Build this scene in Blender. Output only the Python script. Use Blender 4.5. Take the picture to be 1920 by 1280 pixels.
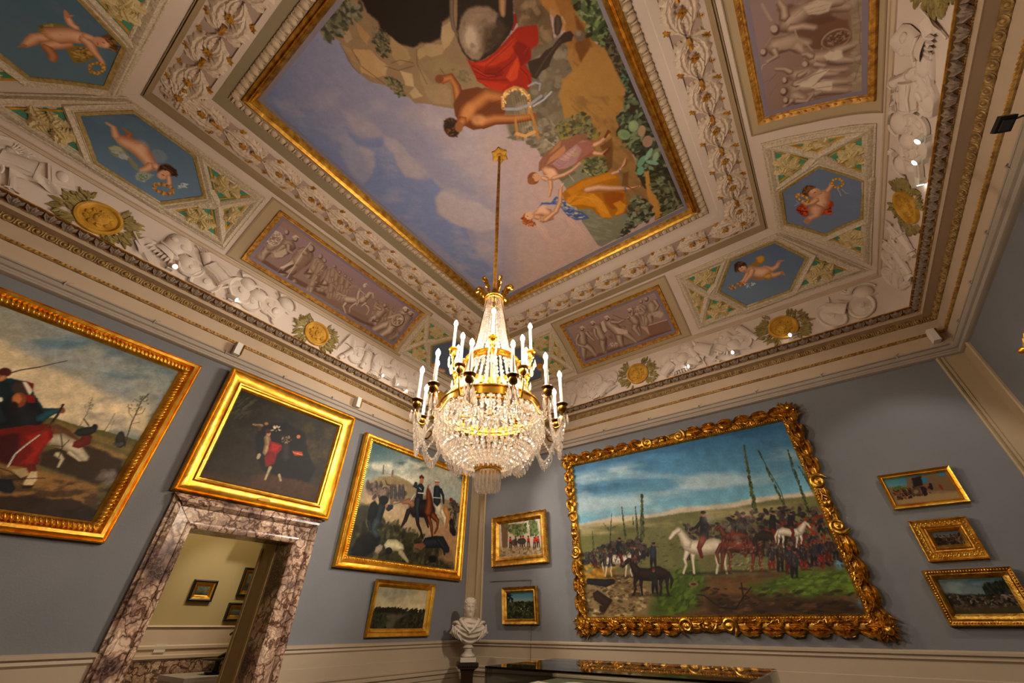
import bpy, math, random
import numpy as np
from mathutils import Vector, Matrix

for _o in list(bpy.data.objects): bpy.data.objects.remove(_o)
SC = bpy.context.scene
COL = SC.collection
rad = math.radians
H = 1.55                                  # eye height: every height below is written from the eye level
XL, XR, YB, YF, ZC = -5.536, 2.197, 6.5, -2.30, 4.85

# ---------------------------------------------------------------- camera
cam = bpy.data.cameras.new('camera'); cam_ob = bpy.data.objects.new('camera', cam); COL.objects.link(cam_ob)
cam.sensor_width = 36; cam.lens = 735.2/1920*36; cam.clip_start = .05
_yaw, _pit, _rol = rad(35.79), rad(35.93), rad(.07)
_f = Vector((-math.sin(_yaw)*math.cos(_pit), math.cos(_yaw)*math.cos(_pit), math.sin(_pit)))
_r = Vector((math.cos(_yaw), math.sin(_yaw), 0)); _u = _r.cross(_f)
_r2 = math.cos(_rol)*_r+math.sin(_rol)*_u; _u2 = -math.sin(_rol)*_r+math.cos(_rol)*_u
_m = Matrix((_r2, _u2, -_f)).transposed().to_4x4(); _m.translation = Vector((0, 0, H))
cam_ob.matrix_world = _m
SC.camera = cam_ob

# ---------------------------------------------------------------- world, exposure
SC.view_settings.view_transform = 'Standard'; SC.view_settings.look = 'None'
SC.view_settings.gamma = 1.0; SC.view_settings.exposure = 1.0
SC.view_settings.use_curve_mapping = False
w = bpy.data.worlds.new('world'); SC.world = w; w.use_nodes = True
w.node_tree.nodes['Background'].inputs[0].default_value = (.9, .75, .6, 1)
w.node_tree.nodes['Background'].inputs[1].default_value = .05

def lamp(name, typ, loc, power, color, **k):
    l = bpy.data.lights.new(name, typ); l.energy = power; l.color = color
    o = bpy.data.objects.new(name, l); COL.objects.link(o)
    o.location = (loc[0], loc[1], loc[2]+H)
    for a, b in k.items():
        if a == 'target':
            d = Vector(b)-Vector(loc); o.rotation_euler = d.to_track_quat('-Z', 'Y').to_euler()
        else: setattr(l, a, b)
    return o
WARM = (1, .81, .63); SPOTC = (1, .89, .77)
CHX, CHY = -1.677, 2.051                 # axis of the chandelier
_n = -np.array([CHX, CHY])/math.hypot(CHX, CHY); _rt = np.array([-_n[1], _n[0]])
def chp(R, az, z):
    a = rad(az); h = R*(math.cos(a)*_n+math.sin(a)*_rt)
    return (CHX+h[0], CHY+h[1], z)
TIERS = [(.343, 1.69, [0, 60, -60, 120, -120, 180]), (.43, 1.418, [30, -30, 90, -90, 150, -150]),
         (.53, 1.265, [15+30*k for k in range(12)])]
for R_, z_, azs in TIERS:
    for a_ in azs:
        lamp('candle_light', 'POINT', chp(R_, a_, z_+.27), 9.5, WARM, shadow_soft_size=.03)
# gallery spotlights that stand on the cornice: (x, y, z), what each one lights, power
CORN = 3.47
SPOTS = [((XL+.24, .277, CORN), (XR, 3.6, .6), 60), ((XL+.24, .968, CORN), (-1.5, YB, 1.2), 130),
         ((XL+.24, 3.41, CORN), (1.2, YB, .8), 40), ((XL+.24, 3.749, CORN), (-2.4, YB, .9), 80), ((XL+.24, 3.956, CORN), (-4.5, YB, .8), 45),
         ((-.8, YB-.24, CORN), (XL, 2.3, 1.6), 120), ((-.121, YB-.24, CORN), (XL, .2, 1.2), 130), ((.68, YB-.24, CORN), (XL, 1.0, 1.4), 90),
         ((XR-.24, 3.56, CORN), (XL, 4.8, .9), 130), ((XR-.24, 3.808, CORN), (XL, 4.7, 1.4), 90), ((XR-.24, 4.06, CORN), (1.1, YB, .8), 30)]
for p_, t_, e_ in SPOTS:
    d_ = Vector(t_)-Vector(p_); d_.normalize()
    q_ = (p_[0]+d_.x*.12, p_[1]+d_.y*.12, p_[2]+.06+d_.z*.12)
    lamp('spot_light', 'SPOT', q_, e_*1.9, SPOTC, target=t_, spot_size=rad(50), spot_blend=.5, shadow_soft_size=.03)
# light strips that lie on the cornice behind its edge and wash the cove
for pw, loc, sx, rz in ((70, ((XL+XR)/2, YB-.12, CORN), XR-XL-.7, 0), (60, (XL+.12, (YF+YB)/2, CORN), YB-YF-.7, math.pi/2),
                        (42, (XR-.12, (YF+YB)/2, CORN), YB-YF-.7, math.pi/2), (26, ((XL+XR)/2, YF+.12, CORN), XR-XL-.7, 0)):
    o = lamp('cornice_light_strip', 'AREA', loc, pw, (1, .87, .76)); o.data.shape = 'RECTANGLE'; o.data.size = sx; o.data.size_y = .05
    o.rotation_euler = (math.pi, 0, rz)
# ---------------------------------------------------------------- mesh helpers
class MB:
    def __init__(s): s.v = []; s.q = []; s.t = []; s.qm = []; s.tm = []; s.c = []; s.n = 0; s.hascol = False
    def add(s, V, Q=None, T=None, mat=0, col=None):
        V = np.asarray(V, float).reshape(-1, 3); s.v.append(V)
        if Q is not None and len(Q): Q = np.asarray(Q, int).reshape(-1, 4)+s.n; s.q.append(Q); s.qm.append(np.full(len(Q), mat))
        if T is not None and len(T): T = np.asarray(T, int).reshape(-1, 3)+s.n; s.t.append(T); s.tm.append(np.full(len(T), mat))
        if col is not None: s.hascol = True; c = np.asarray(col, float); c = np.tile(c, (len(V), 1)) if c.ndim == 1 else c.reshape(-1, 3)
        else: c = np.ones((len(V), 3))
        s.c.append(c); s.n += len(V); return s
    def grid(s, P, cu=False, cv=False, mat=0, col=None):
        P = np.asarray(P, float); n, m = P.shape[:2]
        i = np.arange(n if cu else n-1); j = np.arange(m if cv else m-1); I, J = np.meshgrid(i, j, indexing='ij')
        I2 = (I+1) % n; J2 = (J+1) % m
        s.add(P.reshape(-1, 3), np.stack([I*m+J, I2*m+J, I2*m+J2, I*m+J2], -1).reshape(-1, 4), None, mat, col); return s
    def inst(s, T, M=None, pos=(0, 0, 0), sc=1.0, mat=0, col=None):
        V, Q, Tr = T; V = np.asarray(V, float)*sc
        if M is not None: V = V@np.asarray(M, float).T
        s.add(V+np.asarray(pos, float), Q, Tr, mat, col); return s
    def box(s, c, d, R=None, mat=0, bev=0.0):
        c = np.asarray(c, float); d = np.asarray(d, float)/2
        V = np.array([(x, y, z) for x in (-1, 1) for y in (-1, 1) for z in (-1, 1)], float)*d
        if R is not None: V = V@np.asarray(R).T
        s.add(V+c, [(0, 1, 3, 2), (4, 6, 7, 5), (0, 4, 5, 1), (2, 3, 7, 6), (0, 2, 6, 4), (1, 5, 7, 3)], None, mat); return s
    def tube(s, path, r, k=8, cap=True, mat=0, closed=False, flat=1.0, up=None, col=None):
        P = np.asarray(path, float); n = len(P); r = np.full(n, r) if np.isscalar(r) else np.asarray(r, float)
        T = np.gradient(P, axis=0) if not closed else np.roll(P, -1, 0)-np.roll(P, 1, 0)
        T /= np.linalg.norm(T, axis=1, keepdims=True)+1e-12
        N = np.zeros_like(P); ref = np.array(up if up is not None else (0, 0, 1.), float)
        if abs(T[0]@ref) > .97 and up is None: ref = np.array([1., 0, 0])
        a = ref-T[0]*(T[0]@ref); a /= np.linalg.norm(a)+1e-12
        for i in range(n):
            if up is not None: a = ref-T[i]*(T[i]@ref)
            else: a = a-T[i]*(T[i]@a)
            a /= np.linalg.norm(a)+1e-12; N[i] = a
        B = np.cross(T, N); th = np.arange(k)*2*np.pi/k
        R = P[:, None]+r[:, None, None]*(np.cos(th)[None, :, None]*N[:, None]*flat+np.sin(th)[None, :, None]*B[:, None])
        b = s.n; s.grid(R, cu=closed, cv=True, mat=mat, col=col)
        if cap and not closed:
            f = []
            for e in (0, n-1):
                o = e*k; ring = [o+j for j in range(k)]
                if e == 0: ring = ring[::-1]
                for j in range(1, k-1): f.append((ring[0], ring[j], ring[j+1]))
            s.t.append(np.array(f)+b); s.tm.append(np.full(len(f), mat))
        return s
    def lathe(s, prof, k=24, c=(0, 0, 0), mat=0, M=None, col=None, flute=0, fd=0.0):
        prof = np.asarray(prof, float); th = np.arange(k)*2*np.pi/k
        rr = prof[:, :1]*(1+fd*np.cos(flute*th)[None]) if flute else prof[:, :1]*np.ones((1, k))
        P = np.stack([rr*np.cos(th), rr*np.sin(th), np.repeat(prof[:, 1:2], k, 1)], -1)
        if M is not None: P = P@np.asarray(M, float).T
        s.grid((P+np.asarray(c, float))[:, ::-1], cv=True, mat=mat, col=col); return s
    def poly(s, pts, mat=0, col=None):
        n = len(pts); s.add(pts, None, [(0, i, i+1) for i in range(1, n-1)], mat, col); return s
    def arrays(s):
        V = np.concatenate(s.v) if s.v else np.zeros((0, 3))
        return V, (np.concatenate(s.q) if s.q else np.zeros((0, 4), int)), (np.concatenate(s.t) if s.t else np.zeros((0, 3), int))
    def map(s, fn):
        s.v = [fn(v) for v in s.v]; return s
def tpl(mb): return mb.arrays()

def s2l(c):
    c = np.asarray(c, float); return np.where(c <= .04045, c/12.92, ((c+.055)/1.055)**2.4)
def hexc(h): return s2l([int(h[i:i+2], 16)/255 for i in (0, 2, 4)])

def link(name, mb, mats, parent=None, label=None, cat=None, group=None, kind=None, smooth=35, loc=None):
    V, Q, T = mb.arrays(); V = V.copy(); V[:, 2] += H
    if parent is not None: V -= np.array(parent['_o'])
    elif loc is not None: V -= np.array([loc[0], loc[1], loc[2]+H])
    me = bpy.data.meshes.new(name); nq, nt = len(Q), len(T)
    me.vertices.add(len(V)); me.vertices.foreach_set('co', V.ravel())
    me.loops.add(nq*4+nt*3); me.loops.foreach_set('vertex_index', np.concatenate([Q.ravel(), T.ravel()]).astype(np.int32))
    me.polygons.add(nq+nt)
    me.polygons.foreach_set('loop_start', np.concatenate([np.arange(nq)*4, nq*4+np.arange(nt)*3]).astype(np.int32))
    me.polygons.foreach_set('loop_total', np.concatenate([np.full(nq, 4), np.full(nt, 3)]).astype(np.int32))
    mm = np.concatenate((s_ := (mb.qm+mb.tm))) if (mb.qm or mb.tm) else np.zeros(0)
    me.polygons.foreach_set('material_index', mm.astype(np.int32))
    me.update(calc_edges=True); me.validate()
    if mb.hascol:
        C = np.concatenate(mb.c); a = me.color_attributes.new('Col', 'FLOAT_COLOR', 'POINT')
        a.data.foreach_set('color', np.c_[C, np.ones(len(C))].astype(np.float32).ravel())
    for m_ in (mats if isinstance(mats, (list, tuple)) else [mats]): me.materials.append(m_)
    if smooth is None: me.polygons.foreach_set('use_smooth', np.zeros(nq+nt, bool))
    else:
        me.polygons.foreach_set('use_smooth', np.ones(nq+nt, bool))
        if smooth < 180: me.set_sharp_from_angle(angle=rad(smooth))
    o = bpy.data.objects.new(name, me); COL.objects.link(o)
    if parent is not None: o.parent = parent
    elif loc is not None: o.location = (loc[0], loc[1], loc[2]+H)
    return tag(o, label, cat, group, kind)
def tag(o, label=None, cat=None, group=None, kind=None):
    for k_, v_ in (('label', label), ('category', cat), ('group', group), ('kind', kind)):
        if v_: o[k_] = v_
    return o
ROOTS = []
def thing(name, label, cat, loc=(0, 0, 0), group=None, kind=None):
    o = bpy.data.objects.new(name, None); COL.objects.link(o); o.empty_display_size = .1
    o.location = (loc[0], loc[1], loc[2]+H); o['_o'] = (loc[0], loc[1], loc[2]+H); ROOTS.append(o)
    return tag(o, label, cat, group, kind)

# ---------------------------------------------------------------- surfaces that things are laid out on
def wallmap(side, h0=0.0):
    def f(P):
        u, w_, h = P[:, 0], P[:, 1], P[:, 2]+h0
        if side == 'L': return np.stack([XL+h, u, w_], 1)
        if side == 'R': return np.stack([XR-h, u, w_], 1)
        if side == 'B': return np.stack([u, YB-h, w_], 1)
        if side == 'F': return np.stack([u, YF+h, w_], 1)
        return np.stack([u, w_, ZC-h], 1)        # 'C', the flat ceiling: u = x, w = y
    return f
PROF = np.array([(.22, 3.43), (.222, 3.58), (.228, 3.73), (.243, 3.86), (.275, 3.98), (.32, 4.07), (.40, 4.16), (.49, 4.24), (.587, 4.31), (.68, 4.372),
                 (.778, 4.43), (.855, 4.482), (.935, 4.53), (1.01, 4.572), (1.09, 4.61), (1.165, 4.651), (1.245, 4.69), (1.303, 4.74)])
PA = (PROF[:, 0]-.22)/1.083
_p0 = np.array([(.22, 3.43), (.23, 3.73), (.27, 3.98), (.40, 4.16), (.587, 4.31), (.778, 4.43), (.935, 4.53), (1.09, 4.61), (1.245, 4.69), (1.303, 4.74)])
PV = np.r_[0, np.cumsum(np.hypot(*np.diff(PROF, axis=0).T))]
PV *= np.hypot(*np.diff(_p0, axis=0).T).sum()/PV[-1]; VMAX = PV[-1]
R1 = {'L': -4.446, 'F': -.848, 'R': .894, 'B': 5.194}
R0 = {'L': XL+.22, 'R': XR-.22, 'B': YB-.22, 'F': YF+.22}
def cpos(side, v): return R0[side]+(R1[side]-R0[side])*np.interp(v, PV, PA)
def covemap(side, h0=0.0):
    sg = 1 if side in 'RB' else -1
    def f(P):
        s, v, h = P[:, 0], P[:, 1], P[:, 2]+h0
        c = cpos(side, v); z = np.interp(v, PV, PROF[:, 1]); e = .03
        dc = cpos(side, v+e)-cpos(side, v-e); dz = np.interp(v+e, PV, PROF[:, 1])-np.interp(v-e, PV, PROF[:, 1])
        L = np.hypot(dc, dz)+1e-9; nc, nz = -sg*abs(dz)/L, -abs(dc)/L      # points into the room and down
        c2 = c+nc*h; z2 = z+nz*h
        return np.stack([c2, s, z2], 1) if side in 'LR' else np.stack([s, c2, z2], 1)
    return f
def swept(prof, closed=True):                 # cornice strips: (inset from the walls, height) run round the room and mitred
    mb = MB(); P = []
    for i_, z_ in prof:
        P.append([(XL+i_, YF+i_, z_), (XR-i_, YF+i_, z_), (XR-i_, YB-i_, z_), (XL+i_, YB-i_, z_)])
    mb.grid(np.array(P).transpose(1, 0, 2), cu=True); return mb
def rectsweep(outer, inner, prof, mat=0, col=None, mb=None):   # frame mouldings: prof = (t from outer to inner, height)
    mb = mb or MB(); (a0, a1, b0, b1), (c0, c1, d0, d1) = outer, inner; P = []
    for t, h in prof:
        u0, u1, w0, w1 = a0+(c0-a0)*t, a1+(c1-a1)*t, b0+(d0-b0)*t, b1+(d1-b1)*t
        P.append([(u0, w0, h), (u1, w0, h), (u1, w1, h), (u0, w1, h)])
    P = np.array(P).transpose(1, 0, 2); q = []
    for i in range(4):                        # subdivide each side so that it can follow a curved surface
        a, b = P[i], P[(i+1) % 4]; n = 14
        for k in range(n): q.append(a+(b-a)*k/n)
    mb.grid(np.array(q), cu=True, mat=mat, col=col); return mb
def polysweep(pts, prof, mb=None, mat=0, n=8, ins=True, col=None):  # closed polygon in (u, w), profile (inset, height)
    pts = np.asarray(pts, float); N = len(pts); mb = mb or MB()
    ar = .5*np.sum(pts[:, 0]*np.roll(pts[:, 1], -1)-np.roll(pts[:, 0], -1)*pts[:, 1]); s_ = 1 if ar > 0 else -1
    rings = []
    for d, h in prof:
        r = []
        for i in range(N):
            a, b, c = pts[i-1], pts[i], pts[(i+1) % N]
            e1 = (b-a)/np.linalg.norm(b-a); e2 = (c-b)/np.linalg.norm(c-b)
            n1 = s_*np.array([-e1[1], e1[0]]); n2 = s_*np.array([-e2[1], e2[0]])
            m = (n1+n2)/(1+n1@n2); r.append((*(b+m*d), h))
        rings.append(r)
    P = np.array(rings).transpose(1, 0, 2); q = []
    for i in range(N):
        a, b = P[i], P[(i+1) % N]
        for k in range(n): q.append(a+(b-a)*k/n)
    mb.grid(np.array(q), cu=True, mat=mat, col=col); return mb

# ---------------------------------------------------------------- ornament templates in (u, w, h), built once
def leaf_t(L=1., W=.35, hh=.12, curl=0., lobes=4, nu=14, nv=7, tipup=0.):
    u = np.linspace(0, 1, nu)[:, None]; v = np.linspace(-1, 1, nv)[None]
    wid = W*.5*np.sin(np.pi*np.clip(u*.93+.05, 0, 1))**.75*(1+.22*np.sin(lobes*2*np.pi*u)); ang = curl*u
    cx = np.sin(ang)/curl*L if curl else u*L; cy = (1-np.cos(ang))/curl*L if curl else 0*u
    X = cx-np.sin(ang)*wid*v; Y = cy+np.cos(ang)*wid*v
    Z = hh*np.sin(np.pi*np.clip(u*.9+.08, 0, 1))**.6*(1-np.abs(v)**2.2*.95)*(1-.35*np.exp(-(v/.16)**2))+hh*.25*np.cos(lobes*2*np.pi*u)*np.abs(v)*(1-v*v)+tipup*u*u
    Z = np.where(np.abs(v) > .99, 0, Z)
    mb = MB(); mb.grid(np.stack([X, Y, Z], -1)); return tpl(mb)
def scroll_t(R=1., r=.16, turns=1.6, hh=.5, n=40, k=8, tail=1.2):
    th = np.linspace(0, turns*2*np.pi, n); rho = R*(1-th/th[-1]*.82)
    P = np.stack([rho*np.cos(th), rho*np.sin(th), .12*R*(th/th[-1])+0*th], 1)
    if tail: P = np.concatenate([np.stack([np.full(8, R), np.linspace(-tail*R, -.1*R, 8), np.zeros(8)], 1), P])
    rr = np.interp(np.linspace(0, 1, len(P)), [0, .15, .6, 1], [r*.3, r, r*.8, r*.5]); mb = MB()
    mb.tube(P, rr, k, up=(0, 0, 1), flat=1.0); s1 = mb.arrays()
    mb.add(*ball_t(1, 10, 6)[:1], *ball_t(1, 10, 6)[1:]) if False else None
    b = ball_t(.26*R); mb.inst(b, pos=(0, 0, .1*R)); return tpl(mb)
def ball_t(r=1., k=10, n=6):
    th = np.linspace(0, np.pi, n+1); mb = MB(); mb.lathe(np.stack([r*np.sin(th)+1e-4, -r*np.cos(th)], 1), k); return tpl(mb)
def half_t(rx, ry, hz, k=12, n=4):            # low dome
    th = np.linspace(np.pi/2, 0, n+1)[::-1]; ph = np.arange(k)*2*np.pi/k
    P = np.array([[(rx*np.cos(t)*np.cos(p), ry*np.cos(t)*np.sin(p), hz*np.sin(t)) for p in ph] for t in th])
    mb = MB(); mb.grid(P, cv=True); return tpl(mb)
def rot2(a, sx=1, sy=1): c, s = math.cos(a), math.sin(a); return np.array([[c*sx, -s*sy, 0], [s*sx, c*sy, 0], [0, 0, 1.]])
BALL = ball_t(1, 8, 5); BALLF = ball_t(1, 12, 8)
def along_rect(u0, u1, w0, w1, pitch, corner=.5):      # evenly spaced stations round a rectangle: (u, w, direction)
    out = []
    for (a, b, c, d) in ((u0, w0, u1, w0), (u1, w0, u1, w1), (u1, w1, u0, w1), (u0, w1, u0, w0)):
        L = math.hypot(c-a, d-b); n = max(1, round(L/pitch)); an = math.atan2(d-b, c-a)
        for k in range(n): t = (k+.5)/n; out.append((a+(c-a)*t, b+(d-b)*t, an))
    return out

# ---------------------------------------------------------------- materials
def mat(name, col, rough=.6, metal=0., bump=0., bscale=20., var=0., vscale=4., col2=None, spec=.5, vcol=False, coat=0., detail=4, alpha=None, dist=0.01):
    m = bpy.data.materials.new(name); m.use_nodes = True; nt = m.node_tree; b = nt.nodes['Principled BSDF']; lk = nt.links
    b.inputs['Roughness'].default_value = rough; b.inputs['Metallic'].default_value = metal
    b.inputs['Specular IOR Level'].default_value = spec; b.inputs['Coat Weight'].default_value = coat
    c = hexc(col) if isinstance(col, str) else col; b.inputs['Base Color'].default_value = (*c, 1)
    tc = nt.nodes.new('ShaderNodeTexCoord')
    if vcol:
        a = nt.nodes.new('ShaderNodeVertexColor'); a.layer_name = 'Col'; lk.new(a.outputs['Color'], b.inputs['Base Color'])
    elif var or col2 is not None:
        n = nt.nodes.new('ShaderNodeTexNoise'); n.inputs['Scale'].default_value = vscale; n.inputs['Detail'].default_value = detail
        lk.new(tc.outputs['Object'], n.inputs['Vector']); r = nt.nodes.new('ShaderNodeValToRGB')
        c2 = (hexc(col2) if isinstance(col2, str) else col2) if col2 is not None else [x*(1-var) for x in c]
        r.color_ramp.elements[0].position = .35; r.color_ramp.elements[1].position = .65
        r.color_ramp.elements[0].color = (*c2, 1); r.color_ramp.elements[1].color = (*c, 1)
        lk.new(n.outputs['Fac'], r.inputs['Fac']); lk.new(r.outputs['Color'], b.inputs['Base Color'])
    if bump:
        n = nt.nodes.new('ShaderNodeTexNoise'); n.inputs['Scale'].default_value = bscale; n.inputs['Detail'].default_value = detail
        lk.new(tc.outputs['Object'], n.inputs['Vector']); bp = nt.nodes.new('ShaderNodeBump'); bp.inputs['Strength'].default_value = bump
        bp.inputs['Distance'].default_value = dist; lk.new(n.outputs['Fac'], bp.inputs['Height']); lk.new(bp.outputs['Normal'], b.inputs['Normal'])
    return m
def emis(name, col, strength):
    m = bpy.data.materials.new(name); m.use_nodes = True; b = m.node_tree.nodes['Principled BSDF']
    b.inputs['Base Color'].default_value = (*col, 1); b.inputs['Emission Color'].default_value = (*col, 1); b.inputs['Emission Strength'].default_value = strength
    return m
M_WALL = mat('blue_grey_wall', '707173', .75, bump=.15, bscale=60, var=.12, vscale=1.2, spec=.25)
M_PLAS = mat('beige_plaster', 'c9b49a', .6, bump=.08, bscale=30, var=.08, vscale=1.5, spec=.3)
M_PLASD = mat('stone_beige_paint', 'a38e6e', .6, bump=.08, bscale=30, var=.1, vscale=1.5, spec=.3)
M_BAND = mat('beige_band_paint', 'b8a288', .6, bump=.08, bscale=30, var=.08, vscale=1.5, spec=.3)
M_DADO = mat('dado_paint', 'a3927a', .5, bump=.06, bscale=30, var=.08, vscale=1.5, spec=.35)
M_PINK = mat('pinkish_plaster', 'd8c7b9', .6, bump=.08, bscale=30, var=.06, vscale=1.5, spec=.3)
M_STUC = mat('white_stucco', 'dacbbd', .55, bump=.12, bscale=40, var=.06, vscale=3, spec=.3)
M_STUCD = mat('speckled_stucco', 'e0d3bd', .6, bump=.8, bscale=60, col2='c2b092', vscale=50, spec=.3, dist=.015)
M_GREY = mat('taupe_paint', '9c8f80', .55, bump=.08, bscale=30, var=.08, vscale=1.5, spec=.35)
M_GOLD = mat('gold_leaf', 'f0c050', .36, 1., bump=.25, bscale=45, col2='d8982c', vscale=9)
M_GOLDO = mat('old_gold_leaf', 'dcae4c', .40, 1., bump=.4, bscale=60, col2='a8742a', vscale=14)
M_GOLDC = mat('carved_gilding', 'd2a040', .36, 1., bump=.3, bscale=50, col2='82561a', vscale=16)
M_GOLDR = mat('red_gold_edge', 'a5682a', .4, .9, bump=.4, bscale=60, col2='7a3a18', vscale=14)
M_GILT = mat('gilt_paint', 'd09a3a', .5, .3, bump=.3, bscale=60, col2='94601c', vscale=20)
M_GILTD = mat('dull_gilt_plaster', 'a5854c', .5, .2, bump=.3, bscale=60, col2='755426', vscale=20)
M_OCHRE = mat('ochre_plaster', 'cf9d35', .55, bump=.2, bscale=40, col2='b07f22', vscale=10, spec=.35)
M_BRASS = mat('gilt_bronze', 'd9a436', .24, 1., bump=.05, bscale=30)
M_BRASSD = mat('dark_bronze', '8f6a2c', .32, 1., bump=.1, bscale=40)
M_DARK = mat('black_metal', '1c1a18', .4, .3)
M_WHITE = mat('white_plastic', 'd8d2c6', .4)
M_LAUR = mat('olive_laurel', 'a3925a', .6, bump=.2, bscale=50, col2='7d6c3a', vscale=14, spec=.3)
M_GREEN = mat('green_field', '4f9478', .65, var=.15, vscale=6, spec=.3)
M_CREAM = mat('cream_stucco', 'd8c696', .55, bump=.3, bscale=50, col2='c4ac74', vscale=14, spec=.3)
M_WAX = mat('candle_wax', 'efe2c8', .4, spec=.4)
M_ART = mat('oil_paint', 'ffffff', .5, vcol=True, bump=.08, bscale=120, spec=.16)
M_FRES = mat('fresco_paint', 'ffffff', .7, vcol=True, spec=.2)
M_CARV = mat('white_marble', 'b5a795', .45, bump=.05, bscale=30, var=.06, vscale=5, spec=.4)
M_BULB = emis('glowing_bulb', (1, .80, .52), 30)
M_LENS = emis('lit_lens', (1, .95, .88), 12)
def glassmat(name, col, rough=0., ior=1.5, thin=.35, clear=0.):
    m = bpy.data.materials.new(name); m.use_nodes = True; nt = m.node_tree; b = nt.nodes['Principled BSDF']
    b.inputs['Base Color'].default_value = (*col, 1); b.inputs['Roughness'].default_value = rough; b.inputs['IOR'].default_value = ior
    b.inputs['Transmission Weight'].default_value = 1
    if thin:
        t = nt.nodes.new('ShaderNodeBsdfTranslucent'); t.inputs[0].default_value = (1, .93, .84, 1); mx = nt.nodes.new('ShaderNodeMixShader'); mx.inputs[0].default_value = thin
        o = nt.nodes['Material Output']; nt.links.new(b.outputs[0], mx.inputs[1]); nt.links.new(t.outputs[0], mx.inputs[2]); nt.links.new(mx.outputs[0], o.inputs[0])
        if clear: tr = nt.nodes.new('ShaderNodeBsdfTransparent'); m2 = nt.nodes.new('ShaderNodeMixShader'); m2.inputs[0].default_value = clear; nt.links.new(mx.outputs[0], m2.inputs[1]); nt.links.new(tr.outputs[0], m2.inputs[2]); nt.links.new(m2.outputs[0], o.inputs[0])
    return m
M_CRYS = glassmat('cut_crystal', (1, .98, .95), .02, 1.5, .16, .25)
def paneglass():
    m = bpy.data.materials.new('clear_glass'); m.use_nodes = True; nt = m.node_tree; nt.nodes.remove(nt.nodes['Principled BSDF'])
    t = nt.nodes.new('ShaderNodeBsdfTransparent'); t.inputs[0].default_value = (.93, .96, .94, 1); g = nt.nodes.new('ShaderNodeBsdfGlossy'); g.inputs['Roughness'].default_value = .0
    fr = nt.nodes.new('ShaderNodeFresnel'); fr.inputs[0].default_value = 1.5; mx = nt.nodes.new('ShaderNodeMixShader'); L = nt.links
    L.new(fr.outputs[0], mx.inputs[0]); L.new(t.outputs[0], mx.inputs[1]); L.new(g.outputs[0], mx.inputs[2]); L.new(mx.outputs[0], nt.nodes['Material Output'].inputs[0]); return m
M_GLASS = paneglass()
def marble():
    m = bpy.data.materials.new('breccia_marble'); m.use_nodes = True; nt = m.node_tree; b = nt.nodes['Principled BSDF']; L = nt.links; N = nt.nodes.new
    b.inputs['Roughness'].default_value = .22; tc = N('ShaderNodeTexCoord')
    def noise(sc, d): n = N('ShaderNodeTexNoise'); n.inputs['Scale'].default_value = sc; n.inputs['Detail'].default_value = d; L.new(tc.outputs['Object'], n.inputs['Vector']); return n
    def ramp(src, *st):
        r = N('ShaderNodeValToRGB'); e = r.color_ramp.elements; e[0].position, c0 = st[0]; e[0].color = (*hexc(c0), 1); e[1].position, c1 = st[-1]; e[1].color = (*hexc(c1), 1)
        for p, c in st[1:-1]: k = e.new(p); k.color = (*hexc(c), 1)
        L.new(src, r.inputs['Fac']); return r.outputs[0]
    def mix(f, a, c, mode='MIX', v=None):
        x = N('ShaderNodeMixRGB'); x.blend_type = mode; L.new(a, x.inputs[1]); L.new(c, x.inputs[2])
        if v is None: L.new(f, x.inputs[0])
        else: x.inputs[0].default_value = v
        return x.outputs[0]
    nz = noise(6, 6); vec = mix(None, tc.outputs['Object'], nz.outputs['Color'], 'ADD', .34); v = []
    for sc in (7, 17): t = N('ShaderNodeTexVoronoi'); t.feature = 'DISTANCE_TO_EDGE'; t.inputs['Scale'].default_value = sc; L.new(vec, t.inputs['Vector']); v.append(t)
    base = ramp(noise(3, 5).outputs['Fac'], (.35, '9c8170'), (.5, 'c4a68c'), (.65, 'd9c2aa'))
    a = mix(None, base, ramp(v[0].outputs['Distance'], (0, '4a342c'), (.03, '8d7364'), (.12, 'ffffff')), 'MULTIPLY', .9)
    a2 = mix(None, a, ramp(v[1].outputs['Distance'], (0, '5c443a'), (.05, 'c0aa9c'), (.2, 'ffffff')), 'MULTIPLY', .6)
    dk = ramp(noise(1.7, 6).outputs['Fac'], (.52, '000000'), (.60, 'ffffff'))
    dark = mix(None, ramp(noise(30, 4).outputs['Fac'], (.4, '2c1d1a'), (.7, '6b5048')), ramp(v[1].outputs['Distance'], (0, 'a08c80'), (.04, '4a342e'), (.2, '3a2824')), 'MIX', .6)
    L.new(mix(dk, a2, dark), b.inputs['Base Color']); return m
M_MARB = marble()
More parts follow.
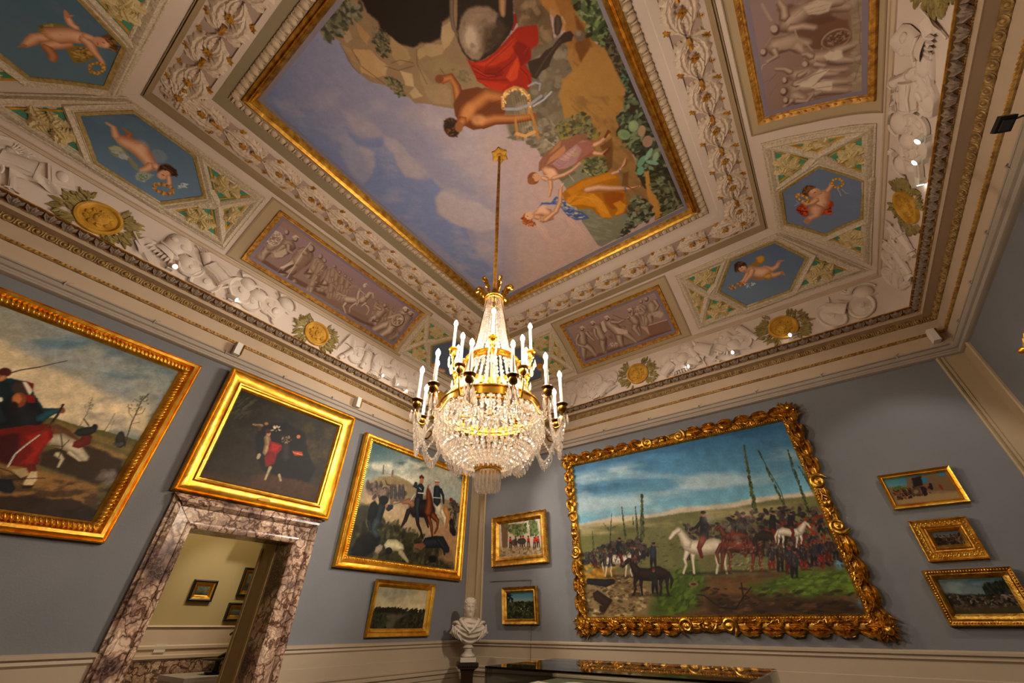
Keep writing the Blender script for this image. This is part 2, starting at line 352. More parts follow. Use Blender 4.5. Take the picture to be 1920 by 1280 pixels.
# pigments and strokes of every painted surface, in millimetres on that surface
ART = {
'ceil':[['G','6678a8','b39c9e',[-4022,720,-1429,2584],[-3860,-224,-1764,-254,343,1098,202,4474,-3999,4475],0,0,1],
['G','6678a8','b9a09c',[-4231,1518,-920,2677],[-3860,-224,-1383,-145,528,1114,202,4474,-3999,4475],0,0,.8],
['P','8b88a0',[-2672,107,-2479,433,-2212,961,-2004,1643,-1717,2377,-1909,3187,-3129,4338,-3604,3997,-3019,3021,-3063,2128,-2984,1466,-3089,1117,-3074,713,-3168,418,-3053,150],291.5,131.2,.75],
['P','9a93a4',[-2833,563,-2723,665,-2672,862,-2653,1046,-2601,1158,-2646,1360,-2555,1562,-2619,1775,-2485,2054,-2381,2353,-2293,2619,-2274,2880,-2839,3630,-2929,3120,-2697,2725,-2881,2555,-2958,2281,-2762,1982,-2596,1974,-2621,1715,-2710,1710,-2864,1555,-2836,1360,-2750,1232,-2801,1116,-2685,1047,-2818,977,-2934,868,-2931,724],32.4,27.8,.85],
['P','a59ba6',[-2685,1047,-2584,1170,-2611,1412,-2604,1669,-2743,1681,-2864,1555,-2836,1388,-2750,1232,-2759,1095],22,17.6,.7],
['P','b0a4a8',[-2753,1988,-2596,2006,-2476,2285,-2341,2415,-2271,2669,-2392,2944,-2635,2846,-2779,2628,-2880,2482,-2918,2309,-2897,2150],31.6,21.1,.8],
['P','8f91a8',[-3063,915,-2953,982,-2938,1097,-3046,1209,-3232,1276,-3426,1317,-3425,1079,-3297,839,-3049,761,-3018,858],26.6,22.2,.8],
['P','9c98a6',[-3038,946,-2950,1004,-2952,1113,-3072,1219,-3193,1245,-3113,1079],17.7,13.3,.7],
['P','6f7fac',[-2947,689,-2966,796,-2935,918,-2801,964,-2718,1049,-2793,1123,-2767,1247,-2836,1388,-2873,1564,-2728,1727,-2601,1788,-2624,1970,-2804,2017,-2947,2218,-2880,2482,-2779,2666,-2950,3104,-2980,3817,-3392,3722,-3331,2663,-3421,2056,-3416,1448,-3426,1317,-3166,1265,-3043,1212,-2955,1085,-2990,960,-3036,896,-3016,785],23.9,19.1,.75],
['P','a99ba0',[-2357,973,-2217,1238,-2186,1638,-2239,2049,-2208,2511,-2239,2833,-1510,1867,-1730,1588,-1765,1331,-1988,1018],105.1,42,.6],
['P','b7a19c',[-1694,1638,-1428,1758,-1975,2484,-1986,2231],129.5,21.6,.6],
['C','b3a8ae',136.4,.5,.75,[-3449,-12,-2681,414,-2195,955,-1510,1867,-2839,3630,-3392,3722,-3416,1448],.35,45.5,2,.7],
['C','c4ada4',446.4,.48,.8,[-1717,2377,-1393,3558,-1292,4261,-2582,4387,-3129,4338,-2952,3206],.6,116.4,2,.6],
['G','b59a96','c9a996',[-1762,2440,-1551,4213],[-1754,2077,-1112,1971,-1141,2791,-1341,4364,-3129,4338,-2231,2955],246.4,0,.7],
['P','8d7355',[-1572,-571,-376,290,-595,818,-1168,1316,-1409,1516,-1584,1511,-1735,1341,-1859,1222,-1999,1072,-2096,1002,-2106,898,-2175,849,-2198,738,-2228,680,-2332,559,-2359,442,-2365,351,-2357,289,-2302,213,-2284,147,-2286,114,-2385,59,-2368,-36,-2123,-64,-1867,-44],4.4,7.3,1],
['P','241a12',[-1425,-256,-792,200,-1198,658,-1323,641,-1429,734,-1552,681,-1632,632,-1703,616,-1754,560,-1807,506,-1820,419,-1862,358,-1835,243,-1858,154,-1830,63],10.7,13.4,1],
['P','a98e6e',[-2195,103,-2123,140,-2156,208,-2245,191],4.3,5.7,.9],
['P','9e7f5a',[-2295,155,-2239,259,-2287,407,-2319,317,-2290,223],4.5,5.9,.9],
['P','b39063',[-2239,259,-2087,368,-2079,557,-2133,622,-2249,574,-2334,442,-2254,363],4.6,6.1,.9],
['P','a9855a',[-2005,195,-1993,294,-2080,325,-2079,232,-2003,122],4.2,5.6,.9],
['P','b2946c',[-2092,430,-2053,575,-2158,622,-2168,509],4.6,6.1,.9],
['P','c0a27a',[-1981,679,-1898,774,-1976,879,-2039,815],4.7,6.3,.9],
['P','a98f68',[-1683,659,-1557,686,-1441,785,-1502,838,-1617,788,-1658,742,-1739,733,-1725,678],4.4,5.8,.9],
['P','a3875f',[-1830,427,-1771,595,-1806,669,-1949,650,-1944,504],4.4,5.9,.9],
['P','b59a74',[-1348,667,-1222,684,-1272,782,-1391,821,-1477,823,-1424,735],4.2,5.6,.9],
['P','9b8262',[-1793,763,-1786,979,-1678,1057,-1666,1140,-1773,1255,-1929,1122,-1928,1027,-1872,881],4.8,6.4,.9],
['P','b19a78',[-1969,884,-1969,997,-2075,959,-2069,887],4.9,6.5,.9],
['P','8f7a58',[-1514,862,-1395,1083,-1294,1370,-1433,1383,-1557,1218,-1545,1010,-1627,933,-1771,830,-1746,762],4.6,6.2,.9],
['S','5c4630',7.7,[-2239,259,-2287,407,-2216,670],6.1,.7],
['S','5c4630',7.6,[-2079,557,-1994,669,-1832,734],6.1,.7],
['S','5c4630',7.5,[-1695,650,-1789,748,-1840,941],6,.7],
['S','5c4630',7.5,[-2005,576,-1906,613,-1811,715],6,.7],
['S','5c4630',7.6,[-2295,155,-2365,351,-2359,442],6.1,.7],
['S','5c4630',7.8,[-1617,923,-1625,1169],6.2,.7],
['D',['4a4a38','6a6a50','3b3a2a','85806a'],35.8,190,[-2063,-104,-1849,77,-1967,148,-2007,90,-2148,122,-2264,99,-2384,75,-2344,-35,-2257,-75],.5,None,.9],
['D',['5a5640','3a3626','746c50'],23.1,110,[-1908,265,-1817,359,-1910,495,-2010,539,-2052,475,-2030,361],.5,None,.9],
['D',['5a5a3e','3f3d2a','7d7856'],22.5,90,[-2146,612,-2059,747,-2060,856,-2126,893,-2203,829,-2198,738,-2189,689],.5,None,.9],
['D',['6a6046','7a6c50','95815e'],24.6,60,[-1526,989,-1387,1123,-1417,1208,-1524,1131],.5,None,.5],
['P','6d563c',[-586,811,-334,992,-414,1198,-495,1413,-591,1541,-745,1571,-791,1397,-739,1169,-710,1025],4.5,6.1,1],
['D',['8b7252','6a523a','9c8362','57432f'],53.1,120,[-643,917,-468,1058,-472,1278,-530,1405,-640,1487,-753,1388,-701,1113],.6,None,.5],
['P','57432f',[-523,1428,-402,1524,-435,1747,-533,1832,-690,1740,-667,1580],4.1,6.6,1],
['D',['7a6350','4a382a','8c745a'],68.3,60,[-523,1428,-402,1524,-436,1843,-665,2073,-977,1849,-767,1605],.6,None,.5],
['P','6f6450',[-1166,1314,-659,1380,-324,1454,-275,1832,-494,2415,-920,2677,-1143,2517,-1223,2140,-1436,1987,-1314,1607],23.7,23.7,1],
['D',['7b705c','5b5344','8f8470','85765c'],53.5,160,[-1102,1423,-346,1493,-546,2378,-942,2575,-1180,2075],.6,None,.6],
['P','96642c',[-409,867,-142,1059,-168,1336,-152,1467,-175,1714,-298,1752,-282,1515,-324,1384,-331,1298,-371,1205,-449,1072],4.4,4.4,1],
['P','b07a3a',[-397,946,-315,1005,-338,1277,-334,1402,-391,1402,-404,1261,-443,1107],5.8,5.8,.8],
['P','9a6a34',[-418,1510,-410,1555,-380,1758,-429,2049,-511,2328,14,2705,-114,2465,-135,2354,-126,2155,-88,1948,-109,1811,-141,1748,-198,1592,-167,1432,-222,1271,-245,1204],3.6,5.5,1],
['P','6b3f16',[-223,1347,-189,1533,-197,1631,-223,1789,-289,2037,-304,2233,-379,2422,-493,2341,-429,1937,-387,1691,-341,1565,-285,1558],12.8,7.3,.85],
['P','b98a4c',[-148,1763,-109,1811,-96,1921,-103,2127,-136,2306,-211,2276,-224,2084,-213,1899,-215,1794],9.3,7.5,.85],
['P','a8763c',[-410,1555,-356,1633,-380,1929,-484,2347,-546,2303,-470,1908,-466,1634],7.6,5.7,.9],
['C','7d5226',24.5,.45,.7,[-236,1565,-62,1845,-161,2580,-554,2297,-419,1628],.5,5.7,3,1.1],
['P','2e2416',[-10,1373,11,1388,50,2607,14,2705,-108,2617,-99,2427,-123,2327,-119,2116,-93,1913,-110,1771,-144,1669,-191,1578,-155,1485,-182,1421,-210,1305,-188,1245],5.4,7.1,.95],
['D',['56643e','3c4a2c','7a8a58','2a2c1c','8c9a6a'],38.2,150,[-188,1245,4,1383,18,1601,1,1793,-95,1782,-141,1662,-199,1573,-144,1484,-189,1416],.5,None,.9],
['D',['3a3226','5a5038','2a2216','6b6248'],35.9,90,[-70,1684,10,1818,1,2032,-66,2089,-89,1905],.4,None,.9],
['D',['26302a','5d7a5a','46543a'],38.9,50,[-22,2036,0,2158,-91,2409,-135,2354,-93,2179],.4,None,.9],
['G','a57a3e','8a6a40',[-312,2341,-493,3499],[-719,1896,-606,1776,-398,1762,-221,1684,-104,1768,-82,2266,-169,2475,-288,2484,-320,2694,-312,2894,-304,3143,-364,3421,-325,3621,-404,4026,-668,3935,-969,3871,-1043,3329,-906,2596],11.5,8.6,1],
['C','7a5a30',45.4,.45,.7,[-634,1957,-121,2326,-304,3143,-403,3789,-911,3661,-845,2639],.55,9.1,3,1.3],
['P','3a3020',[-91,2289,2,2415,46,4498,1,4173,-404,4174,-324,3665,-364,3506,-352,3266,-280,3121,-318,2908,-325,2707,-288,2484,-169,2475],7.7,12.4,1],
['D',['5d6a4c','3c4432','7c8a66','2b2c20'],44.7,260,[-110,2334,2,2415,2,3643,-133,3672,-189,3423,-364,3379,-291,3151,-246,2996,-389,2857,-354,2635,-233,2492],.5,None,.9],
['E','7d9468',[-293,2731,50,69,-41,43],6,1],
['E','8c9c78',[-161,2704,45,45,-37,59],6,1],
['E','93a87c',[-168,2685,27,20,-16,39],6,1],
['E','6f8a5e',[-282,2747,35,25,-13,32],6,1],
['E','6f9a7c',[-243,3187,17,41,-71,45],6,1],
['E','88ab8c',[-137,3149,15,30,-67,53],6,1],
['E','7fa488',[-138,3281,62,64,-15,27],6,1],
['E','6d9c80',[-302,3301,27,39,-40,47],6,1],
['E','8aa88a',[-75,3231,23,32,-40,50],6,1],
['E','a4896c',[-102,2816,35,35,-35,59],6,1],
['E','a08070',[-90,2981,41,56,-46,54],6,1],
['P','b8853e',[-266,3348,-215,3364,-261,3580,-278,3720,-243,3904,-294,4154,-406,4178,-376,3949,-376,3808,-338,3611],7.1,10.6,1],
['D',['4a4c36','6b6c4e','34321f','7f8464'],45.8,170,[-189,3423,-48,3607,-43,4048,-32,4173,-294,4154,-245,3812,-273,3614],.5,None,.9],
['D',['565a44','7a8062','3a3a2c','8d957a','2c2a24'],49.6,260,[-495,3631,-376,3762,-418,4114,-739,4114,-1014,4188,-1028,3960,-946,3861,-713,3828],.5,None,.9],
['S','7d7a5c',24.8,[-52,3667,-60,3944,-59,4153],10.6,.8],
['P','7c7a66',[-1223,2738,-829,2667,-622,3118,-719,3897,-986,4155,-1263,4174,-1305,4119,-1298,3567,-1224,3126],6.2,4.7,1],
['P','6f6450',[-1479,1920,-1332,1966,-1129,1968,-967,2000,-916,2121,-942,2306,-999,2609,-1008,2840,-1216,2832,-1241,2743,-1249,2381,-1251,2221,-1308,2149,-1319,2034,-1410,2014],5,7.5,1],
['D',['7b705c','5b5344','8f8470','a29884'],44.3,140,[-1405,1943,-1110,1939,-970,2026,-952,2181,-984,2428,-1062,2564,-1235,2359,-1254,2203,-1307,2104],.6,None,.7],
['S','a8a292',12.6,[-1104,2220,-1052,2348,-1022,2495],7.5,.8],
['S','a39e8c',10.7,[-934,2080,-921,2174,-915,2236],7.1,.8],
['D',['4c4c34','67613c','383824','7f7a54','8c7f3a'],35.9,260,[-897,2134,-759,2178,-583,2195,-549,2385,-553,2555,-740,2496,-874,2385,-958,2309],.55,None,.9],
['D',['55563a','3c3e2a','77784e','888452'],38,150,[-854,2714,-634,2839,-629,3009,-721,3116,-862,3015,-909,2876],.55,None,.9],
['C','9a9a84',32.4,.45,.7,[-1238,2817,-1186,3352,-983,3581,-946,3843,-1061,4101,-1305,4119,-1298,3567],.5,9.7,4,.9],
['S','c9c3b0',11,[-896,2851,-855,3002],8.3,.6],
['S','c9c3b0',11.2,[-1094,2778,-1085,2927],8.4,.5],
['P','5e3c1a',[-593,2694,-425,2678,-482,2836,-587,3039,-653,3061,-603,2862],10.4,0,.7],
['P','5e3c1a',[-504,3202,-434,3218,-530,3436,-599,3499,-688,3711,-685,3816,-739,3798,-644,3466],11.9,0,.6],
['P','8a5c44',[-1395,2527,-1323,2426,-1197,2370,-1092,2366,-960,2338,-871,2379,-765,2388,-654,2461,-671,2508,-732,2480,-640,2568,-638,2661,-711,2768,-800,2720,-887,2723,-976,2726,-1144,2707,-1244,2670,-1300,2561],3.9,0,1],
['P','b57c58',[-1271,2513,-1173,2452,-951,2421,-962,2491,-1035,2518,-1180,2512],3.9,0,1],
['P','a8754e',[-1180,2414,-1032,2363,-950,2345,-998,2403,-1091,2414],3.8,0,1],
['P','a98080',[-1229,2544,-1063,2515,-882,2501,-740,2496,-646,2579,-681,2693,-788,2696,-969,2714,-1081,2701,-1162,2660,-1201,2547],7.8,0,1],
['P','c9a098',[-1083,2549,-954,2528,-842,2531,-899,2584,-1006,2621],15.5,0,.8],
['P','8f4f38',[-818,2486,-640,2568,-699,2744,-800,2720,-935,2705,-799,2609],10.3,0,.6],
['S','6f4a44',6.7,[-1201,2547,-1148,2636,-1081,2650],4,.5],
['S','6f4a44',6.6,[-1150,2537,-1103,2625,-1045,2639],4,.5],
['S','6f4a44',6.6,[-1099,2527,-1058,2613,-1010,2628],4,.5],
['S','6f4a44',6.5,[-1050,2518,-1013,2602,-975,2617],3.9,.5],
['S','6f4a44',6.5,[-1001,2508,-969,2592,-940,2606],3.9,.5],
['S','6f4a44',6.4,[-952,2498,-926,2581,-905,2596],3.9,.5],
['S','6f4a44',6.4,[-904,2489,-883,2570,-871,2585],3.8,.5],
['P','b4a060',[-932,2592,-859,2589,-854,2633,-924,2631],10.4,0,.7],
['F',[-1318,2565,-1258,2643,-1233,2730,-1317,2688],[124,110,96,110],'8a5a3c c48e6c e6bd9a',.3,-.4],
['E','dcae8c',[-1276,2647,54,39,-37,61],19,.8],
['F',[-1292,2724,-1147,2766,-1030,2772,-934,2756],[63,55,47,36],'8a5a3c c48e6c e6bd9a',.5,-.9],
['E','c48e6c',[-909,2743,27,1,0,20],4,1],
['F',[-1403,2626,-1364,2690],[56,70],'8a5a3c c48e6c e6bd9a',0,0],
['E','7d4a2c',[-1503,2572,65,47,-50,76],6,1],
['E','c99570',[-1468,2579,43,31,-33,51],6,1],
['E','8a5430',[-1550,2583,39,28,-29,44],7,1],
['S','5a2f1c',6.9,[-1487,2539,-1480,2553],4.2,1],
['S','8a3c2c',5.5,[-1433,2578,-1420,2578],2.8,1],
['F',[-642,2627,-566,2637,-449,2615],[74,57,37],'8a5a3c c48e6c e6bd9a',-.4,.9],
['F',[-688,2720,-611,2791,-528,2788],[64,44,36],'8a5a3c c48e6c e6bd9a',-.4,.9],
['T',[-495,2628,-419,2578,-415,2611],[32,37,17],'6b3818',0,1],
['T',[-596,2818,-533,2799,-492,2782],[39,36,18],'6b3818',0,1],
['F',[-1341,2742,-1382,2823,-1477,2925],[64,52,43],'8a5a3c c48e6c e6bd9a',-.8,-.6],
['P','a8680f',[-1306,2990,-1194,2958,-984,2963,-795,3028,-631,3076,-569,3191,-600,3330,-701,3294,-587,3469,-639,3665,-721,3790,-827,3788,-906,3720,-920,3785,-1012,3708,-1064,3585,-1078,3451,-1221,3358,-1310,3223,-1331,3089],4.5,6,1],
['P','d08a1e',[-1270,3094,-1064,3117,-947,3248,-905,3414,-906,3616,-909,3761,-1028,3675,-1036,3461,-1163,3308,-1287,3240,-1324,3133],12.3,6.1,.95],
['P','c47f1a',[-1239,2982,-997,2989,-791,3049,-637,3089,-591,3210,-779,3146,-1017,3085,-1217,3112],11.4,5.7,.9],
['P','8f4a0a',[-857,3313,-721,3373,-610,3490,-722,3686,-852,3634,-880,3492],15.2,6.1,.8],
['P','d9921f',[-800,3550,-700,3562,-657,3692,-744,3774,-859,3754,-782,3684],9.4,6.3,.8],
['S','8a560c',7.6,[-1333,3207,-1183,3195,-1036,3242],6.1,.45],
['S','8a560c',7.5,[-1304,3195,-1152,3186,-1005,3241],6,.45],
['S','8a560c',7.5,[-1275,3184,-1122,3176,-974,3241],6,.45],
['S','8a560c',7.5,[-1247,3173,-1093,3167,-943,3240],6,.45],
['S','8a560c',7.4,[-1218,3162,-1063,3157,-912,3239],5.9,.45],
['S','8a560c',7.4,[-1190,3151,-1034,3148,-882,3238],5.9,.45],
['S','8a560c',7.3,[-1162,3140,-1005,3139,-852,3238],5.9,.45],
['S','8a560c',7.3,[-1135,3129,-976,3130,-821,3237],5.8,.45],
['S','8a560c',7.3,[-1107,3118,-947,3121,-791,3236],5.8,.45],
['S','f0b84a',6.1,[-1217,3112,-1043,3256,-976,3565],6.1,.4],
['S','f0b84a',6.1,[-1168,3139,-1016,3295,-966,3589],6.1,.4],
['S','f0b84a',6.1,[-1120,3166,-989,3334,-955,3614],6.1,.4],
['S','f0b84a',6.1,[-1072,3193,-962,3373,-944,3638],6.1,.4],
['S','f0b84a',6.1,[-1024,3220,-935,3413,-934,3662],6.1,.4],
['S','f0b84a',6.2,[-976,3246,-907,3452,-923,3687],6.2,.4],
['F',[-1016,3142,-865,3204,-738,3313,-572,3433],[102,108,88,50],'8a5a3c c48e6c e6bd9a',.5,-.9],
['F',[-569,3426,-488,3475,-397,3513],[50,44,35],'8a5a3c c48e6c e6bd9a',0,0],
['F',[-622,3118,-546,3137,-481,3116,-391,3031],[68,52,46,27],'8a5a3c c48e6c e6bd9a',0,0],
['S','6b3818',11.7,[-535,3413,-494,3489,-402,3509],0,1],
['S','6b3818',9.4,[-492,3125,-422,3107,-385,3034],0,1],
['S','4a5a8a',13.8,[-524,3136,-520,3191],0,1],
['S','4a5a8a',14.6,[-560,3405,-570,3463],0,1],
['P','4a5c94',[-1504,3024,-1398,2982,-1331,3089,-1333,3207,-1280,3347,-1218,3412,-1178,3588,-1362,3500,-1424,3370,-1432,3238,-1428,3118,-1624,2977,-1715,3013,-1703,2981,-1607,2949],6.2,7.8,1],
['D',['7484b4','38487a','c0b48a'],34.4,60,[-1467,2990,-1339,3103,-1288,3362,-1210,3523,-1354,3484,-1420,3246],.4,.6,.9],
['F',[-1790,3064,-1698,3067,-1646,3147,-1646,3231,-1769,3207],[96,159,175,143,96],'8a5a3c c48e6c e6bd9a',.5,-.8],
['E','e0b494',[-1668,3047,54,39,-34,54],22,.8],
['F',[-1733,3233,-1522,3193,-1401,3098,-1292,2925,-1245,2884],[85,76,67,55,30],'8a5a3c c48e6c e6bd9a',.2,-1.1],
['S','e0b494',10,[-1258,2893,-1210,2863],0,1],
['F',[-1815,3088,-1777,3137],[80,96],'8a5a3c c48e6c e6bd9a',0,0],
['E','a4582a',[-1923,3053,62,45,-55,82],6,1],
['E','d8a684',[-1881,3030,50,36,-39,58],8,1],
['D',['a04e1e','c87838','7d3a14'],26.2,60,[-1979,2992,-1913,3104,-1858,3209,-1948,3211,-2027,3087],.4,None,.9],
['S','5a2f1c',8,[-1905,3013,-1900,3031],3.2,1],
['S','a04030',6.3,[-1834,3032,-1820,3032],3.2,1],
['S','d3b0a0',43.6,[-1851,3170,-1878,3352,-1896,3525,-1801,3665,-1617,3654,-1465,3536,-1441,3400,-1510,3286],30.2,.55],
['S','b48c80',10.1,[-1851,3170,-1878,3352,-1896,3525,-1801,3665,-1617,3654,-1465,3536,-1441,3400,-1510,3286],8.4,.5],
['S','d3b0a0',43.7,[-1858,3209,-1824,3322,-1861,3526],30.3,.55],
['S','b48c80',10.1,[-1858,3209,-1824,3322,-1861,3526],8.4,.5],
['S','d3b0a0',44.2,[-1408,3402,-1422,3611,-1486,3796,-1431,3955],30.6,.55],
['S','b48c80',10.2,[-1408,3402,-1422,3611,-1486,3796,-1431,3955],8.5,.5],
['S','d3b0a0',43.7,[-1441,3400,-1412,3530,-1392,3747,-1395,3885],30.2,.55],
['S','b48c80',10.1,[-1441,3400,-1412,3530,-1392,3747,-1395,3885],8.4,.5],
['P','2c2018',[-1001,512,-586,811,-755,1074,-843,1111,-1040,1145,-1200,1122,-1269,1095,-1314,1039,-1322,942,-1299,852,-1247,770,-1168,696],3.1,3.1,1],
['P','8d7763',[-1135,719,-1050,709,-962,742,-868,817,-833,904,-903,968,-1047,1016,-1148,1085,-1228,1101,-1286,1060,-1303,974,-1294,873,-1242,790],12.2,7.6,1],
['P','c4b09a',[-1213,845,-1132,803,-1078,842,-1095,913,-1153,1010,-1209,1023,-1251,966,-1257,882],31.1,12.4,.85],
['P','a8866a',[-1075,762,-980,776,-974,819,-1054,826,-1110,802],14.8,7.4,.7],
['P','4a3828',[-1014,921,-842,970,-814,1057,-909,1115,-1082,1115,-1148,1085,-1089,986],23.2,12.4,.8],
['C','6b5848',46,.45,.7,[-1124,695,-805,894,-876,1070,-1176,1120,-1296,979],.5,7.7,1,0],
['F',[-1128,569,-1206,653,-1255,730,-1272,811],[45,37,37,22],'4c3a30 6f5b4e 8a7464',0,0],
['F',[-711,823,-778,912,-795,948],[79,65,43],'6b4a32 a07850 c09a70',0,0],
['F',[-702,1015,-726,1062,-792,1097],[30,30,15],'6b140a 8f1e10',0,0],
['P','3a2a20',[-822,1412,-694,1457,-620,1438,-538,1452,-457,1432,-381,1418,-320,1445,-309,1495,-353,1524,-440,1488,-529,1504,-598,1536,-660,1585,-750,1578,-832,1607,-871,1550],3.2,3.2,1],
['E','6a5a4a',[-266,1535,45,33,-23,44],6,1],
['E','97846c',[-268,1508,23,17,-11,21],9,.8],
['F',[-374,1275,-398,1331,-439,1385],[60,83,53],'2c2018 5a4a3a',0,0],
['S','5d4a38',13,[-818,1568,-648,1500,-440,1453],11.4,.7],
['P','9c2208',[-1331,1018,-1298,1074,-1185,1132,-1040,1145,-851,1122,-739,1110,-651,1157,-573,1205,-593,1274,-641,1343,-725,1345,-773,1410,-853,1427,-855,1542,-904,1616,-966,1643,-1040,1538,-1140,1518,-1226,1508,-1320,1357,-1368,1241,-1340,1096],3.3,4.1,1],
['P','c23a14',[-1305,1083,-1166,1164,-993,1170,-807,1163,-801,1228,-962,1274,-1113,1240,-1224,1179],8.1,4.1,.85],
['P','7a1405',[-799,1195,-727,1317,-777,1407,-906,1408,-882,1313,-873,1211],9.6,4.8,.8],
['P','c9431a',[-1092,1391,-878,1307,-895,1378,-998,1478,-1076,1462],6.7,4.2,.9],
['P','b8300f',[-1363,1235,-1255,1333,-1106,1471,-1231,1484,-1305,1368],7,4.4,.8],
['P','7a1405',[-1239,1197,-1079,1283,-1088,1354,-1185,1333,-1273,1240],8.5,6.8,.7],
['S','5a0c02',7.6,[-1320,1101,-1263,1228,-1166,1308],6.7,.7],
['S','5a0c02',7.7,[-1336,1147,-1259,1280,-1112,1357],6.8,.7],
['S','5a0c02',7.8,[-1353,1223,-1245,1321,-1096,1427],6.9,.7],
['S','5a0c02',7.2,[-1209,1190,-1006,1187,-809,1179],6.4,.7],
['S','5a0c02',7.5,[-1166,1308,-1036,1315,-889,1308],6.6,.7],
['S','5a0c02',7.7,[-914,1421,-891,1515,-911,1611],6.8,.7],
['S','e0602c',5.9,[-1321,1129,-1261,1254,-1183,1315],6.8,.6],
['S','e0602c',5.6,[-1209,1161,-1021,1177,-836,1159],6.4,.6],
['S','e0602c',5.6,[-741,1307,-809,1330],6.4,.6],
['S','e0602c',5.9,[-1079,1419,-924,1357],6.7,.6],
['F',[-1683,1005,-1575,1047,-1590,1145,-1659,1271,-1727,1381],[86,77,94,116,129],'5e2e12 9c5a2c cf8d52',-.7,0],
['E','7a4420',[-1694,985,39,28,-30,31],6,1],
['P','6b3818',[-1743,1262,-1572,1207,-1407,1288,-1216,1513,-1276,1652,-1370,1720,-1518,1641,-1614,1685,-1746,1619,-1817,1482,-1814,1373],6.8,0,1],
['F',[-1767,1462,-1604,1416,-1375,1424,-1240,1546],[134,200,178,111],'5e2e12 9c5a2c cf8d52',.2,-.2],
['F',[-1616,1612,-1457,1679,-1285,1803,-1077,1917],[148,116,93,70],'5e2e12 9c5a2c cf8d52',.6,-.8],
['E','c98850',[-1670,1422,27,60,-102,35],32,.8],
['E','d79c66',[-1623,1565,69,50,-41,49],23,.7],
['S','5e2e12',13.3,[-1519,1530,-1340,1527,-1253,1563],11.1,.6],
['E','8a4e26',[-1067,1910,34,25,-20,30],5,1],
['F',[-1836,1468,-1767,1462],[103,117],'5e2e12 9c5a2c cf8d52',0,0],
['E','35200f',[-1939,1446,95,29,-42,106],10,1],
['D',['2a180c','6b4426','4a2c16'],21.5,60,[-1940,1337,-1848,1376,-1868,1503,-1968,1578,-2031,1503,-2012,1399],.5,None,.9],
['E','8f5a34',[-1862,1490,39,28,-44,49],9,1],
['S','c08a4a',43.6,[-1304,1631,-1256,1561,-1176,1517,-1080,1536,-1019,1605,-999,1695,-1044,1792,-1080,1846],6.5,1],
['S','e6c07a',15.2,[-1304,1631,-1253,1563,-1175,1523,-1085,1543,-1025,1605,-1007,1694,-1048,1789],4.3,.8],
['D',['8a5420','f0d090'],13.1,40,[-1313,1625,-1225,1507,-1068,1520,-978,1684,-1051,1813,-1079,1793,-1026,1675,-1097,1561,-1200,1550,-1276,1652],.6,None,.9],
['S','b07838',30.6,[-1063,1832,-1114,2016,-1161,2158],4.7,1],
['S','b07838',28.5,[-1268,1821,-1312,1903,-1360,2000],4.8,1],
['S','d09a58',38.7,[-1344,1961,-1277,2045,-1162,2068],4.8,1],
['S','d8b070',4.5,[-1148,1582,-1312,1946],2.3,.7],
['S','d8b070',4.5,[-1127,1598,-1287,1964],2.3,.7],
['S','d8b070',4.5,[-1105,1614,-1261,1982],2.3,.7],
['S','d8b070',4.5,[-1083,1629,-1236,2001],2.3,.7],
['S','d8b070',4.5,[-1061,1645,-1210,2019],2.3,.7],
['S','d8b070',4.5,[-1039,1661,-1185,2037],2.3,.7],
['S','9a9aa8',31.1,[-1291,1654,-1179,1735,-1042,1780,-880,1780],8.9,.9],
['S','b8b8c8',19.7,[-1011,1816,-883,1829,-767,1811],6.6,.9],
['S','9a9aa8',21,[-942,1610,-860,1626,-824,1671,-865,1715],6.3,.9],
['N',.04,60],
['N',.04,12]],
'cherB':[['G','5e7294','71859f',[576,1728,340,974],[244,1852,1401,1473,1104,471,-139,1007],0,0,1],
['C','7486a0',128.4,.5,.8,[244,1852,1401,1473,1104,471,-139,1007],.35,16.1,1,0],
['P','a8741c',[488,1413,546,1428,608,1434,617,1488,658,1500,708,1494,734,1457,723,1406,685,1368,630,1357,575,1375,521,1397],6.2,0,1],
['P','e0ae4a',[632,1490,699,1489,722,1453,704,1406,660,1381,632,1413],12.6,0,.8],
['F',[667,1283,766,1217,829,1232,871,1277,891,1294],[101,93,78,44,23],'a8684a d9a07c f2ccaa',.2,.6],
['T',[869,1296,912,1294,947,1281],[39,23,8],'c9805c',0,1],
['F',[702,1153,766,1117,823,1113,866,1111],[102,86,60,39],'a8684a d9a07c f2ccaa',.2,.6],
['T',[866,1120,881,1085,894,1055],[44,31,11],'c9805c',0,1],
['F',[486,1333,557,1270,621,1230,694,1223],[149,157,172,149],'a8684a d9a07c f2ccaa',.1,.4],
['E','f0caa6',[610,1244,60,-26,-18,-56],41,.8],
['S','a8684a',6.4,[594,1205,599,1197],0,1],
['P','b07a26',[451,1225,513,1176,608,1140,675,1185,732,1176,735,1137,713,1090,673,1080,648,1121,586,1117,518,1144,470,1187],4.8,0,1],
['P','e6b866',[627,1151,679,1173,727,1159,717,1117,681,1105],9.4,0,.8],
['F',[443,1296,397,1251,354,1213,292,1193],[66,58,46,30],'a8684a d9a07c f2ccaa',.2,.6],
['F',[521,1326,478,1260,419,1221,363,1169],[98,82,62,41],'a8684a d9a07c f2ccaa',-.2,.7],
['E','4a2c1c',[397,1444,70,-66,-40,-70],8,1],
['E','d99c78',[410,1408,44,-48,-34,-44],8,1],
['E','f2ccaa',[408,1429,28,-30,-18,-24],16,.8],
['D',['3a2014','6b4428'],23.3,60,[299,1405,319,1494,388,1537,461,1500,483,1420,445,1449,361,1452,319,1395],.5,None,.9],
['S','5a3020',7.2,[395,1411,418,1409],3.2,1],
['S','a84030',8,[410,1362,430,1353],3.2,1],
['E','e09a80',[380,1390,16,-10,-6,-16],10,.7],
['E','c07828',[355,1173,16,-8,-2,-10],0,1],
['E','e8a848',[348,1167,10,-16,-6,-8],0,1],
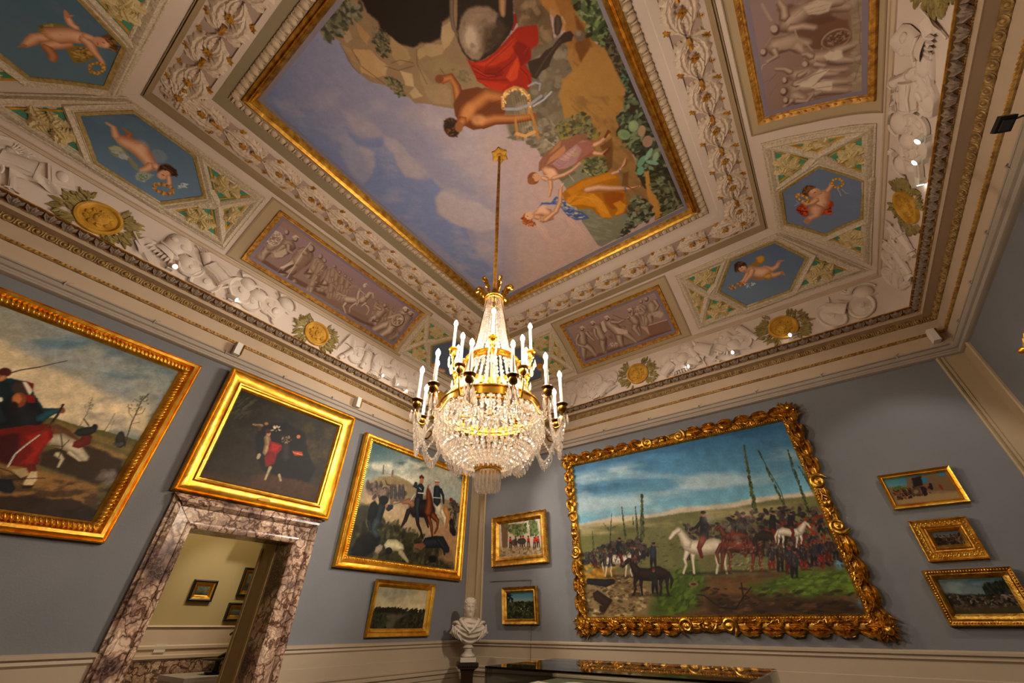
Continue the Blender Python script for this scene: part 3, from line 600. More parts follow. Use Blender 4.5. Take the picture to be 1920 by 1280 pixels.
['E','8f5216',[335,1161,2,-20,-10,-2],0,1],
['E','c07828',[317,1156,-6,-20,-8,4],0,1],
['E','e8a848',[295,1153,-12,-14,-6,8],0,1],
['E','8f5216',[270,1151,-16,-4,0,10],0,1],
['E','c07828',[245,1150,-16,8,2,10],0,1],
['E','e8a848',[219,1151,-10,16,8,8],0,1],
['E','8f5216',[196,1154,-2,20,10,2],0,1],
['E','c07828',[177,1158,6,20,10,-6],0,1],
['E','e8a848',[163,1163,12,12,6,-10],0,1],
['E','8f5216',[154,1169,16,4,2,-12],0,1],
['E','c07828',[152,1176,14,-8,-4,-12],0,1],
['E','e8a848',[156,1182,10,-16,-8,-6],0,1],
['E','8f5216',[167,1188,2,-18,-10,-2],0,1],
['E','c07828',[183,1193,-6,-18,-10,4],0,1],
['E','e8a848',[203,1198,-12,-12,-6,10],0,1],
['E','8f5216',[227,1201,-16,-4,-2,10],0,1],
['E','c07828',[253,1202,-16,6,2,10],0,1],
['E','e8a848',[278,1202,-10,14,8,6],0,1],
['E','8f5216',[302,1199,-2,20,10,2],0,1],
['E','c07828',[323,1196,6,18,10,-6],0,1],
['E','e8a848',[340,1192,12,10,6,-10],0,1],
['E','8f5216',[351,1185,16,4,2,-10],0,1],
['E','c07828',[356,1180,16,-8,-2,-12],0,1],
['E','e8a848',[355,1173,12,-16,-6,-8],0,1],
['D',['e8ecec','c8d4e0'],13.4,30,[361,1160,497,1125,488,1071,381,1053,358,1103],.4,None,.9]],
'cherR':[['G','6c7fa0','7888a6',[4249,1246,5312,1185],[4003,1611,4178,710,5492,688,5462,1789],0,0,1],
['C','8490a8',128.9,.5,.8,[4068,1583,4232,734,5505,718,5465,1745],.35,16.1,1,0],
['P','a83818',[4888,1479,4815,1459,4771,1405,4810,1357,4902,1332,5012,1359,5017,1399,4953,1445],5.6,7.5,1],
['D',['d85c30','7d2008'],28,40,[4881,1465,4803,1407,4834,1346,4966,1350,5006,1398],.5,None,.9],
['P','b0401c',[4739,1134,4779,1083,4851,1080,4911,1106,4977,1103,5019,1117,5001,1170,5017,1232,4942,1204,4862,1152],5.2,6.9,1],
['D',['d85c30','7d2008'],25.9,40,[4944,1192,4867,1128,4932,1107,5009,1116,4991,1169],.5,None,.9],
['F',[4614,1152,4569,1121,4516,1096,4477,1090],[71,63,47,39],'a8684a d9a07c f2ccaa',-.4,0],
['F',[4630,1176,4706,1204,4789,1208,4871,1237],[154,177,192,177],'a8684a d9a07c f2ccaa',-.1,.3],
['E','f2ccaa',[4765,1225,10,-48,76,4],43,.8],
['S','a8684a',7.2,[4809,1180,4821,1171],0,1],
['F',[4868,1261,4955,1267,5010,1270,5060,1337,5115,1373],[189,162,108,72,54],'a8684a d9a07c f2ccaa',-.1,.4],
['T',[5082,1364,5126,1387,5162,1370],[56,56,37],'c9805c',0,1],
['F',[4718,1253,4775,1305,4789,1356,4740,1390],[95,83,69,52],'a8684a d9a07c f2ccaa',-.5,-.1],
['E','6b4428',[4555,1314,-20,-74,92,-8],8,1],
['E','d99c78',[4593,1263,-38,-62,64,-14],9,1],
['E','f2ccaa',[4562,1272,-16,-32,32,-4],16,.8],
['D',['5a3820','8a6038'],21.6,60,[4614,1392,4515,1371,4467,1320,4487,1239,4529,1288,4569,1340,4637,1369],.5,None,.9],
['S','5a3020',8.5,[4595,1266,4584,1250],3.4,1],
['S','a84030',7.7,[4632,1212,4617,1187],3.1,1],
['E','e09a80',[4638,1236,4,-14,20,0],10,.7],
['E','d89820',[4484,978,0,-12,14,0],0,1],
['E','f4c84a',[4498,980,18,-10,14,4],0,1],
['E','a86a12',[4512,984,22,-2,2,8],0,1],
['E','d89820',[4525,990,20,6,-8,6],0,1],
['E','f4c84a',[4536,997,8,12,-14,4],0,1],
['E','a86a12',[4545,1006,-10,14,-16,-2],0,1],
['E','d89820',[4548,1017,-20,6,-4,-6],0,1],
['E','f4c84a',[4551,1028,-26,-2,2,-8],0,1],
['E','a86a12',[4548,1039,-12,-12,10,-4],0,1],
['E','d89820',[4542,1050,6,-16,14,0],0,1],
['E','f4c84a',[4535,1059,16,-10,10,6],0,1],
['E','a86a12',[4525,1067,20,0,-2,10],0,1],
['E','d89820',[4512,1075,18,8,-6,6],0,1],
['E','f4c84a',[4499,1079,4,14,-18,4],0,1],
['E','a86a12',[4484,1082,-12,14,-16,-2],0,1],
['E','d89820',[4468,1083,-20,6,-4,-8],0,1],
['E','f4c84a',[4454,1081,-26,-2,4,-6],0,1],
['E','a86a12',[4440,1078,-12,-12,10,-4],0,1],
['E','d89820',[4428,1072,2,-12,14,0],0,1],
['E','f4c84a',[4420,1064,16,-10,8,6],0,1],
['E','a86a12',[4411,1055,24,-2,2,8],0,1],
['E','d89820',[4408,1045,16,8,-6,6],0,1],
['E','f4c84a',[4408,1034,4,14,-12,2],0,1],
['E','a86a12',[4409,1024,-8,10,-10,-4],0,1],
['E','d89820',[4416,1013,-24,6,-10,-6],0,1],
['E','f4c84a',[4421,1003,-20,-2,2,-6],0,1],
['E','a86a12',[4432,994,-16,-8,8,-4],0,1],
['E','d89820',[4442,988,0,-14,14,0],0,1],
['E','f4c84a',[4456,982,14,-8,8,6],0,1],
['E','a86a12',[4469,979,22,-2,2,8],0,1],
['E','d89820',[4743,1322,4,-14,12,2],0,1],
['E','f4c84a',[4749,1327,20,-12,12,6],0,1],
['E','a86a12',[4754,1333,22,0,-2,10],0,1],
['E','d89820',[4754,1343,20,8,-10,6],0,1],
['E','f4c84a',[4749,1355,6,14,-14,2],0,1],
['E','a86a12',[4742,1368,-10,12,-10,-6],0,1],
['E','d89820',[4735,1381,-24,4,-8,-8],0,1],
['E','f4c84a',[4721,1395,-22,-4,6,-8],0,1],
['E','a86a12',[4706,1409,-14,-12,16,-4],0,1],
['E','d89820',[4694,1421,0,-14,12,2],0,1],
['E','f4c84a',[4674,1433,24,-10,14,6],0,1],
['E','a86a12',[4660,1442,24,0,-2,8],0,1],
['E','d89820',[4642,1449,20,10,-4,6],0,1],
['E','f4c84a',[4629,1453,4,14,-14,2],0,1],
['E','a86a12',[4616,1455,-12,12,-8,-6],0,1],
['E','d89820',[4607,1453,-24,6,-6,-8],0,1],
['E','f4c84a',[4602,1448,-26,-4,2,-6],0,1],
['E','a86a12',[4598,1442,-10,-14,16,-6],0,1],
['E','d89820',[4599,1433,6,-16,20,0],0,1],
['E','f4c84a',[4603,1421,22,-10,14,6],0,1],
['E','a86a12',[4610,1408,24,0,0,10],0,1],
['E','d89820',[4620,1395,20,8,-10,6],0,1],
['E','f4c84a',[4632,1381,6,14,-14,2],0,1],
['E','a86a12',[4647,1367,-10,12,-14,-4],0,1],
['E','d89820',[4660,1355,-22,4,-2,-10],0,1],
['E','f4c84a',[4675,1344,-20,-6,8,-10],0,1],
['E','a86a12',[4694,1333,-18,-10,8,-2],0,1],
['E','d89820',[4707,1327,4,-16,18,0],0,1],
['E','f4c84a',[4722,1322,16,-8,8,8],0,1],
['E','a86a12',[4732,1321,30,-2,6,8],0,1],
['S','d8d4d8',7.9,[4576,1031,4637,1011,4698,1001],6.3,.7],
['S','d8d4d8',7.5,[4580,992,4650,954,4661,927],6,.7],
['S','d8d4d8',6.8,[4705,1462,4754,1435,4795,1490],6.8,.7]],
'cherL':[['G','5a7690','6a86a4',[-959,1284,-288,745],[-1345,1148,-384,1852,481,836,-660,0],0,0,1],
['C','72869a',120.2,.5,.8,[-1262,1116,-385,1852,346,880,-664,0],.4,20,1,0],
['P','8c8c6c',[-795,1049,-766,1115,-713,1146,-618,1104,-526,1053,-486,987,-545,999,-611,1049,-676,1004,-718,987,-772,1015],5.8,0,1],
['P','b8bc9c',[-785,1045,-763,1109,-724,1133,-670,1105,-723,1073,-755,1034],7.7,0,.9],
['D',['8a9498','b8c0c0'],20.2,30,[-755,1034,-664,1112,-627,1046,-691,1002],.6,None,.9],
['E','8a98a8',[-435,1319,70,18,12,-88],10,.7],
['S','6a7888',5,[-485,1357,-411,1315],4,.6],
['F',[-911,1301,-857,1307,-799,1228,-744,1218],[19,48,86,106],'a8684a d9a07c f2ccaa',-.3,-.4],
['F',[-791,1360,-731,1357,-719,1294,-738,1241],[20,51,71,91],'8f5030 b8784c',0,0],
['F',[-744,1218,-656,1246,-577,1246,-505,1205,-432,1161],[125,176,197,156,114],'a8684a d9a07c f2ccaa',-0,-.4],
['E','f2ccaa',[-596,1287,34,40,28,-62],40,.7],
['S','b87a58',8.1,[-654,1281,-609,1334,-567,1321],6.1,.6],
['F',[-432,1161,-448,1078,-474,1016],[91,71,51],'a8684a d9a07c f2ccaa',0,0],
['F',[-414,1182,-364,1174],[96,75],'a8684a d9a07c f2ccaa',0,0],
['P','9aa898',[-493,964,-462,1029,-400,1052,-365,1075,-382,976,-386,908,-454,882,-485,910],6.2,8.2,1],
['D',['c0ccb8','748474'],19.8,30,[-483,943,-395,1041,-403,906],.5,None,.9],
['E','4a2c1c',[-311,1202,62,44,28,-90],11,1],
['E','e0a884',[-304,1144,38,64,32,-48],11,1],
['D',['3a2014','6b4428'],25.6,50,[-374,1195,-329,1280,-253,1301,-206,1222,-248,1208,-293,1223],.5,None,.9],
['S','5a3020',8.5,[-316,1130,-298,1134],4.3,1],
['F',[-262,1158,-220,1089,-218,1041],[52,52,37],'a8684a d9a07c f2ccaa',0,0],
['E','b87c38',[-151,1014,14,16,6,-16],0,1],
['E','d8a050',[-147,1002,20,-6,0,-20],0,1],
['E','8a5a20',[-148,987,16,-22,-6,-12],0,1],
['E','b87c38',[-152,972,4,-30,-10,0],0,1],
['E','d8a050',[-160,957,-10,-24,-10,12],0,1],
['E','8a5a20',[-171,943,-20,-6,-4,18],0,1],
['E','b87c38',[-186,931,-18,14,4,16],0,1],
['E','d8a050',[-202,921,-10,28,10,6],0,1],
['E','8a5a20',[-219,914,2,28,10,-6],0,1],
['E','b87c38',[-237,909,14,16,6,-14],0,1],
['E','d8a050',[-255,908,20,-4,0,-16],0,1],
['E','8a5a20',[-271,910,16,-22,-6,-12],0,1],
['E','b87c38',[-284,915,2,-28,-12,0],0,1],
['E','d8a050',[-295,924,-10,-24,-10,10],0,1],
['E','8a5a20',[-303,934,-18,-6,-2,18],0,1],
['E','b87c38',[-306,947,-18,14,4,14],0,1],
['E','d8a050',[-306,961,-10,28,10,8],0,1],
['E','8a5a20',[-302,976,2,28,10,-6],0,1],
['E','b87c38',[-295,991,16,14,8,-16],0,1],
['E','d8a050',[-283,1003,18,-2,-2,-16],0,1],
['E','8a5a20',[-270,1016,16,-22,-6,-12],0,1],
['E','b87c38',[-254,1027,4,-30,-10,0],0,1],
['E','d8a050',[-236,1035,-10,-24,-10,12],0,1],
['E','8a5a20',[-218,1040,-18,-6,-4,18],0,1],
['E','b87c38',[-201,1041,-18,16,4,18],0,1],
['E','d8a050',[-184,1040,-10,28,10,4],0,1],
['E','8a5a20',[-170,1034,4,30,10,-6],0,1],
['E','b87c38',[-159,1026,16,16,8,-18],0,1],
['D',['c8d0d8'],17.5,18,[-150,1083,-124,1195,-75,1217,-100,1104],.4,None,.9]],
'cherF':[['G','4f6c82','5f7d92',[-3875,1220,-4611,1384],[-3837,719,-2847,1593,-5666,1852,-5571,853],0,0,1],
['C','6a7c88',108.3,.5,.8,[-3962,830,-3177,1523,-4474,1842,-5346,957],.4,13.5,1,0],
['P','8a7434',[-4221,1156,-4163,1159,-4106,1184,-4057,1225,-4031,1270,-4032,1305,-4056,1274,-4118,1218,-4152,1203,-4187,1188,-4198,1222,-4245,1233,-4282,1209,-4249,1184,-4244,1163],4.1,4.1,1],
['D',['b09a54','6b5822'],15.3,40,[-4178,1162,-4084,1213,-4172,1202,-4220,1230,-4255,1197],.5,None,.9],
['P','8f7434',[-4286,1320,-4219,1344,-4171,1408,-4088,1465,-4138,1494,-4227,1492,-4342,1448,-4412,1402,-4382,1369,-4326,1341],4.4,5.8,1],
['D',['b8984c','6b5424','c9a458'],19.4,50,[-4264,1340,-4103,1469,-4218,1481,-4388,1406],.4,.6,.9],
['F',[-4271,1200,-4317,1157,-4399,1136,-4467,1117],[98,78,65,26],'a8684a d9a07c f2ccaa',.5,-.1],
['T',[-4456,1119,-4484,1103,-4514,1083],[34,20,7],'b8704c',0,1],
['F',[-4207,1317,-4287,1269,-4334,1234,-4367,1222],[91,91,77,63],'a8684a d9a07c f2ccaa',.3,-.1],
['F',[-4367,1222,-4406,1254,-4441,1271,-4500,1276],[77,69,62,46],'8f5030 b8784c cf9468',0,0],
['F',[-4215,1233,-4149,1286,-4091,1341,-4071,1389],[143,143,137,109],'a8684a d9a07c f2ccaa',.2,-.1],
['E','f2ccaa',[-4094,1367,24,22,-50,8],27,.6],
['S','a8684a',4.8,[-4156,1266,-4156,1271],0,1],
['F',[-4001,1333,-3989,1301,-3952,1282,-3928,1270],[60,60,51,33],'a8684a d9a07c f2ccaa',.3,-.1],
['T',[-3928,1270,-3890,1256,-3871,1248],[33,27,11],'c9805c',0,1],
['T',[-3913,1276,-3883,1295],[20,9],'c9805c',0,1],
['F',[-4086,1393,-4114,1433,-4170,1467,-4226,1521,-4259,1541],[90,82,60,40,30],'a8684a d9a07c f2ccaa',.7,.1],
['F',[-4041,1397,-4025,1431],[78,64],'a8684a d9a07c f2ccaa',0,0],
['E','6b4428',[-3978,1522,-18,48,-84,-6],9,1],
['E','d99c78',[-4024,1484,8,50,-60,0],9,1],
['E','f2ccaa',[-4026,1518,0,20,-32,0],15,.8],
['D',['6a4828','9a7440','4a2c14'],17.3,70,[-3944,1483,-3915,1533,-3958,1575,-4037,1582,-4051,1551,-3981,1546,-3967,1506],.5,None,.9],
['S','5a3020',6.7,[-4015,1492,-4012,1503],3,1],
['S','a84030',6.1,[-4045,1466,-4067,1474],2.7,1],
['E','c88820',[-4309,1560,8,10,-12,4],0,1],
['E','f0b840',[-4321,1562,-4,12,-16,-2],0,1],
['E','946010',[-4336,1562,-22,6,-10,-6],0,1],
['E','c88820',[-4349,1561,-28,-2,-2,-6],0,1],
['E','f0b840',[-4366,1558,-18,-8,14,-4],0,1],
['E','946010',[-4378,1554,-4,-12,10,-2],0,1],
['E','c88820',[-4391,1548,12,-8,12,4],0,1],
['E','f0b840',[-4406,1541,28,-2,8,8],0,1],
['E','946010',[-4416,1534,28,4,0,6],0,1],
['E','c88820',[-4422,1526,10,10,-16,2],0,1],
['E','f0b840',[-4427,1518,-4,10,-16,-2],0,1],
['E','946010',[-4428,1510,-22,6,-10,-4],0,1],
['E','c88820',[-4427,1503,-28,-2,-2,-8],0,1],
['E','f0b840',[-4422,1496,-18,-6,6,-4],0,1],
['E','946010',[-4416,1491,-4,-12,18,0],0,1],
['E','c88820',[-4407,1486,16,-6,12,4],0,1],
['E','f0b840',[-4396,1483,20,-2,2,6],0,1],
['E','946010',[-4384,1482,26,4,-8,4],0,1],
['E','c88820',[-4370,1482,10,8,-10,2],0,1],
['E','f0b840',[-4355,1483,-8,10,-14,0],0,1],
['E','946010',[-4341,1486,-20,6,-10,-6],0,1],
['E','c88820',[-4326,1491,-26,-2,-2,-8],0,1],
['E','f0b840',[-4312,1496,-18,-6,6,-4],0,1],
['E','946010',[-4301,1503,-6,-12,10,-2],0,1],
['E','c88820',[-4291,1510,12,-8,14,4],0,1],
['E','f0b840',[-4284,1518,18,-4,2,6],0,1],
['E','946010',[-4281,1525,26,6,-8,6],0,1],
['E','c88820',[-4277,1534,10,8,-16,0],0,1],
['E','f0b840',[-4277,1541,-10,10,-16,-2],0,1],
['E','946010',[-4282,1547,-20,6,-8,-4],0,1],
['E','c88820',[-4288,1553,-30,-2,-4,-8],0,1],
['E','f0b840',[-4297,1558,-18,-8,8,-6],0,1]],
'cherX':[['C','7486a0',200,.5,.8,[-6000,0,8000,0,8000,2000,-6000,2000],.4,0,1,0],
['F',[4476,778,4612,799,4734,841],[101,126,101],'a8684a d9a07c f2ccaa',0,0],
['E','c98a34',[4467,831,62,38,38,-50],0,1]],
'cherY':[['C','7486a0',200,.5,.8,[-6000,0,8000,0,8000,2000,-6000,2000],.4,0,1,0],
['F',[-3580,1017,-3493,936,-3396,876],[93,116,93],'a8684a d9a07c f2ccaa',0,0],
['E','c98a34',[-3534,1054,64,-26,-32,-56],0,1]],
'grisB':[['G','a88c88','96786a',[-1711,1736,-1870,746],[-2647,1852,-227,1698,-820,0,-3311,795],0,0,1],
['C','8a6a5c',157.1,.45,.75,[-2692,1852,-360,1332,-820,0,-3311,795],.5,28.6,1,0],
['P','755244',[-2602,885,-2270,878,-1900,884,-1570,836,-1286,878,-881,852,-879,791,-1419,792,-1848,800,-2629,794],14.2,8.5,.9],
['P','8a6656',[-1267,1055,-910,1042,-886,839,-1286,878],5.2,0,1],
['P','c4a28e',[-1367,1082,-1267,1055,-1286,878,-1331,1003],6.7,0,1],
['S','e0c8b4',9.4,[-1352,1084,-1265,1062,-910,1042],5.4,1],
['D',['8c6c5e','b09484','7a5a4c'],37.4,50,[-2268,1433,-1629,1291,-1617,1124,-2147,1011,-2286,1238],.6,None,.6],
['F',[-2468,1175,-2526,1059,-2605,886],[163,130,65],'5f463a 9c8070 d8c4b2',-.4,.6],
['F',[-2468,1175,-2392,1023,-2357,861],[156,124,62],'5f463a 9c8070 d8c4b2',-.4,.6],
['F',[-2401,1387,-2434,1281,-2468,1175],[196,175,165],'5f463a 9c8070 d8c4b2',-.4,.6],
['F',[-2468,1382,-2559,1299,-2589,1207],[85,63,48],'5f463a 9c8070 d8c4b2',-.4,.6],
['F',[-2316,1369,-2286,1238,-2248,1155],[84,63,47],'5f463a 9c8070 d8c4b2',-.4,.6],
['E','5f463a',[-2350,1464,34,-14,-22,-44],1,1],
['E','d8c4b2',[-2354,1476,26,-12,-16,-34],3,.75],
['T',[-2373,1503,-2326,1508,-2301,1459],[26,32,11],'d8c4b2',0,1],
['T',[-2599,1220,-2537,1151,-2440,1086],[12,19,9],'d8c4b2',0,1],
['F',[-2086,1138,-2114,1031,-2157,852],[152,122,61],'5f463a 9c8070 d8c4b2',-.4,.6],
['F',[-2086,1138,-2147,1011,-2178,876],[153,123,61],'5f463a 9c8070 d8c4b2',-.4,.6],
['F',[-2088,1389,-2087,1264,-2086,1138],[194,174,163],'5f463a 9c8070 d8c4b2',-.4,.6],
['F',[-2146,1364,-2181,1261,-2167,1146],[82,61,46],'5f463a 9c8070 d8c4b2',-.4,.6],
['E','5f463a',[-2122,1483,34,-14,-20,-42],1,1],
['E','d8c4b2',[-2125,1496,24,-10,-16,-32],3,.75],
['T',[-2144,1522,-2099,1526,-2075,1479],[26,31,10],'d8c4b2',0,1],
['F',[-1770,1140,-1654,1041,-1553,844],[166,133,66],'5f463a 9c8070 d8c4b2',-.4,.6],
['F',[-1770,1140,-1814,978,-1818,868],[170,136,68],'5f463a 9c8070 d8c4b2',-.4,.6],
['F',[-1843,1382,-1807,1261,-1770,1140],[218,195,184],'5f463a 9c8070 d8c4b2',-.4,.6],
['F',[-1794,1377,-1690,1317,-1569,1329],[91,68,51],'5f463a 9c8070 d8c4b2',-.3,.6],
['E','5f463a',[-1842,1468,36,-18,-24,-48],1,1],
['E','d8c4b2',[-1846,1482,26,-14,-18,-38],3,.75],
['T',[-1868,1511,-1818,1516,-1790,1462],[29,34,11],'d8c4b2',0,1],
['P','d8c4b2',[-1807,1285,-1702,1193,-1617,1124,-1618,1059,-1728,1072,-1795,1117],8.5,7.1,.9],
['P','6b4c3e',[-2005,1436,-1909,1478,-1951,1231,-2027,1231],4.3,0,1],
['P','d0bba8',[-1985,1445,-1913,1470,-1944,1245,-2005,1230,-2013,1291],8.6,0,1],
['P','a08474',[-2027,1197,-1957,1218,-1926,1155,-2010,1106],4.3,0,1],
['S','5f463a',8.3,[-1712,1489,-1599,1357,-1545,1318],2.8,1],
['F',[-1403,1193,-1426,1107,-1435,938],[139,112,56],'5f463a 9c8070 d8c4b2',-.3,.6],
['F',[-1403,1193,-1485,1101,-1447,927],[140,112,56],'5f463a 9c8070 d8c4b2',-.3,.6],
['F',[-1439,1367,-1421,1280,-1403,1193],[171,153,144],'5f463a 9c8070 d8c4b2',-.4,.6],
['F',[-1415,1357,-1381,1435,-1363,1491],[72,54,41],'5f463a 9c8070 d8c4b2',-.4,.6],
['F',[-1480,1337,-1521,1340],[73,46],'5f463a 9c8070 d8c4b2',-.4,.6],
['E','5f463a',[-1414,1446,28,-14,-18,-38],1,1],
['E','d8c4b2',[-1417,1458,20,-12,-14,-30],3,.75],
['T',[-1434,1482,-1396,1485,-1373,1442],[23,28,9],'d8c4b2',0,1],
['F',[-1230,1306,-1286,1237,-1326,1096],[129,103,52],'5f463a 9c8070 d8c4b2',-.4,.6],
['F',[-1230,1306,-1263,1195,-1297,1084],[125,100,50],'5f463a 9c8070 d8c4b2',-.4,.6],
['F',[-1180,1422,-1205,1364,-1230,1306],[157,141,133],'5f463a 9c8070 d8c4b2',-.3,.6],
['F',[-1220,1425,-1196,1321],[68,43],'5f463a 9c8070 d8c4b2',-.3,.6],
['E','5f463a',[-1173,1526,26,-12,-14,-36],1,1],
['E','d8c4b2',[-1176,1536,20,-8,-12,-28],3,.75],
['F',[-1065,1280,-1189,1242,-1273,1074],[160,128,64],'5f463a 9c8070 d8c4b2',-.4,.6],
['F',[-1065,1280,-1160,1213,-1170,1092],[157,126,63],'5f463a 9c8070 d8c4b2',-.4,.6],
['F',[-1040,1405,-1052,1343,-1065,1280],[201,180,169],'5f463a 9c8070 d8c4b2',-.4,.6],
['F',[-969,1449,-950,1334,-1010,1285],[86,64,48],'5f463a 9c8070 d8c4b2',-.3,.7],
['E','5f463a',[-1075,1534,34,-16,-18,-46],1,1],
['E','d8c4b2',[-1079,1546,26,-10,-14,-32],3,.75],
['P','c9b4a2',[-1110,1269,-959,1248,-924,1171,-989,1108,-1092,1183],13.1,10.5,.8],
['D',['c4ac9a','8a6a5c'],29.3,36,[-1334,1478,-1231,1462,-1276,1326,-1368,1305],.6,None,.6],
['D',['d0bca8','9c7e70'],33.6,26,[-2056,1008,-1909,999,-1900,884,-2061,929],.5,None,.9]],
'grisL':[['G','a08690','94786c',[1199,1506,1327,713],[218,1362,3535,1852,5041,476,1348,0],0,0,1],
['P','8a6a5c',[907,704,932,875,1190,884,1555,893,2028,901,2810,960,3631,926,3593,726,2379,751,1445,693],16.3,11.6,.8],
['P','6b4c40',[1012,874,1266,861,1668,895,2002,944,2026,884,1602,812,1285,789,1044,815],10.7,8.6,.8],
['D',['c0a694','a48876','7d6052'],32.5,60,[908,811,1369,830,2024,803,3358,836,3279,704,2039,669,1029,697],.5,None,.6],
['F',[1017,1082,1010,986,1005,867],[131,105,52],'5f463a 9c8070 d8c4b2',-.7,0],
['F',[1017,1082,1007,954,1036,866],[133,106,53],'5f463a 9c8070 d8c4b2',-.7,0],
['F',[1048,1323,1032,1203,1017,1082],[179,160,151],'5f463a 9c8070 d8c4b2',-.7,0],
['E','5f463a',[1058,1450,22,22,22,-38],1,1],
['E','d8c4b2',[1048,1453,16,16,16,-30],2,.75],
['E','d8c6b4',[984,1254,80,76,58,-106],4,1],
['E','a48c7c',[984,1254,66,62,48,-90],6,.6],
['D',['e8dccc','8a6e60'],10.2,120,[909,1188,893,1306,972,1384,1061,1336,1084,1221,1030,1132,953,1126],.7,None,.9],
['E','8f7464',[976,1245,18,20,14,-26],4,1],
['F',[1162,1158,1154,1059,1130,991],[154,123,62],'5f463a 9c8070 d8c4b2',-.7,0],
['F',[1162,1158,1102,1041,1163,1006],[158,127,63],'5f463a 9c8070 d8c4b2',-.7,0],
['F',[1174,1323,1168,1241,1162,1158],[203,182,171],'5f463a 9c8070 d8c4b2',-.7,0],
['F',[1172,1291,1217,1210,1283,1210],[83,62,47],'5f463a 9c8070 d8c4b2',-.7,0],
['F',[1136,1241,1113,1096],[84,53],'5f463a 9c8070 d8c4b2',-.7,0],
['E','5f463a',[1195,1445,24,26,24,-44],1,1],
['E','d8c4b2',[1183,1448,20,20,20,-32],2,.75],
['T',[1154,1443,1170,1491,1218,1492],[27,32,11],'d8c4b2',0,1],
['P','cdb8a4',[1102,1041,1167,1224,1226,1157,1205,1044,1130,991],8.3,6.2,.9],
['F',[1411,1141,1406,995,1398,780],[206,165,82],'5f463a 9c8070 d8c4b2',-.7,0],
['F',[1411,1141,1394,940,1331,784],[207,166,83],'5f463a 9c8070 d8c4b2',-.7,0],
['P','5f463a',[1362,1283,1493,1407,1358,882,1425,878,1279,795],2.2,0,1],
['P','9c8070',[1405,1283,1465,1380,1282,893,1321,867],4.3,0,.9],
['S','d8c4b2',28.1,[1429,1267,1363,1191,1303,919],2.2,.8],
['S','d8c4b2',27.4,[1458,1293,1419,1243,1292,910],2.1,.8],
['S','d8c4b2',28.2,[1486,1319,1476,1294,1281,901],2.2,.8],
['F',[1427,1344,1419,1243,1411,1141],[268,239,225],'5f463a 9c8070 d8c4b2',-.7,0],
['F',[1382,1382,1342,1297,1371,1324],[114,85,64],'5f463a 9c8070 d8c4b2',-.7,0],
['F',[1426,1328,1374,1358],[112,70],'5f463a 9c8070 d8c4b2',-.7,0],
['E','5f463a',[1435,1457,34,32,34,-58],1,1],
['E','d8c4b2',[1420,1460,26,26,26,-44],2,.75],
['S','d8c4b2',10.7,[1369,1548,1371,1324,1403,1039,1427,747],2.1,1],
['P','8f7262',[1398,1318,1471,1386,1520,1304,1516,1077,1512,889,1433,1065],13.4,6.7,.7],
['F',[1644,1175,1638,1104,1651,1003],[149,120,60],'6f5448 a28676 c9b29f',-.7,0],
['F',[1644,1175,1674,1104,1697,1027],[151,121,60],'6f5448 a28676 c9b29f',-.7,0],
['P','6f5448',[1561,1310,1655,1396,1715,1100,1670,1077,1565,1012],2.2,0,1],
['P','a28676',[1592,1310,1635,1377,1659,1107,1594,1067],4.5,0,.9],
['S','c9b29f',19.9,[1610,1297,1585,1228,1609,1100],2.3,.8],
['S','c9b29f',20,[1630,1316,1626,1264,1619,1108],2.3,.8],
['S','c9b29f',19.9,[1650,1334,1666,1301,1628,1117],2.3,.8],
['F',[1608,1353,1626,1264,1644,1175],[186,166,157],'6f5448 a28676 c9b29f',-.7,0],
['F',[1622,1349,1629,1258,1672,1266],[79,59,44],'6f5448 a28676 c9b29f',-.7,0],
['E','6f5448',[1598,1435,24,24,24,-40],1,1],
['E','c9b29f',[1587,1438,18,16,18,-32],2,.75],
['F',[1728,1153,1723,1082,1736,980],[125,100,50],'6f5448 a28676 c9b29f',-.7,0],
['F',[1728,1153,1759,1081,1782,1003],[125,100,50],'6f5448 a28676 c9b29f',-.7,0],
['P','6f5448',[1653,1296,1731,1368,1798,1064,1752,1040,1664,988],2.3,0,1],
['P','a28676',[1679,1296,1714,1353,1751,1069,1689,1031],4.6,0,.9],
['S','c9b29f',16.3,[1693,1287,1676,1213,1703,1060],2.3,.8],
['S','c9b29f',16.8,[1710,1302,1710,1243,1713,1068],2.3,.8],
['S','c9b29f',16.7,[1727,1317,1744,1273,1723,1077],2.3,.8],
['F',[1692,1332,1710,1243,1728,1153],[159,142,134],'6f5448 a28676 c9b29f',-.7,0],
['F',[1706,1329,1713,1237,1757,1244],[65,49,37],'6f5448 a28676 c9b29f',-.7,0],
['E','6f5448',[1681,1415,22,18,20,-32],1,1],
['E','c9b29f',[1672,1418,16,12,16,-26],2,.75],
['F',[1879,1086,1873,1014,1884,914],[139,112,56],'6f5448 a28676 c9b29f',-.7,0],
['F',[1879,1086,1911,1013,1932,936],[136,109,54],'6f5448 a28676 c9b29f',-.7,0],
['P','6f5448',[1796,1229,1886,1308,1952,1002,1904,979,1801,923],2.4,0,1],
['P','a28676',[1826,1229,1866,1292,1898,1009,1830,971],4.8,0,.9],
['S','c9b29f',18.6,[1843,1218,1821,1143,1847,1001],2.3,.8],
['S','c9b29f',18.6,[1862,1234,1860,1178,1857,1009],2.3,.8],
['S','c9b29f',19.3,[1881,1251,1899,1211,1868,1017],2.4,.8],
['F',[1841,1269,1860,1178,1879,1086],[177,158,149],'6f5448 a28676 c9b29f',-.7,0],
['F',[1855,1265,1863,1172,1909,1179],[75,57,42],'6f5448 a28676 c9b29f',-.7,0],
['E','6f5448',[1830,1353,24,20,22,-38],1,1],
['E','c9b29f',[1820,1356,18,14,16,-28],2,.75],
['F',[1899,1154,1893,1081,1907,978],[127,101,51],'6f5448 a28676 c9b29f',-.7,0],
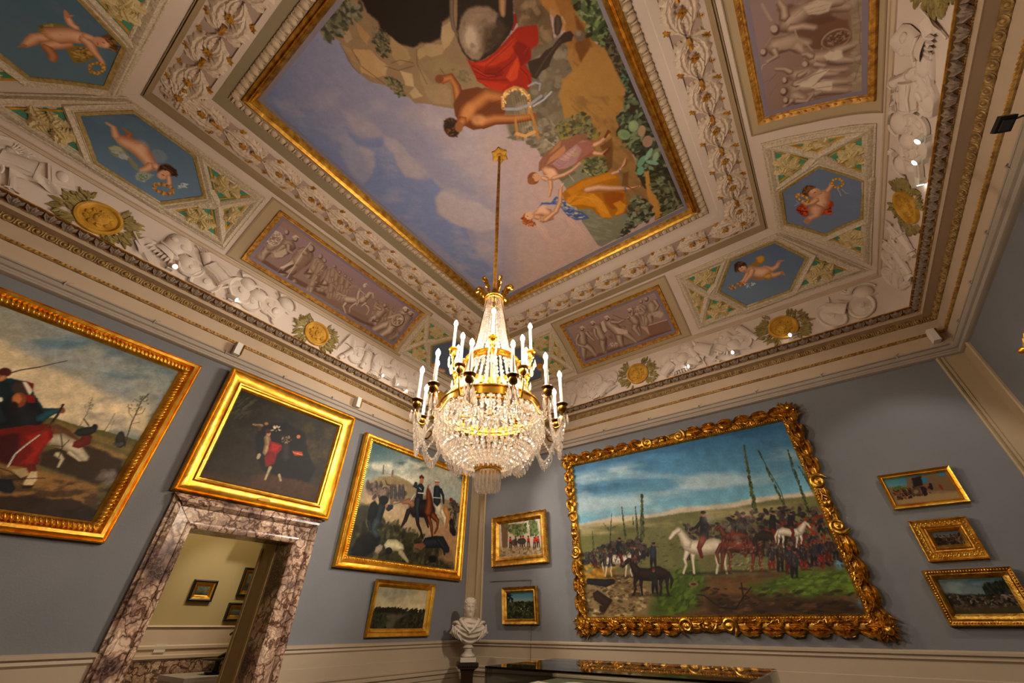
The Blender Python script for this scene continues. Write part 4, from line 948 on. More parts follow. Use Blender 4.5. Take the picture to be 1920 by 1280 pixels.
['F',[1899,1154,1931,1080,1955,1001],[129,103,52],'6f5448 a28676 c9b29f',-.7,0],
['P','6f5448',[1821,1300,1902,1372,1971,1063,1924,1039,1832,986],2.3,0,1],
['P','a28676',[1848,1300,1884,1357,1922,1069,1858,1030],4.7,0,.9],
['S','c9b29f',16.9,[1863,1290,1845,1215,1873,1059],2.4,.8],
['S','c9b29f',17.2,[1880,1306,1880,1245,1883,1067],2.4,.8],
['S','c9b29f',17,[1898,1321,1915,1276,1893,1077],2.4,.8],
['F',[1861,1336,1880,1245,1899,1154],[161,144,136],'6f5448 a28676 c9b29f',-.7,0],
['F',[1876,1332,1883,1240,1929,1246],[68,51,38],'6f5448 a28676 c9b29f',-.7,0],
['E','6f5448',[1850,1420,22,22,20,-30],1,1],
['E','c9b29f',[1840,1423,16,16,16,-26],2,.75],
['F',[1759,922,1751,854,1761,757],[94,75,37],'6f5448 a28676 c9b29f',-.7,0],
['F',[1759,922,1788,853,1809,777],[94,75,38],'6f5448 a28676 c9b29f',-.7,0],
['F',[1724,1100,1743,1009,1759,922],[117,105,99],'6f5448 a28676 c9b29f',-.7,0],
['F',[1738,1096,1746,1004,1790,1009],[52,39,29],'6f5448 a28676 c9b29f',-.7,0],
['E','6f5448',[1712,1183,16,16,16,-24],1,1],
['E','c9b29f',[1705,1185,12,12,12,-18],2,.75],
['F',[2004,1127,1998,1054,2011,951],[115,92,46],'6f5448 a28676 c9b29f',-.7,0],
['F',[2004,1127,2037,1053,2060,974],[118,94,47],'6f5448 a28676 c9b29f',-.7,0],
['F',[1965,1311,1984,1219,2004,1127],[147,131,124],'6f5448 a28676 c9b29f',-.7,0],
['F',[1980,1308,1988,1214,2035,1220],[61,46,34],'6f5448 a28676 c9b29f',-.7,0],
['E','6f5448',[1953,1397,20,18,18,-30],1,1],
['E','c9b29f',[1944,1399,16,14,16,-22],2,.75],
['F',[2112,1117,2107,1043,2119,940],[116,93,46],'6f5448 a28676 c9b29f',-.7,0],
['F',[2112,1117,2146,1042,2170,963],[118,94,47],'6f5448 a28676 c9b29f',-.7,0],
['F',[2073,1305,2093,1211,2112,1117],[147,132,124],'6f5448 a28676 c9b29f',-.7,0],
['F',[2088,1301,2096,1205,2144,1212],[63,47,35],'6f5448 a28676 c9b29f',-.7,0],
['E','6f5448',[2061,1391,18,18,18,-30],1,1],
['E','c9b29f',[2052,1393,14,12,14,-22],2,.75],
['F',[2209,1130,2203,1056,2216,951],[103,82,41],'6f5448 a28676 c9b29f',-.7,0],
['F',[2209,1130,2244,1054,2268,974],[104,84,42],'6f5448 a28676 c9b29f',-.7,0],
['F',[2169,1319,2189,1225,2209,1130],[132,118,111],'6f5448 a28676 c9b29f',-.7,0],
['F',[2185,1316,2193,1219,2242,1227],[55,41,31],'6f5448 a28676 c9b29f',-.7,0],
['E','6f5448',[2156,1407,18,16,16,-26],1,1],
['E','c9b29f',[2148,1408,14,12,14,-20],2,.75],
['F',[1907,1260,1911,1205,1941,1132],[92,73,37],'75594c a08474 bfa592',-.7,0],
['F',[1907,1260,1948,1218,1978,1145],[91,73,36],'75594c a08474 bfa592',-.7,0],
['F',[1864,1378,1885,1319,1907,1260],[116,104,97],'75594c a08474 bfa592',-.7,0],
['F',[1881,1374,1951,1357],[48,30],'75594c a08474 bfa592',-.7,0],
['E','75594c',[1845,1436,14,16,14,-24],1,1],
['E','bfa592',[1838,1438,10,12,12,-18],3,.75],
['F',[1985,1231,1990,1175,2020,1102],[68,55,27],'75594c a08474 bfa592',-.7,0],
['F',[1985,1231,2027,1187,2058,1114],[70,56,28],'75594c a08474 bfa592',-.7,0],
['F',[1941,1349,1963,1290,1985,1231],[87,78,73],'75594c a08474 bfa592',-.7,0],
['F',[1958,1345,2029,1329],[37,23],'75594c a08474 bfa592',-.7,-0],
['E','75594c',[1921,1407,12,12,12,-16],1,1],
['E','bfa592',[1916,1409,8,8,8,-14],3,.75],
['F',[2086,1238,2091,1182,2122,1108],[71,57,28],'75594c a08474 bfa592',-.7,0],
['F',[2086,1238,2129,1194,2161,1120],[72,58,29],'75594c a08474 bfa592',-.7,0],
['F',[2041,1358,2064,1298,2086,1238],[90,81,76],'75594c a08474 bfa592',-.7,0],
['F',[2059,1354,2132,1337],[38,24],'75594c a08474 bfa592',-.7,0],
['E','75594c',[2021,1418,12,8,12,-20],1,1],
['E','bfa592',[2016,1419,8,6,8,-14],3,.75],
['F',[2188,1224,2193,1168,2225,1092],[72,58,29],'75594c a08474 bfa592',-.7,0],
['F',[2188,1224,2232,1180,2264,1105],[72,58,29],'75594c a08474 bfa592',-.7,0],
['F',[2142,1346,2165,1285,2188,1224],[90,81,76],'75594c a08474 bfa592',-.7,0],
['F',[2160,1342,2234,1325],[38,24],'75594c a08474 bfa592',-.7,0],
['E','75594c',[2121,1406,12,10,12,-20],1,1],
['E','bfa592',[2116,1407,8,8,8,-14],3,.75],
['F',[2031,1011,2034,957,2062,887],[78,63,31],'75594c a08474 bfa592',-.7,0],
['F',[2031,1011,2072,968,2101,897],[80,64,32],'75594c a08474 bfa592',-.7,0],
['F',[1986,1132,2009,1072,2031,1011],[104,93,88],'75594c a08474 bfa592',-.7,0],
['F',[2004,1128,2076,1109],[43,27],'75594c a08474 bfa592',-.7,0],
['E','75594c',[1967,1192,14,10,12,-24],1,1],
['E','bfa592',[1961,1193,10,8,10,-16],3,.75],
['F',[2785,1174,2791,1114,2827,1034],[79,63,31],'75594c a08474 bfa592',-.7,0],
['F',[2785,1174,2835,1127,2871,1046],[78,62,31],'75594c a08474 bfa592',-.7,0],
['F',[2733,1303,2759,1239,2785,1174],[98,88,83],'75594c a08474 bfa592',-.7,0],
['F',[2754,1298,2837,1280],[41,26],'75594c a08474 bfa592',-.7,0],
['E','75594c',[2710,1367,14,10,14,-20],2,1],
['E','bfa592',[2704,1368,10,8,10,-16],3,.75],
['F',[2893,1172,2899,1111,2935,1031],[92,73,37],'75594c a08474 bfa592',-.7,0],
['F',[2893,1172,2943,1125,2980,1044],[93,74,37],'75594c a08474 bfa592',-.7,0],
['F',[2840,1303,2866,1238,2893,1172],[116,104,98],'75594c a08474 bfa592',-.7,0],
['F',[2861,1298,2946,1280],[49,31],'75594c a08474 bfa592',-.7,0],
['E','75594c',[2816,1368,16,12,16,-24],2,1],
['E','bfa592',[2809,1369,12,10,12,-18],3,.75],
['F',[2993,1185,2998,1124,3036,1042],[94,75,37],'75594c a08474 bfa592',-.7,0],
['F',[2993,1185,3044,1137,3082,1055],[94,75,38],'75594c a08474 bfa592',-.7,0],
['F',[2938,1318,2965,1252,2993,1185],[119,106,100],'75594c a08474 bfa592',-.7,0],
['F',[2960,1313,3047,1294],[50,31],'75594c a08474 bfa592',-.7,0],
['E','75594c',[2915,1382,16,14,16,-24],2,1],
['E','bfa592',[2907,1383,12,12,12,-16],3,.75],
['F',[3095,1198,3101,1136,3139,1054],[82,66,33],'75594c a08474 bfa592',-.7,0],
['F',[3095,1198,3147,1150,3186,1067],[83,66,33],'75594c a08474 bfa592',-.7,0],
['F',[3039,1332,3067,1266,3095,1198],[102,91,86],'75594c a08474 bfa592',-.7,0],
['F',[3061,1327,3150,1308],[44,28],'75594c a08474 bfa592',-.7,0],
['E','75594c',[3014,1397,16,12,14,-20],2,1],
['E','bfa592',[3008,1398,12,10,10,-14],3,.75],
['F',[3188,1227,3194,1164,3233,1081],[69,55,28],'75594c a08474 bfa592',-.7,0],
['F',[3188,1227,3242,1178,3281,1095],[69,55,27],'75594c a08474 bfa592',-.7,0],
['F',[3132,1360,3160,1294,3188,1227],[88,78,74],'75594c a08474 bfa592',-.7,0],
['F',[3154,1356,3245,1337],[37,23],'75594c a08474 bfa592',-.7,0],
['E','75594c',[3106,1427,12,10,12,-16],2,1],
['E','bfa592',[3101,1428,8,8,8,-14],3,.75],
['F',[2127,1003,2165,1064,2213,1063,2254,1096],[24,32,30,30],'6a4e40 b89c8a ecdccc',0,0],
['F',[2307,1038,2410,1103,2517,1191,2527,1303],[168,147,141,107],'6a4e40 b89c8a ecdccc',-.7,.3],
['F',[2536,1290,2535,1393,2587,1416,2638,1353],[107,92,61,31],'6a4e40 b89c8a ecdccc',-.7,.1],
['F',[2329,977,2329,901,2400,839,2435,807],[73,44,29,18],'6a4e40 b89c8a ecdccc',0,0],
['F',[2468,1088,2441,1003,2433,940,2469,869],[59,38,24,18],'6a4e40 b89c8a ecdccc',0,0],
['F',[2575,1154,2667,1143,2715,1096,2727,1000],[69,47,28,19],'6a4e40 b89c8a ecdccc',0,0],
['F',[2588,1185,2571,1108,2569,1086],[61,39,21],'6a4e40 b89c8a ecdccc',0,0],
['F',[2444,1151,2393,1254,2362,1352],[66,66,54],'6a4e40 b89c8a ecdccc',0,0],
['F',[2365,1334,2467,1317,2518,1317],[30,24,18],'6a4e40 b89c8a ecdccc',0,0],
['E','d8c6b4',[2389,1448,18,18,18,-28],3,1],
['T',[2366,1470,2392,1506,2416,1495],[15,15,6],'ecdccc',0,1],
['F',[2465,1168,2490,1105,2495,1047],[46,31,21],'6a4e40 b89c8a ecdccc',0,0],
['P','a88c7c',[2350,1320,2296,1378,2236,1346,2202,1277,2234,1202,2290,1189,2237,1246,2261,1307,2311,1330],8.8,7.4,1],
['P','5f463a',[2435,807,2510,842,2795,869,2975,916,2944,854,2638,797],12.1,0,.7],
['F',[3217,1159,3099,1003,3013,831],[201,161,81],'6a4e40 b89c8a ecdccc',-.7,0],
['F',[3217,1159,3242,958,3171,785],[202,162,81],'6a4e40 b89c8a ecdccc',-.7,0],
['F',[3253,1434,3235,1296,3217,1159],[262,235,221],'6a4e40 b89c8a ecdccc',-.7,-0],
['F',[3214,1381,3083,1189],[109,68],'6a4e40 b89c8a ecdccc',-.7,0],
['E','6a4e40',[3230,1527,38,32,38,-52],2,1],
['E','ecdccc',[3213,1531,28,22,30,-42],3,.75],
['T',[3170,1523,3192,1582,3263,1584],[35,42,14],'ecdccc',0,1],
['F',[3423,1087,3386,972,3365,832],[180,144,72],'5f463a 8a6c5e c9b4a2',-.7,0],
['F',[3423,1087,3422,976,3381,865],[181,145,73],'5f463a 8a6c5e c9b4a2',-.7,0],
['F',[3358,1425,3390,1257,3423,1087],[233,208,196],'5f463a 8a6c5e c9b4a2',-.7,0],
['E','5f463a',[3357,1515,32,28,34,-46],2,1],
['E','c9b4a2',[3342,1518,26,20,26,-36],3,.75],
['T',[3304,1511,3323,1562,3387,1564],[30,37,12],'c9b4a2',0,1],
['E','6a4e40',[3246,1248,26,148,120,-36],7,1],
['E','c9b4a2',[3233,1250,24,134,108,-34],7,1],
['E','a08474',[3233,1250,18,108,86,-28],10,.8],
['D',['e0d0c0','7d6052'],16.9,50,[3164,1207,3175,1327,3280,1342,3328,1220,3262,1149],.6,None,.9],
['F',[2899,1111,2923,1022,2966,930],[146,117,58],'6a4e40 b09484 d8c4b2',-.7,0],
['F',[2899,1111,2869,1023,2857,934],[144,115,58],'6a4e40 b09484 d8c4b2',-.7,0],
['P','6a4e40',[2840,1218,2939,1296,2879,998,2988,995,2874,939],3.2,0,1],
['P','b09484',[2872,1218,2918,1279,2821,1005,2907,986],6.3,0,.9],
['S','d8c4b2',19.7,[2891,1205,2852,1151,2874,1029],3.3,.8],
['S','d8c4b2',19.2,[2913,1222,2894,1184,2857,1015],3.2,.8],
['S','d8c4b2',19.4,[2934,1240,2936,1218,2839,1002],3.2,.8],
['F',[2889,1256,2894,1184,2899,1111],[186,167,157],'6a4e40 b09484 d8c4b2',-.7,0],
['F',[2866,1238,2748,1230],[77,48],'6a4e40 b09484 d8c4b2',-.7,0],
['E','6a4e40',[2881,1354,26,20,26,-38],2,1],
['E','d8c4b2',[2870,1356,20,16,18,-28],3,.75]],
'grisR':[['G','98807c','8a6c5c',[2438,1490,2656,978],[1377,1690,1918,600,3834,476,5096,1852],0,0,1],
['P','9a8872',[1819,869,1861,779,2635,793,3309,794,3308,881,2875,869,2521,878],3.7,4.4,1],
['D',['b0a088','8c7a64','9c8c74'],37,60,[2290,869,2317,801,3297,798,3277,874],.6,1.5,.7],
['S','6b5a48',5.8,[2458,832,2557,826,2662,813,2799,820,2951,806,3079,835,3175,857],3.3,.8],
['S','6b5a48',5.3,[2591,866,2606,827],3.1,.8],
['S','6b5a48',6.3,[2994,856,3028,806],3.6,.8],
['S','6b5a48',5.8,[2824,827,2831,806],3.3,.8],
['P','6e4a38',[2467,1319,2478,1170,2515,1029,2594,907,2716,881,2845,904,2819,1087,2746,1173,2634,1257],11.3,8,.8],
['P','5c3c2c',[2293,1393,2291,1301,2377,1148,2456,1028,2569,976,2563,1117,2442,1317],11.4,8.2,.6],
['F',[2410,1208,2395,1107,2502,885],[159,127,63],'5f463a 9c8070 d8c4b2',-.8,-.1],
['F',[2410,1208,2377,1092,2436,930],[153,122,61],'5f463a 9c8070 d8c4b2',-.8,-.1],
['F',[2461,1334,2435,1270,2410,1208],[209,187,176],'5f463a 9c8070 d8c4b2',-.8,-.1],
['F',[2394,1343,2315,1342,2242,1371],[88,66,49],'5f463a 9c8070 d8c4b2',-.8,-.1],
['F',[2507,1315,2525,1218,2579,1133],[92,69,52],'5f463a 9c8070 d8c4b2',-.8,-.1],
['E','5f463a',[2465,1425,16,-36,52,6],1,1],
['E','d8c4b2',[2451,1433,12,-28,36,4],2,.75],
['P','cdbba6',[2360,1205,2347,1104,2410,998,2473,1028,2469,1112,2437,1167],7.9,6.3,.9],
['S','7a5c4c',4.5,[2397,1179,2415,1026],3.8,.7],
['S','7a5c4c',5,[2428,1167,2450,1041],4.2,.7],
['S','7a5c4c',4.7,[2410,1268,2377,1205],3.9,.7],
['S','7a5c4c',4.8,[2358,1190,2363,1105],4,.7],
['F',[2628,1319,2668,1244,2701,1186],[133,106,53],'5f463a 9c8070 d8c4b2',-.8,-.1],
['F',[2628,1319,2708,1264,2760,1236],[122,98,49],'5f463a 9c8070 d8c4b2',-.8,-.1],
['F',[2616,1464,2622,1392,2628,1319],[181,162,153],'5f463a 9c8070 d8c4b2',-.8,-.1],
['F',[2647,1460,2717,1444,2740,1531],[74,56,42],'5f463a 9c8070 d8c4b2',-.8,-.1],
['E','5f463a',[2634,1543,16,-30,42,6],1,1],
['E','d8c4b2',[2623,1548,12,-22,28,6],2,.75],
['P','b59e8c',[2565,1425,2576,1283,2671,1214,2715,1248,2682,1357,2665,1421],10.9,9.1,.7],
['S','c4ae9c',7.1,[2747,1515,2755,1568,2801,1591],3,1],
['E','5f4436',[2733,989,-12,-114,96,-22],5,1],
['E','a88c78',[2730,988,-14,-108,88,-20],4,1],
['E','6a4c3c',[2733,986,-14,-98,74,-16],7,1],
['D',['8f705c','55392a','a48874'],13.2,60,[2707,1081,2665,978,2713,889,2792,896,2796,998,2759,1069],.5,None,.9],
['S','b09a86',10.5,[2531,1279,2613,1263,2695,1201,2818,1140],4.4,1],
['S','b09a86',8.8,[2821,1132,2813,1102,2778,1092],4.4,1],
['F',[2879,1060,2847,985,2834,854],[131,105,52],'5f463a 9c8070 d8c4b2',-.8,-.1],
['F',[2879,1060,2941,966,2983,863],[131,105,52],'5f463a 9c8070 d8c4b2',-.8,-.1],
['F',[2864,1174,2871,1117,2879,1060],[173,155,146],'5f463a 9c8070 d8c4b2',-.8,-0],
['F',[2834,1172,2791,1207,2784,1238],[69,51,39],'5f463a 9c8070 d8c4b2',-.8,-0],
['F',[2913,1154,2961,1079],[72,45],'5f463a 9c8070 d8c4b2',-.8,-0],
['E','5f463a',[2889,1224,10,-28,44,2],1,1],
['E','d8c4b2',[2879,1230,6,-22,30,2],2,.75],
['P','d8c8b4',[2860,1082,2830,1036,2850,948,2919,942,2934,988,2907,1062],7.2,7.2,.9],
['F',[2986,1206,3006,1128,3054,923],[114,91,45],'5f463a 9c8070 d8c4b2',-.8,-.1],
['F',[2986,1206,3038,1098,3075,992],[119,95,48],'5f463a 9c8070 d8c4b2',-.8,-.1],
['F',[2976,1320,2981,1263,2986,1206],[155,139,131],'5f463a 9c8070 d8c4b2',-.8,-0],
['F',[2924,1348,2874,1394,2844,1467],[63,48,36],'5f463a 9c8070 d8c4b2',-.8,-0],
['F',[2988,1288,2968,1229],[68,43],'5f463a 9c8070 d8c4b2',-.8,-.1],
['E','5f463a',[2995,1404,10,-26,36,6],1,1],
['E','d8c4b2',[2984,1409,6,-18,30,4],2,.75],
['F',[3141,1201,3132,1104,3182,910],[145,116,58],'5f463a 9c8070 d8c4b2',-.8,-.1],
['F',[3141,1201,3208,1107,3278,912],[158,126,63],'5f463a 9c8070 d8c4b2',-.8,-.1],
['F',[3103,1341,3123,1269,3141,1201],[192,172,161],'5f463a 9c8070 d8c4b2',-.8,-.1],
['F',[3063,1328,3043,1227,2990,1112],[83,62,47],'5f463a 9c8070 d8c4b2',-.8,-0],
['E','5f463a',[3114,1425,12,-34,50,6],1,1],
['E','d8c4b2',[3101,1432,8,-24,34,4],2,.75],
['P','d8c8b4',[3071,1337,3055,1227,2980,1111,3006,1043,3057,1100,3104,1150,3138,1026,3233,1037,3192,1155,3141,1201],7.4,7.4,.9],
['S','7a5c4c',6.9,[3058,1310,3020,1176,3007,1067],4.9,.7],
['S','7a5c4c',6.9,[3136,1184,3079,1101,3101,1040],4.9,.7],
['S','7a5c4c',7.3,[3169,1154,3187,1042],5.2,.7],
['F',[3265,1277,3235,1224,3225,1124],[125,100,50],'5f463a 9c8070 d8c4b2',-.8,-0],
['F',[3265,1277,3276,1243,3288,1210],[122,97,49],'5f463a 9c8070 d8c4b2',-.8,-0],
['F',[3193,1349,3229,1313,3265,1277],[165,148,139],'5f463a 9c8070 d8c4b2',-.8,-.1],
['F',[3234,1370,3292,1448],[71,44],'5f463a 9c8070 d8c4b2',-.8,-0],
['F',[3260,1329,3288,1244,3224,1190],[72,54,40],'5f463a 9c8070 d8c4b2',-.8,-.1],
['E','5f463a',[3222,1420,10,-28,44,2],1,1],
['E','d8c4b2',[3211,1425,6,-20,32,4],2,.75],
['S','75584a',4.9,[2962,1552,2895,1473],2.9,.8],
['S','75584a',4.7,[3104,1552,2999,1468],2.8,.8],
['S','75584a',5.1,[2946,1594,2924,1511,2881,1455],3.1,.8],
['S','b8a490',19.9,[2199,1496,2345,1454,2370,1441],8.3,.7],
['F',[2103,1184,2119,1091,2182,899],[141,113,57],'5f463a 9c8070 d8c4b2',-.8,-.1],
['F',[2103,1184,2169,1080,2242,913],[139,111,56],'5f463a 9c8070 d8c4b2',-.8,-.1],
['F',[2088,1331,2096,1256,2103,1184],[186,167,157],'5f463a 9c8070 d8c4b2',-.8,-.1],
['F',[2151,1316,2195,1256],[76,47],'5f463a 9c8070 d8c4b2',-.8,-.1],
['E','5f463a',[2083,1401,18,-36,42,6],1,1],
['E','d8c4b2',[2071,1407,12,-24,30,6],1,.75],
['F',[1827,1162,1845,1075,1913,894],[121,97,49],'5f463a 9c8070 d8c4b2',-.8,-.1],
['F',[1827,1162,1891,1065,1965,907],[124,99,50],'5f463a 9c8070 d8c4b2',-.8,-.1],
['F',[1805,1299,1816,1230,1827,1162],[179,160,150],'5f463a 9c8070 d8c4b2',-.8,-.1],
['F',[1861,1285,1905,1228],[72,45],'5f463a 9c8070 d8c4b2',-.8,-.2],
['E','5f463a',[1797,1364,16,-32,36,6],1,1],
['E','d8c4b2',[1786,1370,12,-24,28,4],1,.75]],
'P1':[['G','6f8488','c4b49a',[438,2988,66,1679],[-1746,2987,-131,5182,1417,2495,547,1464,-704,1214],0,0,1],
['P','dcc8a4',[-1195,2049,-380,2096,-200,2080,31,1984,178,1997,389,1954,612,1909,817,1931,980,1645,739,1640,272,1582,-212,1400,-839,1443],41.5,27.6,.9],
['C','9aa0a0',141.2,.45,.7,[-428,2187,-110,2520,848,2465,1099,1893,297,1973,-122,2044],.8,31.4,2.5,.5],
['C','63808a',112.1,.45,.7,[-343,2240,72,2430,865,2425,817,2147,324,2088,-42,2127],.8,32,2.5,.5],
['C','e6d4b0',112.7,.5,.75,[-663,2041,-146,2090,389,1954,788,1857,739,1640,226,1600,-436,1631],.6,28.2,2.5,.5],
['C','8f8c86',93.8,.5,.7,[97,1977,861,1907,926,1627,455,1651],.5,31.3,2.5,.5],
['C','747c80',139.9,.4,.65,[209,2444,863,2472,947,2006,631,2063],.7,35,2,.5],
['P','6b6236',[-839,1443,272,1582,430,1568,625,1582,888,1576,957,1560,976,1452,1078,641,-265,468],5.3,8,1],
['P','8a7440',[269,1563,509,1541,801,1510,932,1514,923,1436,678,1471,414,1473],12,9,.8],
['P','94703e',[346,1138,808,1092,899,903,574,916,280,856,-245,823,-310,937,143,1113],17,12.1,.95],
['P','b08a54',[280,1377,638,1440,912,1396,768,1285,496,1310],17.3,11.5,.6],
['P','3c2a1a',[266,881,438,917,595,920,697,956,906,888,908,781,333,755,-386,673,-448,778],9.5,14.3,.95],
['P','3e2c1c',[311,1271,547,1411,716,1393,876,1350,943,1209,808,1092,493,1145,362,1173],14.1,19.8,.9],
['C','2c1e12',53.4,.45,.65,[171,1061,855,1103,891,1318,955,789,333,755],.6,13.4,2,.3],
['D',['6a5a52','8a7e7a'],38.2,16,[750,1211,831,1267,939,1156,848,1118],.7,None,.4],
['F',[286,1481,371,1459,473,1405],[111,111,97],'5e3f26 7a5433',0,0],
['F',[280,1377,373,1407,488,1375,617,1294],[83,124,111,55],'8a7a60 b8aa8c d8ccb0',-.2,.4],
['F',[421,1287,475,1253,481,1182],[54,27,14],'8a7a60 b8aa8c d8ccb0',0,0],
['F',[488,1324,591,1270],[42,17],'8a7a60 b8aa8c d8ccb0',0,0],
['S','3c2a1a',6.9,[361,1455,423,1355,446,1262],0,1],
['S','3c2a1a',5.5,[353,1350,423,1355,436,1428],0,1],
['F',[502,1397,543,1445,532,1495],[72,86,72],'5c1e14 7a2c1c',0,0],
['F',[461,1507,520,1545,547,1573],[73,82,58],'22241e 34362c',0,0],
['E','2c2420',[541,1599,18,7,11,-22],0,1],
['T',[433,1642,497,1592],[6,9],'1e2126',0,1],
['F',[796,1490,765,1554,748,1605],[78,72,37],'2c2c26 3c3a30',0,0],
['D',['5a544c'],15.4,10,[726,1486,801,1510,798,1454],.6,None,.9],
['S','3c3226',9.8,[835,1483,808,1588,778,1732,770,1830,753,1968,774,2062],1.6,.85],
['S','3c3226',4.9,[775,1771,719,1810,672,1893],1.6,.85],
['S','3c3226',5,[778,1813,816,1848,812,1908],1.7,.85],
['S','3c3226',4.9,[785,1715,836,1754],1.6,.85],
['S','3c3226',4.5,[441,1572,432,1698,395,1857],1.5,.85],
['S','3c3226',3,[432,1698,371,1769],1.5,.85],
['S','3c3226',3,[422,1732,438,1796],1.5,.85],
['S','3c3226',4.6,[625,1582,622,1675,619,1771],1.5,.85],
['S','3c3226',3.1,[661,1594,644,1703],1.5,.85],
['D',['6b6a58','4c4a3a'],10.1,70,[661,1868,698,1986,765,2080,823,1955,778,1813],.6,None,.5],
['D',['8a8670'],7.5,30,[386,1737,376,1868,428,1831,447,1723],.6,None,.5],
['S','2e2a26',9.5,[-200,1841,-147,1910,-57,1989],0,1],
['S','4a4640',7.3,[-62,1986,-3,2050,68,2125],0,1],
['P','1f3c40',[-259,1749,-163,1813,-57,1826,60,1713,145,1640,216,1668,254,1666,249,1627,176,1581,138,1429,-52,1362],5.4,5.4,1],
['F',[-200,1759,-158,1619,-64,1423],[101,189,202],'16242a 24363a',0,0],
['E','5a2c24',[-217,1851,33,17,20,-38],3,1],
['F',[-205,1807,-208,1773],[52,39],'7a4a30 b07a52 d8a478',0,0],
['E','4a3a30',[-67,1757,52,8,25,-64],4,1],
['P','e0d4bc',[-84,1813,-38,1835,7,1782,15,1712,-35,1762],5.4,0,1],
['P','7a2418',[-70,1829,-16,1827,10,1765],4.1,0,1],
['F',[-28,1640,103,1518,120,1423,3,1318],[193,219,219,180],'131418 22242a 2e3138',0,0],
['P','8a2418',[-21,1714,43,1724,79,1667,36,1649],4,0,1],
['E','8a4c2c',[-23,1656,39,16,33,-64],5,1],
['E','c07a4c',[-39,1662,24,10,21,-40],8,1],
['E','2c1c14',[-19,1591,20,8,21,-40],8,1],
['P','7a1c12',[0,1381,114,1454,254,1522,321,1425,320,1323,319,1257,357,1172,297,1125,233,1123,136,1127,30,1172],5.1,7.7,1],
['P','a82e1c',[168,1373,266,1474,321,1390,309,1254,332,1165,257,1160,265,1273],15.7,7.8,.8],
['P','3c100a',[29,1327,125,1391,193,1220,198,1128,61,1151],17.4,9.9,.8],
['F',[171,1544,211,1630,244,1661],[69,55,36],'1a4046 2a5a60',0,0],
['E','8a5a3c',[261,1665,21,8,14,-27],3,1],
['S','3a2a1c',16.7,[244,1717,257,1612,256,1541,249,1485],1.4,1],
['S','6a4426',10.8,[256,1541,238,1413],1.4,1],
['S','b0ac98',11.5,[238,1410,204,1303,183,1217,195,1113],1.3,1],
['S','e0dcc8',5.1,[238,1403,206,1296,184,1208,197,1106],1.3,1],
['F',[319,1146,350,1108],[51,46],'5c1e14 7a2c1c',0,0],
['P','c8b48c',[344,1015,341,1105,375,1114,410,1046,403,984,358,966],3.8,0,1],
['P','2c1c14',[343,985,416,1002,409,973,360,962],2.5,0,1],
['P','a8946c',[228,1091,297,1125,345,1076,310,1037],3.8,0,1],
['F',[198,951,262,966,302,932],[108,96,60],'16181c 24272c',0,0],
['S','2c2218',6.1,[157,1087,226,1075,327,1026],0,1],
['S','2c2218',6.2,[205,996,285,1023,448,1073],0,1],
['E','d8d0bc',[-120,1618,11,4,10,-20],3,1],
['F',[-296,1644,-202,1435,-86,1257],[84,144,132],'16242a 24363a 30464a',0,0],
['E','8a4c2c',[-319,1686,28,13,27,-50],0,1],
['P','6e1c12',[-150,1267,-49,1300,80,1096,-40,1049],7,7,1],
['F',[-437,1581,-344,1381,-231,1210],[80,137,125],'16242a 24363a 30464a',0,0],
['E','8a4c2c',[-459,1620,26,12,26,-47],0,1],
['P','6e1c12',[-291,1219,-198,1251,-71,1055,-183,1011],6.7,6.7,1],
['F',[-574,1519,-483,1327,-372,1163],[76,130,119],'16242a 24363a 30464a',0,0],
['E','8a4c2c',[-595,1557,24,11,26,-45],0,1],
['P','6e1c12',[-428,1173,-343,1202,-220,1014,-322,973],6.3,6.3,1],
['F',[-694,1464,-604,1281,-497,1123],[72,124,113],'16242a 24363a 30464a',0,0],
['E','8a4c2c',[-715,1501,22,10,25,-44],0,1],
['P','6e1c12',[-550,1133,-470,1159,-350,979,-446,940],6.1,6.1,1],
['N',.12,60],
['N',.08,12]],
'P2':[['G','2a2a20','3a2c1c',[1994,2493,2127,1286],[1088,2449,3330,2828,3570,1162,1381,1191],0,0,1],
['C','3c3c2a',195.4,.45,.7,[1513,2470,3058,2552,3045,1566,1665,1395],.6,32.6,1,0],
['P','4a3420',[1561,1425,2080,1408,3003,1456,3010,1375,1594,1349],29.3,14.7,.8],
['P','5a3c22',[2176,1554,2571,1605,3045,1566,2898,1434,2080,1408],31.9,12.8,.7],
['D',['4a4a34','5a5640','2c2c20'],46.1,80,[1550,2378,1790,2408,1802,2127,1594,2117],.3,.9,.5],
['S','54503e',24.6,[1754,2374,1707,2212,1657,2107],12.3,.7],
['C','5c4a20',110.5,.5,.7,[2501,2348,2980,2441,2990,1869,2673,1888],.6,36.8,1,0],
['P','141210',[1943,2006,2037,2143,2254,2258,2563,2218,2675,1996,2878,1785,2842,1604,2409,1581,2203,1608,2083,1719],16.5,16.5,.9],
['F',[2103,2009,2152,1922,2162,1807],[79,95,79],'5a4430 8a7050 c0a47c',0,0],
['E','b08060',[2107,2053,27,9,11,-31],3,1],
['E','4a2418',[2090,2082,36,12,10,-28],3,1],
['P','7a1812',[2150,1973,2283,1981,2346,1948,2307,1817,2315,1703,2222,1645,2169,1744,2180,1846],8,8,1],
['P','b02a20',[2191,1951,2309,1954,2281,1843,2195,1851],16.1,6.4,.8],
['F',[1994,2127,1919,2109,1881,2104],[41,28,19],'7a5a40 a8845c',0,0],
['E','a87850',[2032,2166,24,9,7,-19],5,1],
['D',['b0a088','c8b89c'],19.9,14,[2111,2170,2224,2192,2263,2133,2134,2107],.5,None,.9],
['F',[2281,1661,2278,1580,2275,1500],[46,34,25],'7a6a50 b0a080',0,0],
['F',[2419,1600,2468,1531],[35,28],'7a6a50 a89878',0,0],
['F',[2285,2070,2361,2006,2427,1818],[66,100,116],'1c1a18 3a342c',0,0],
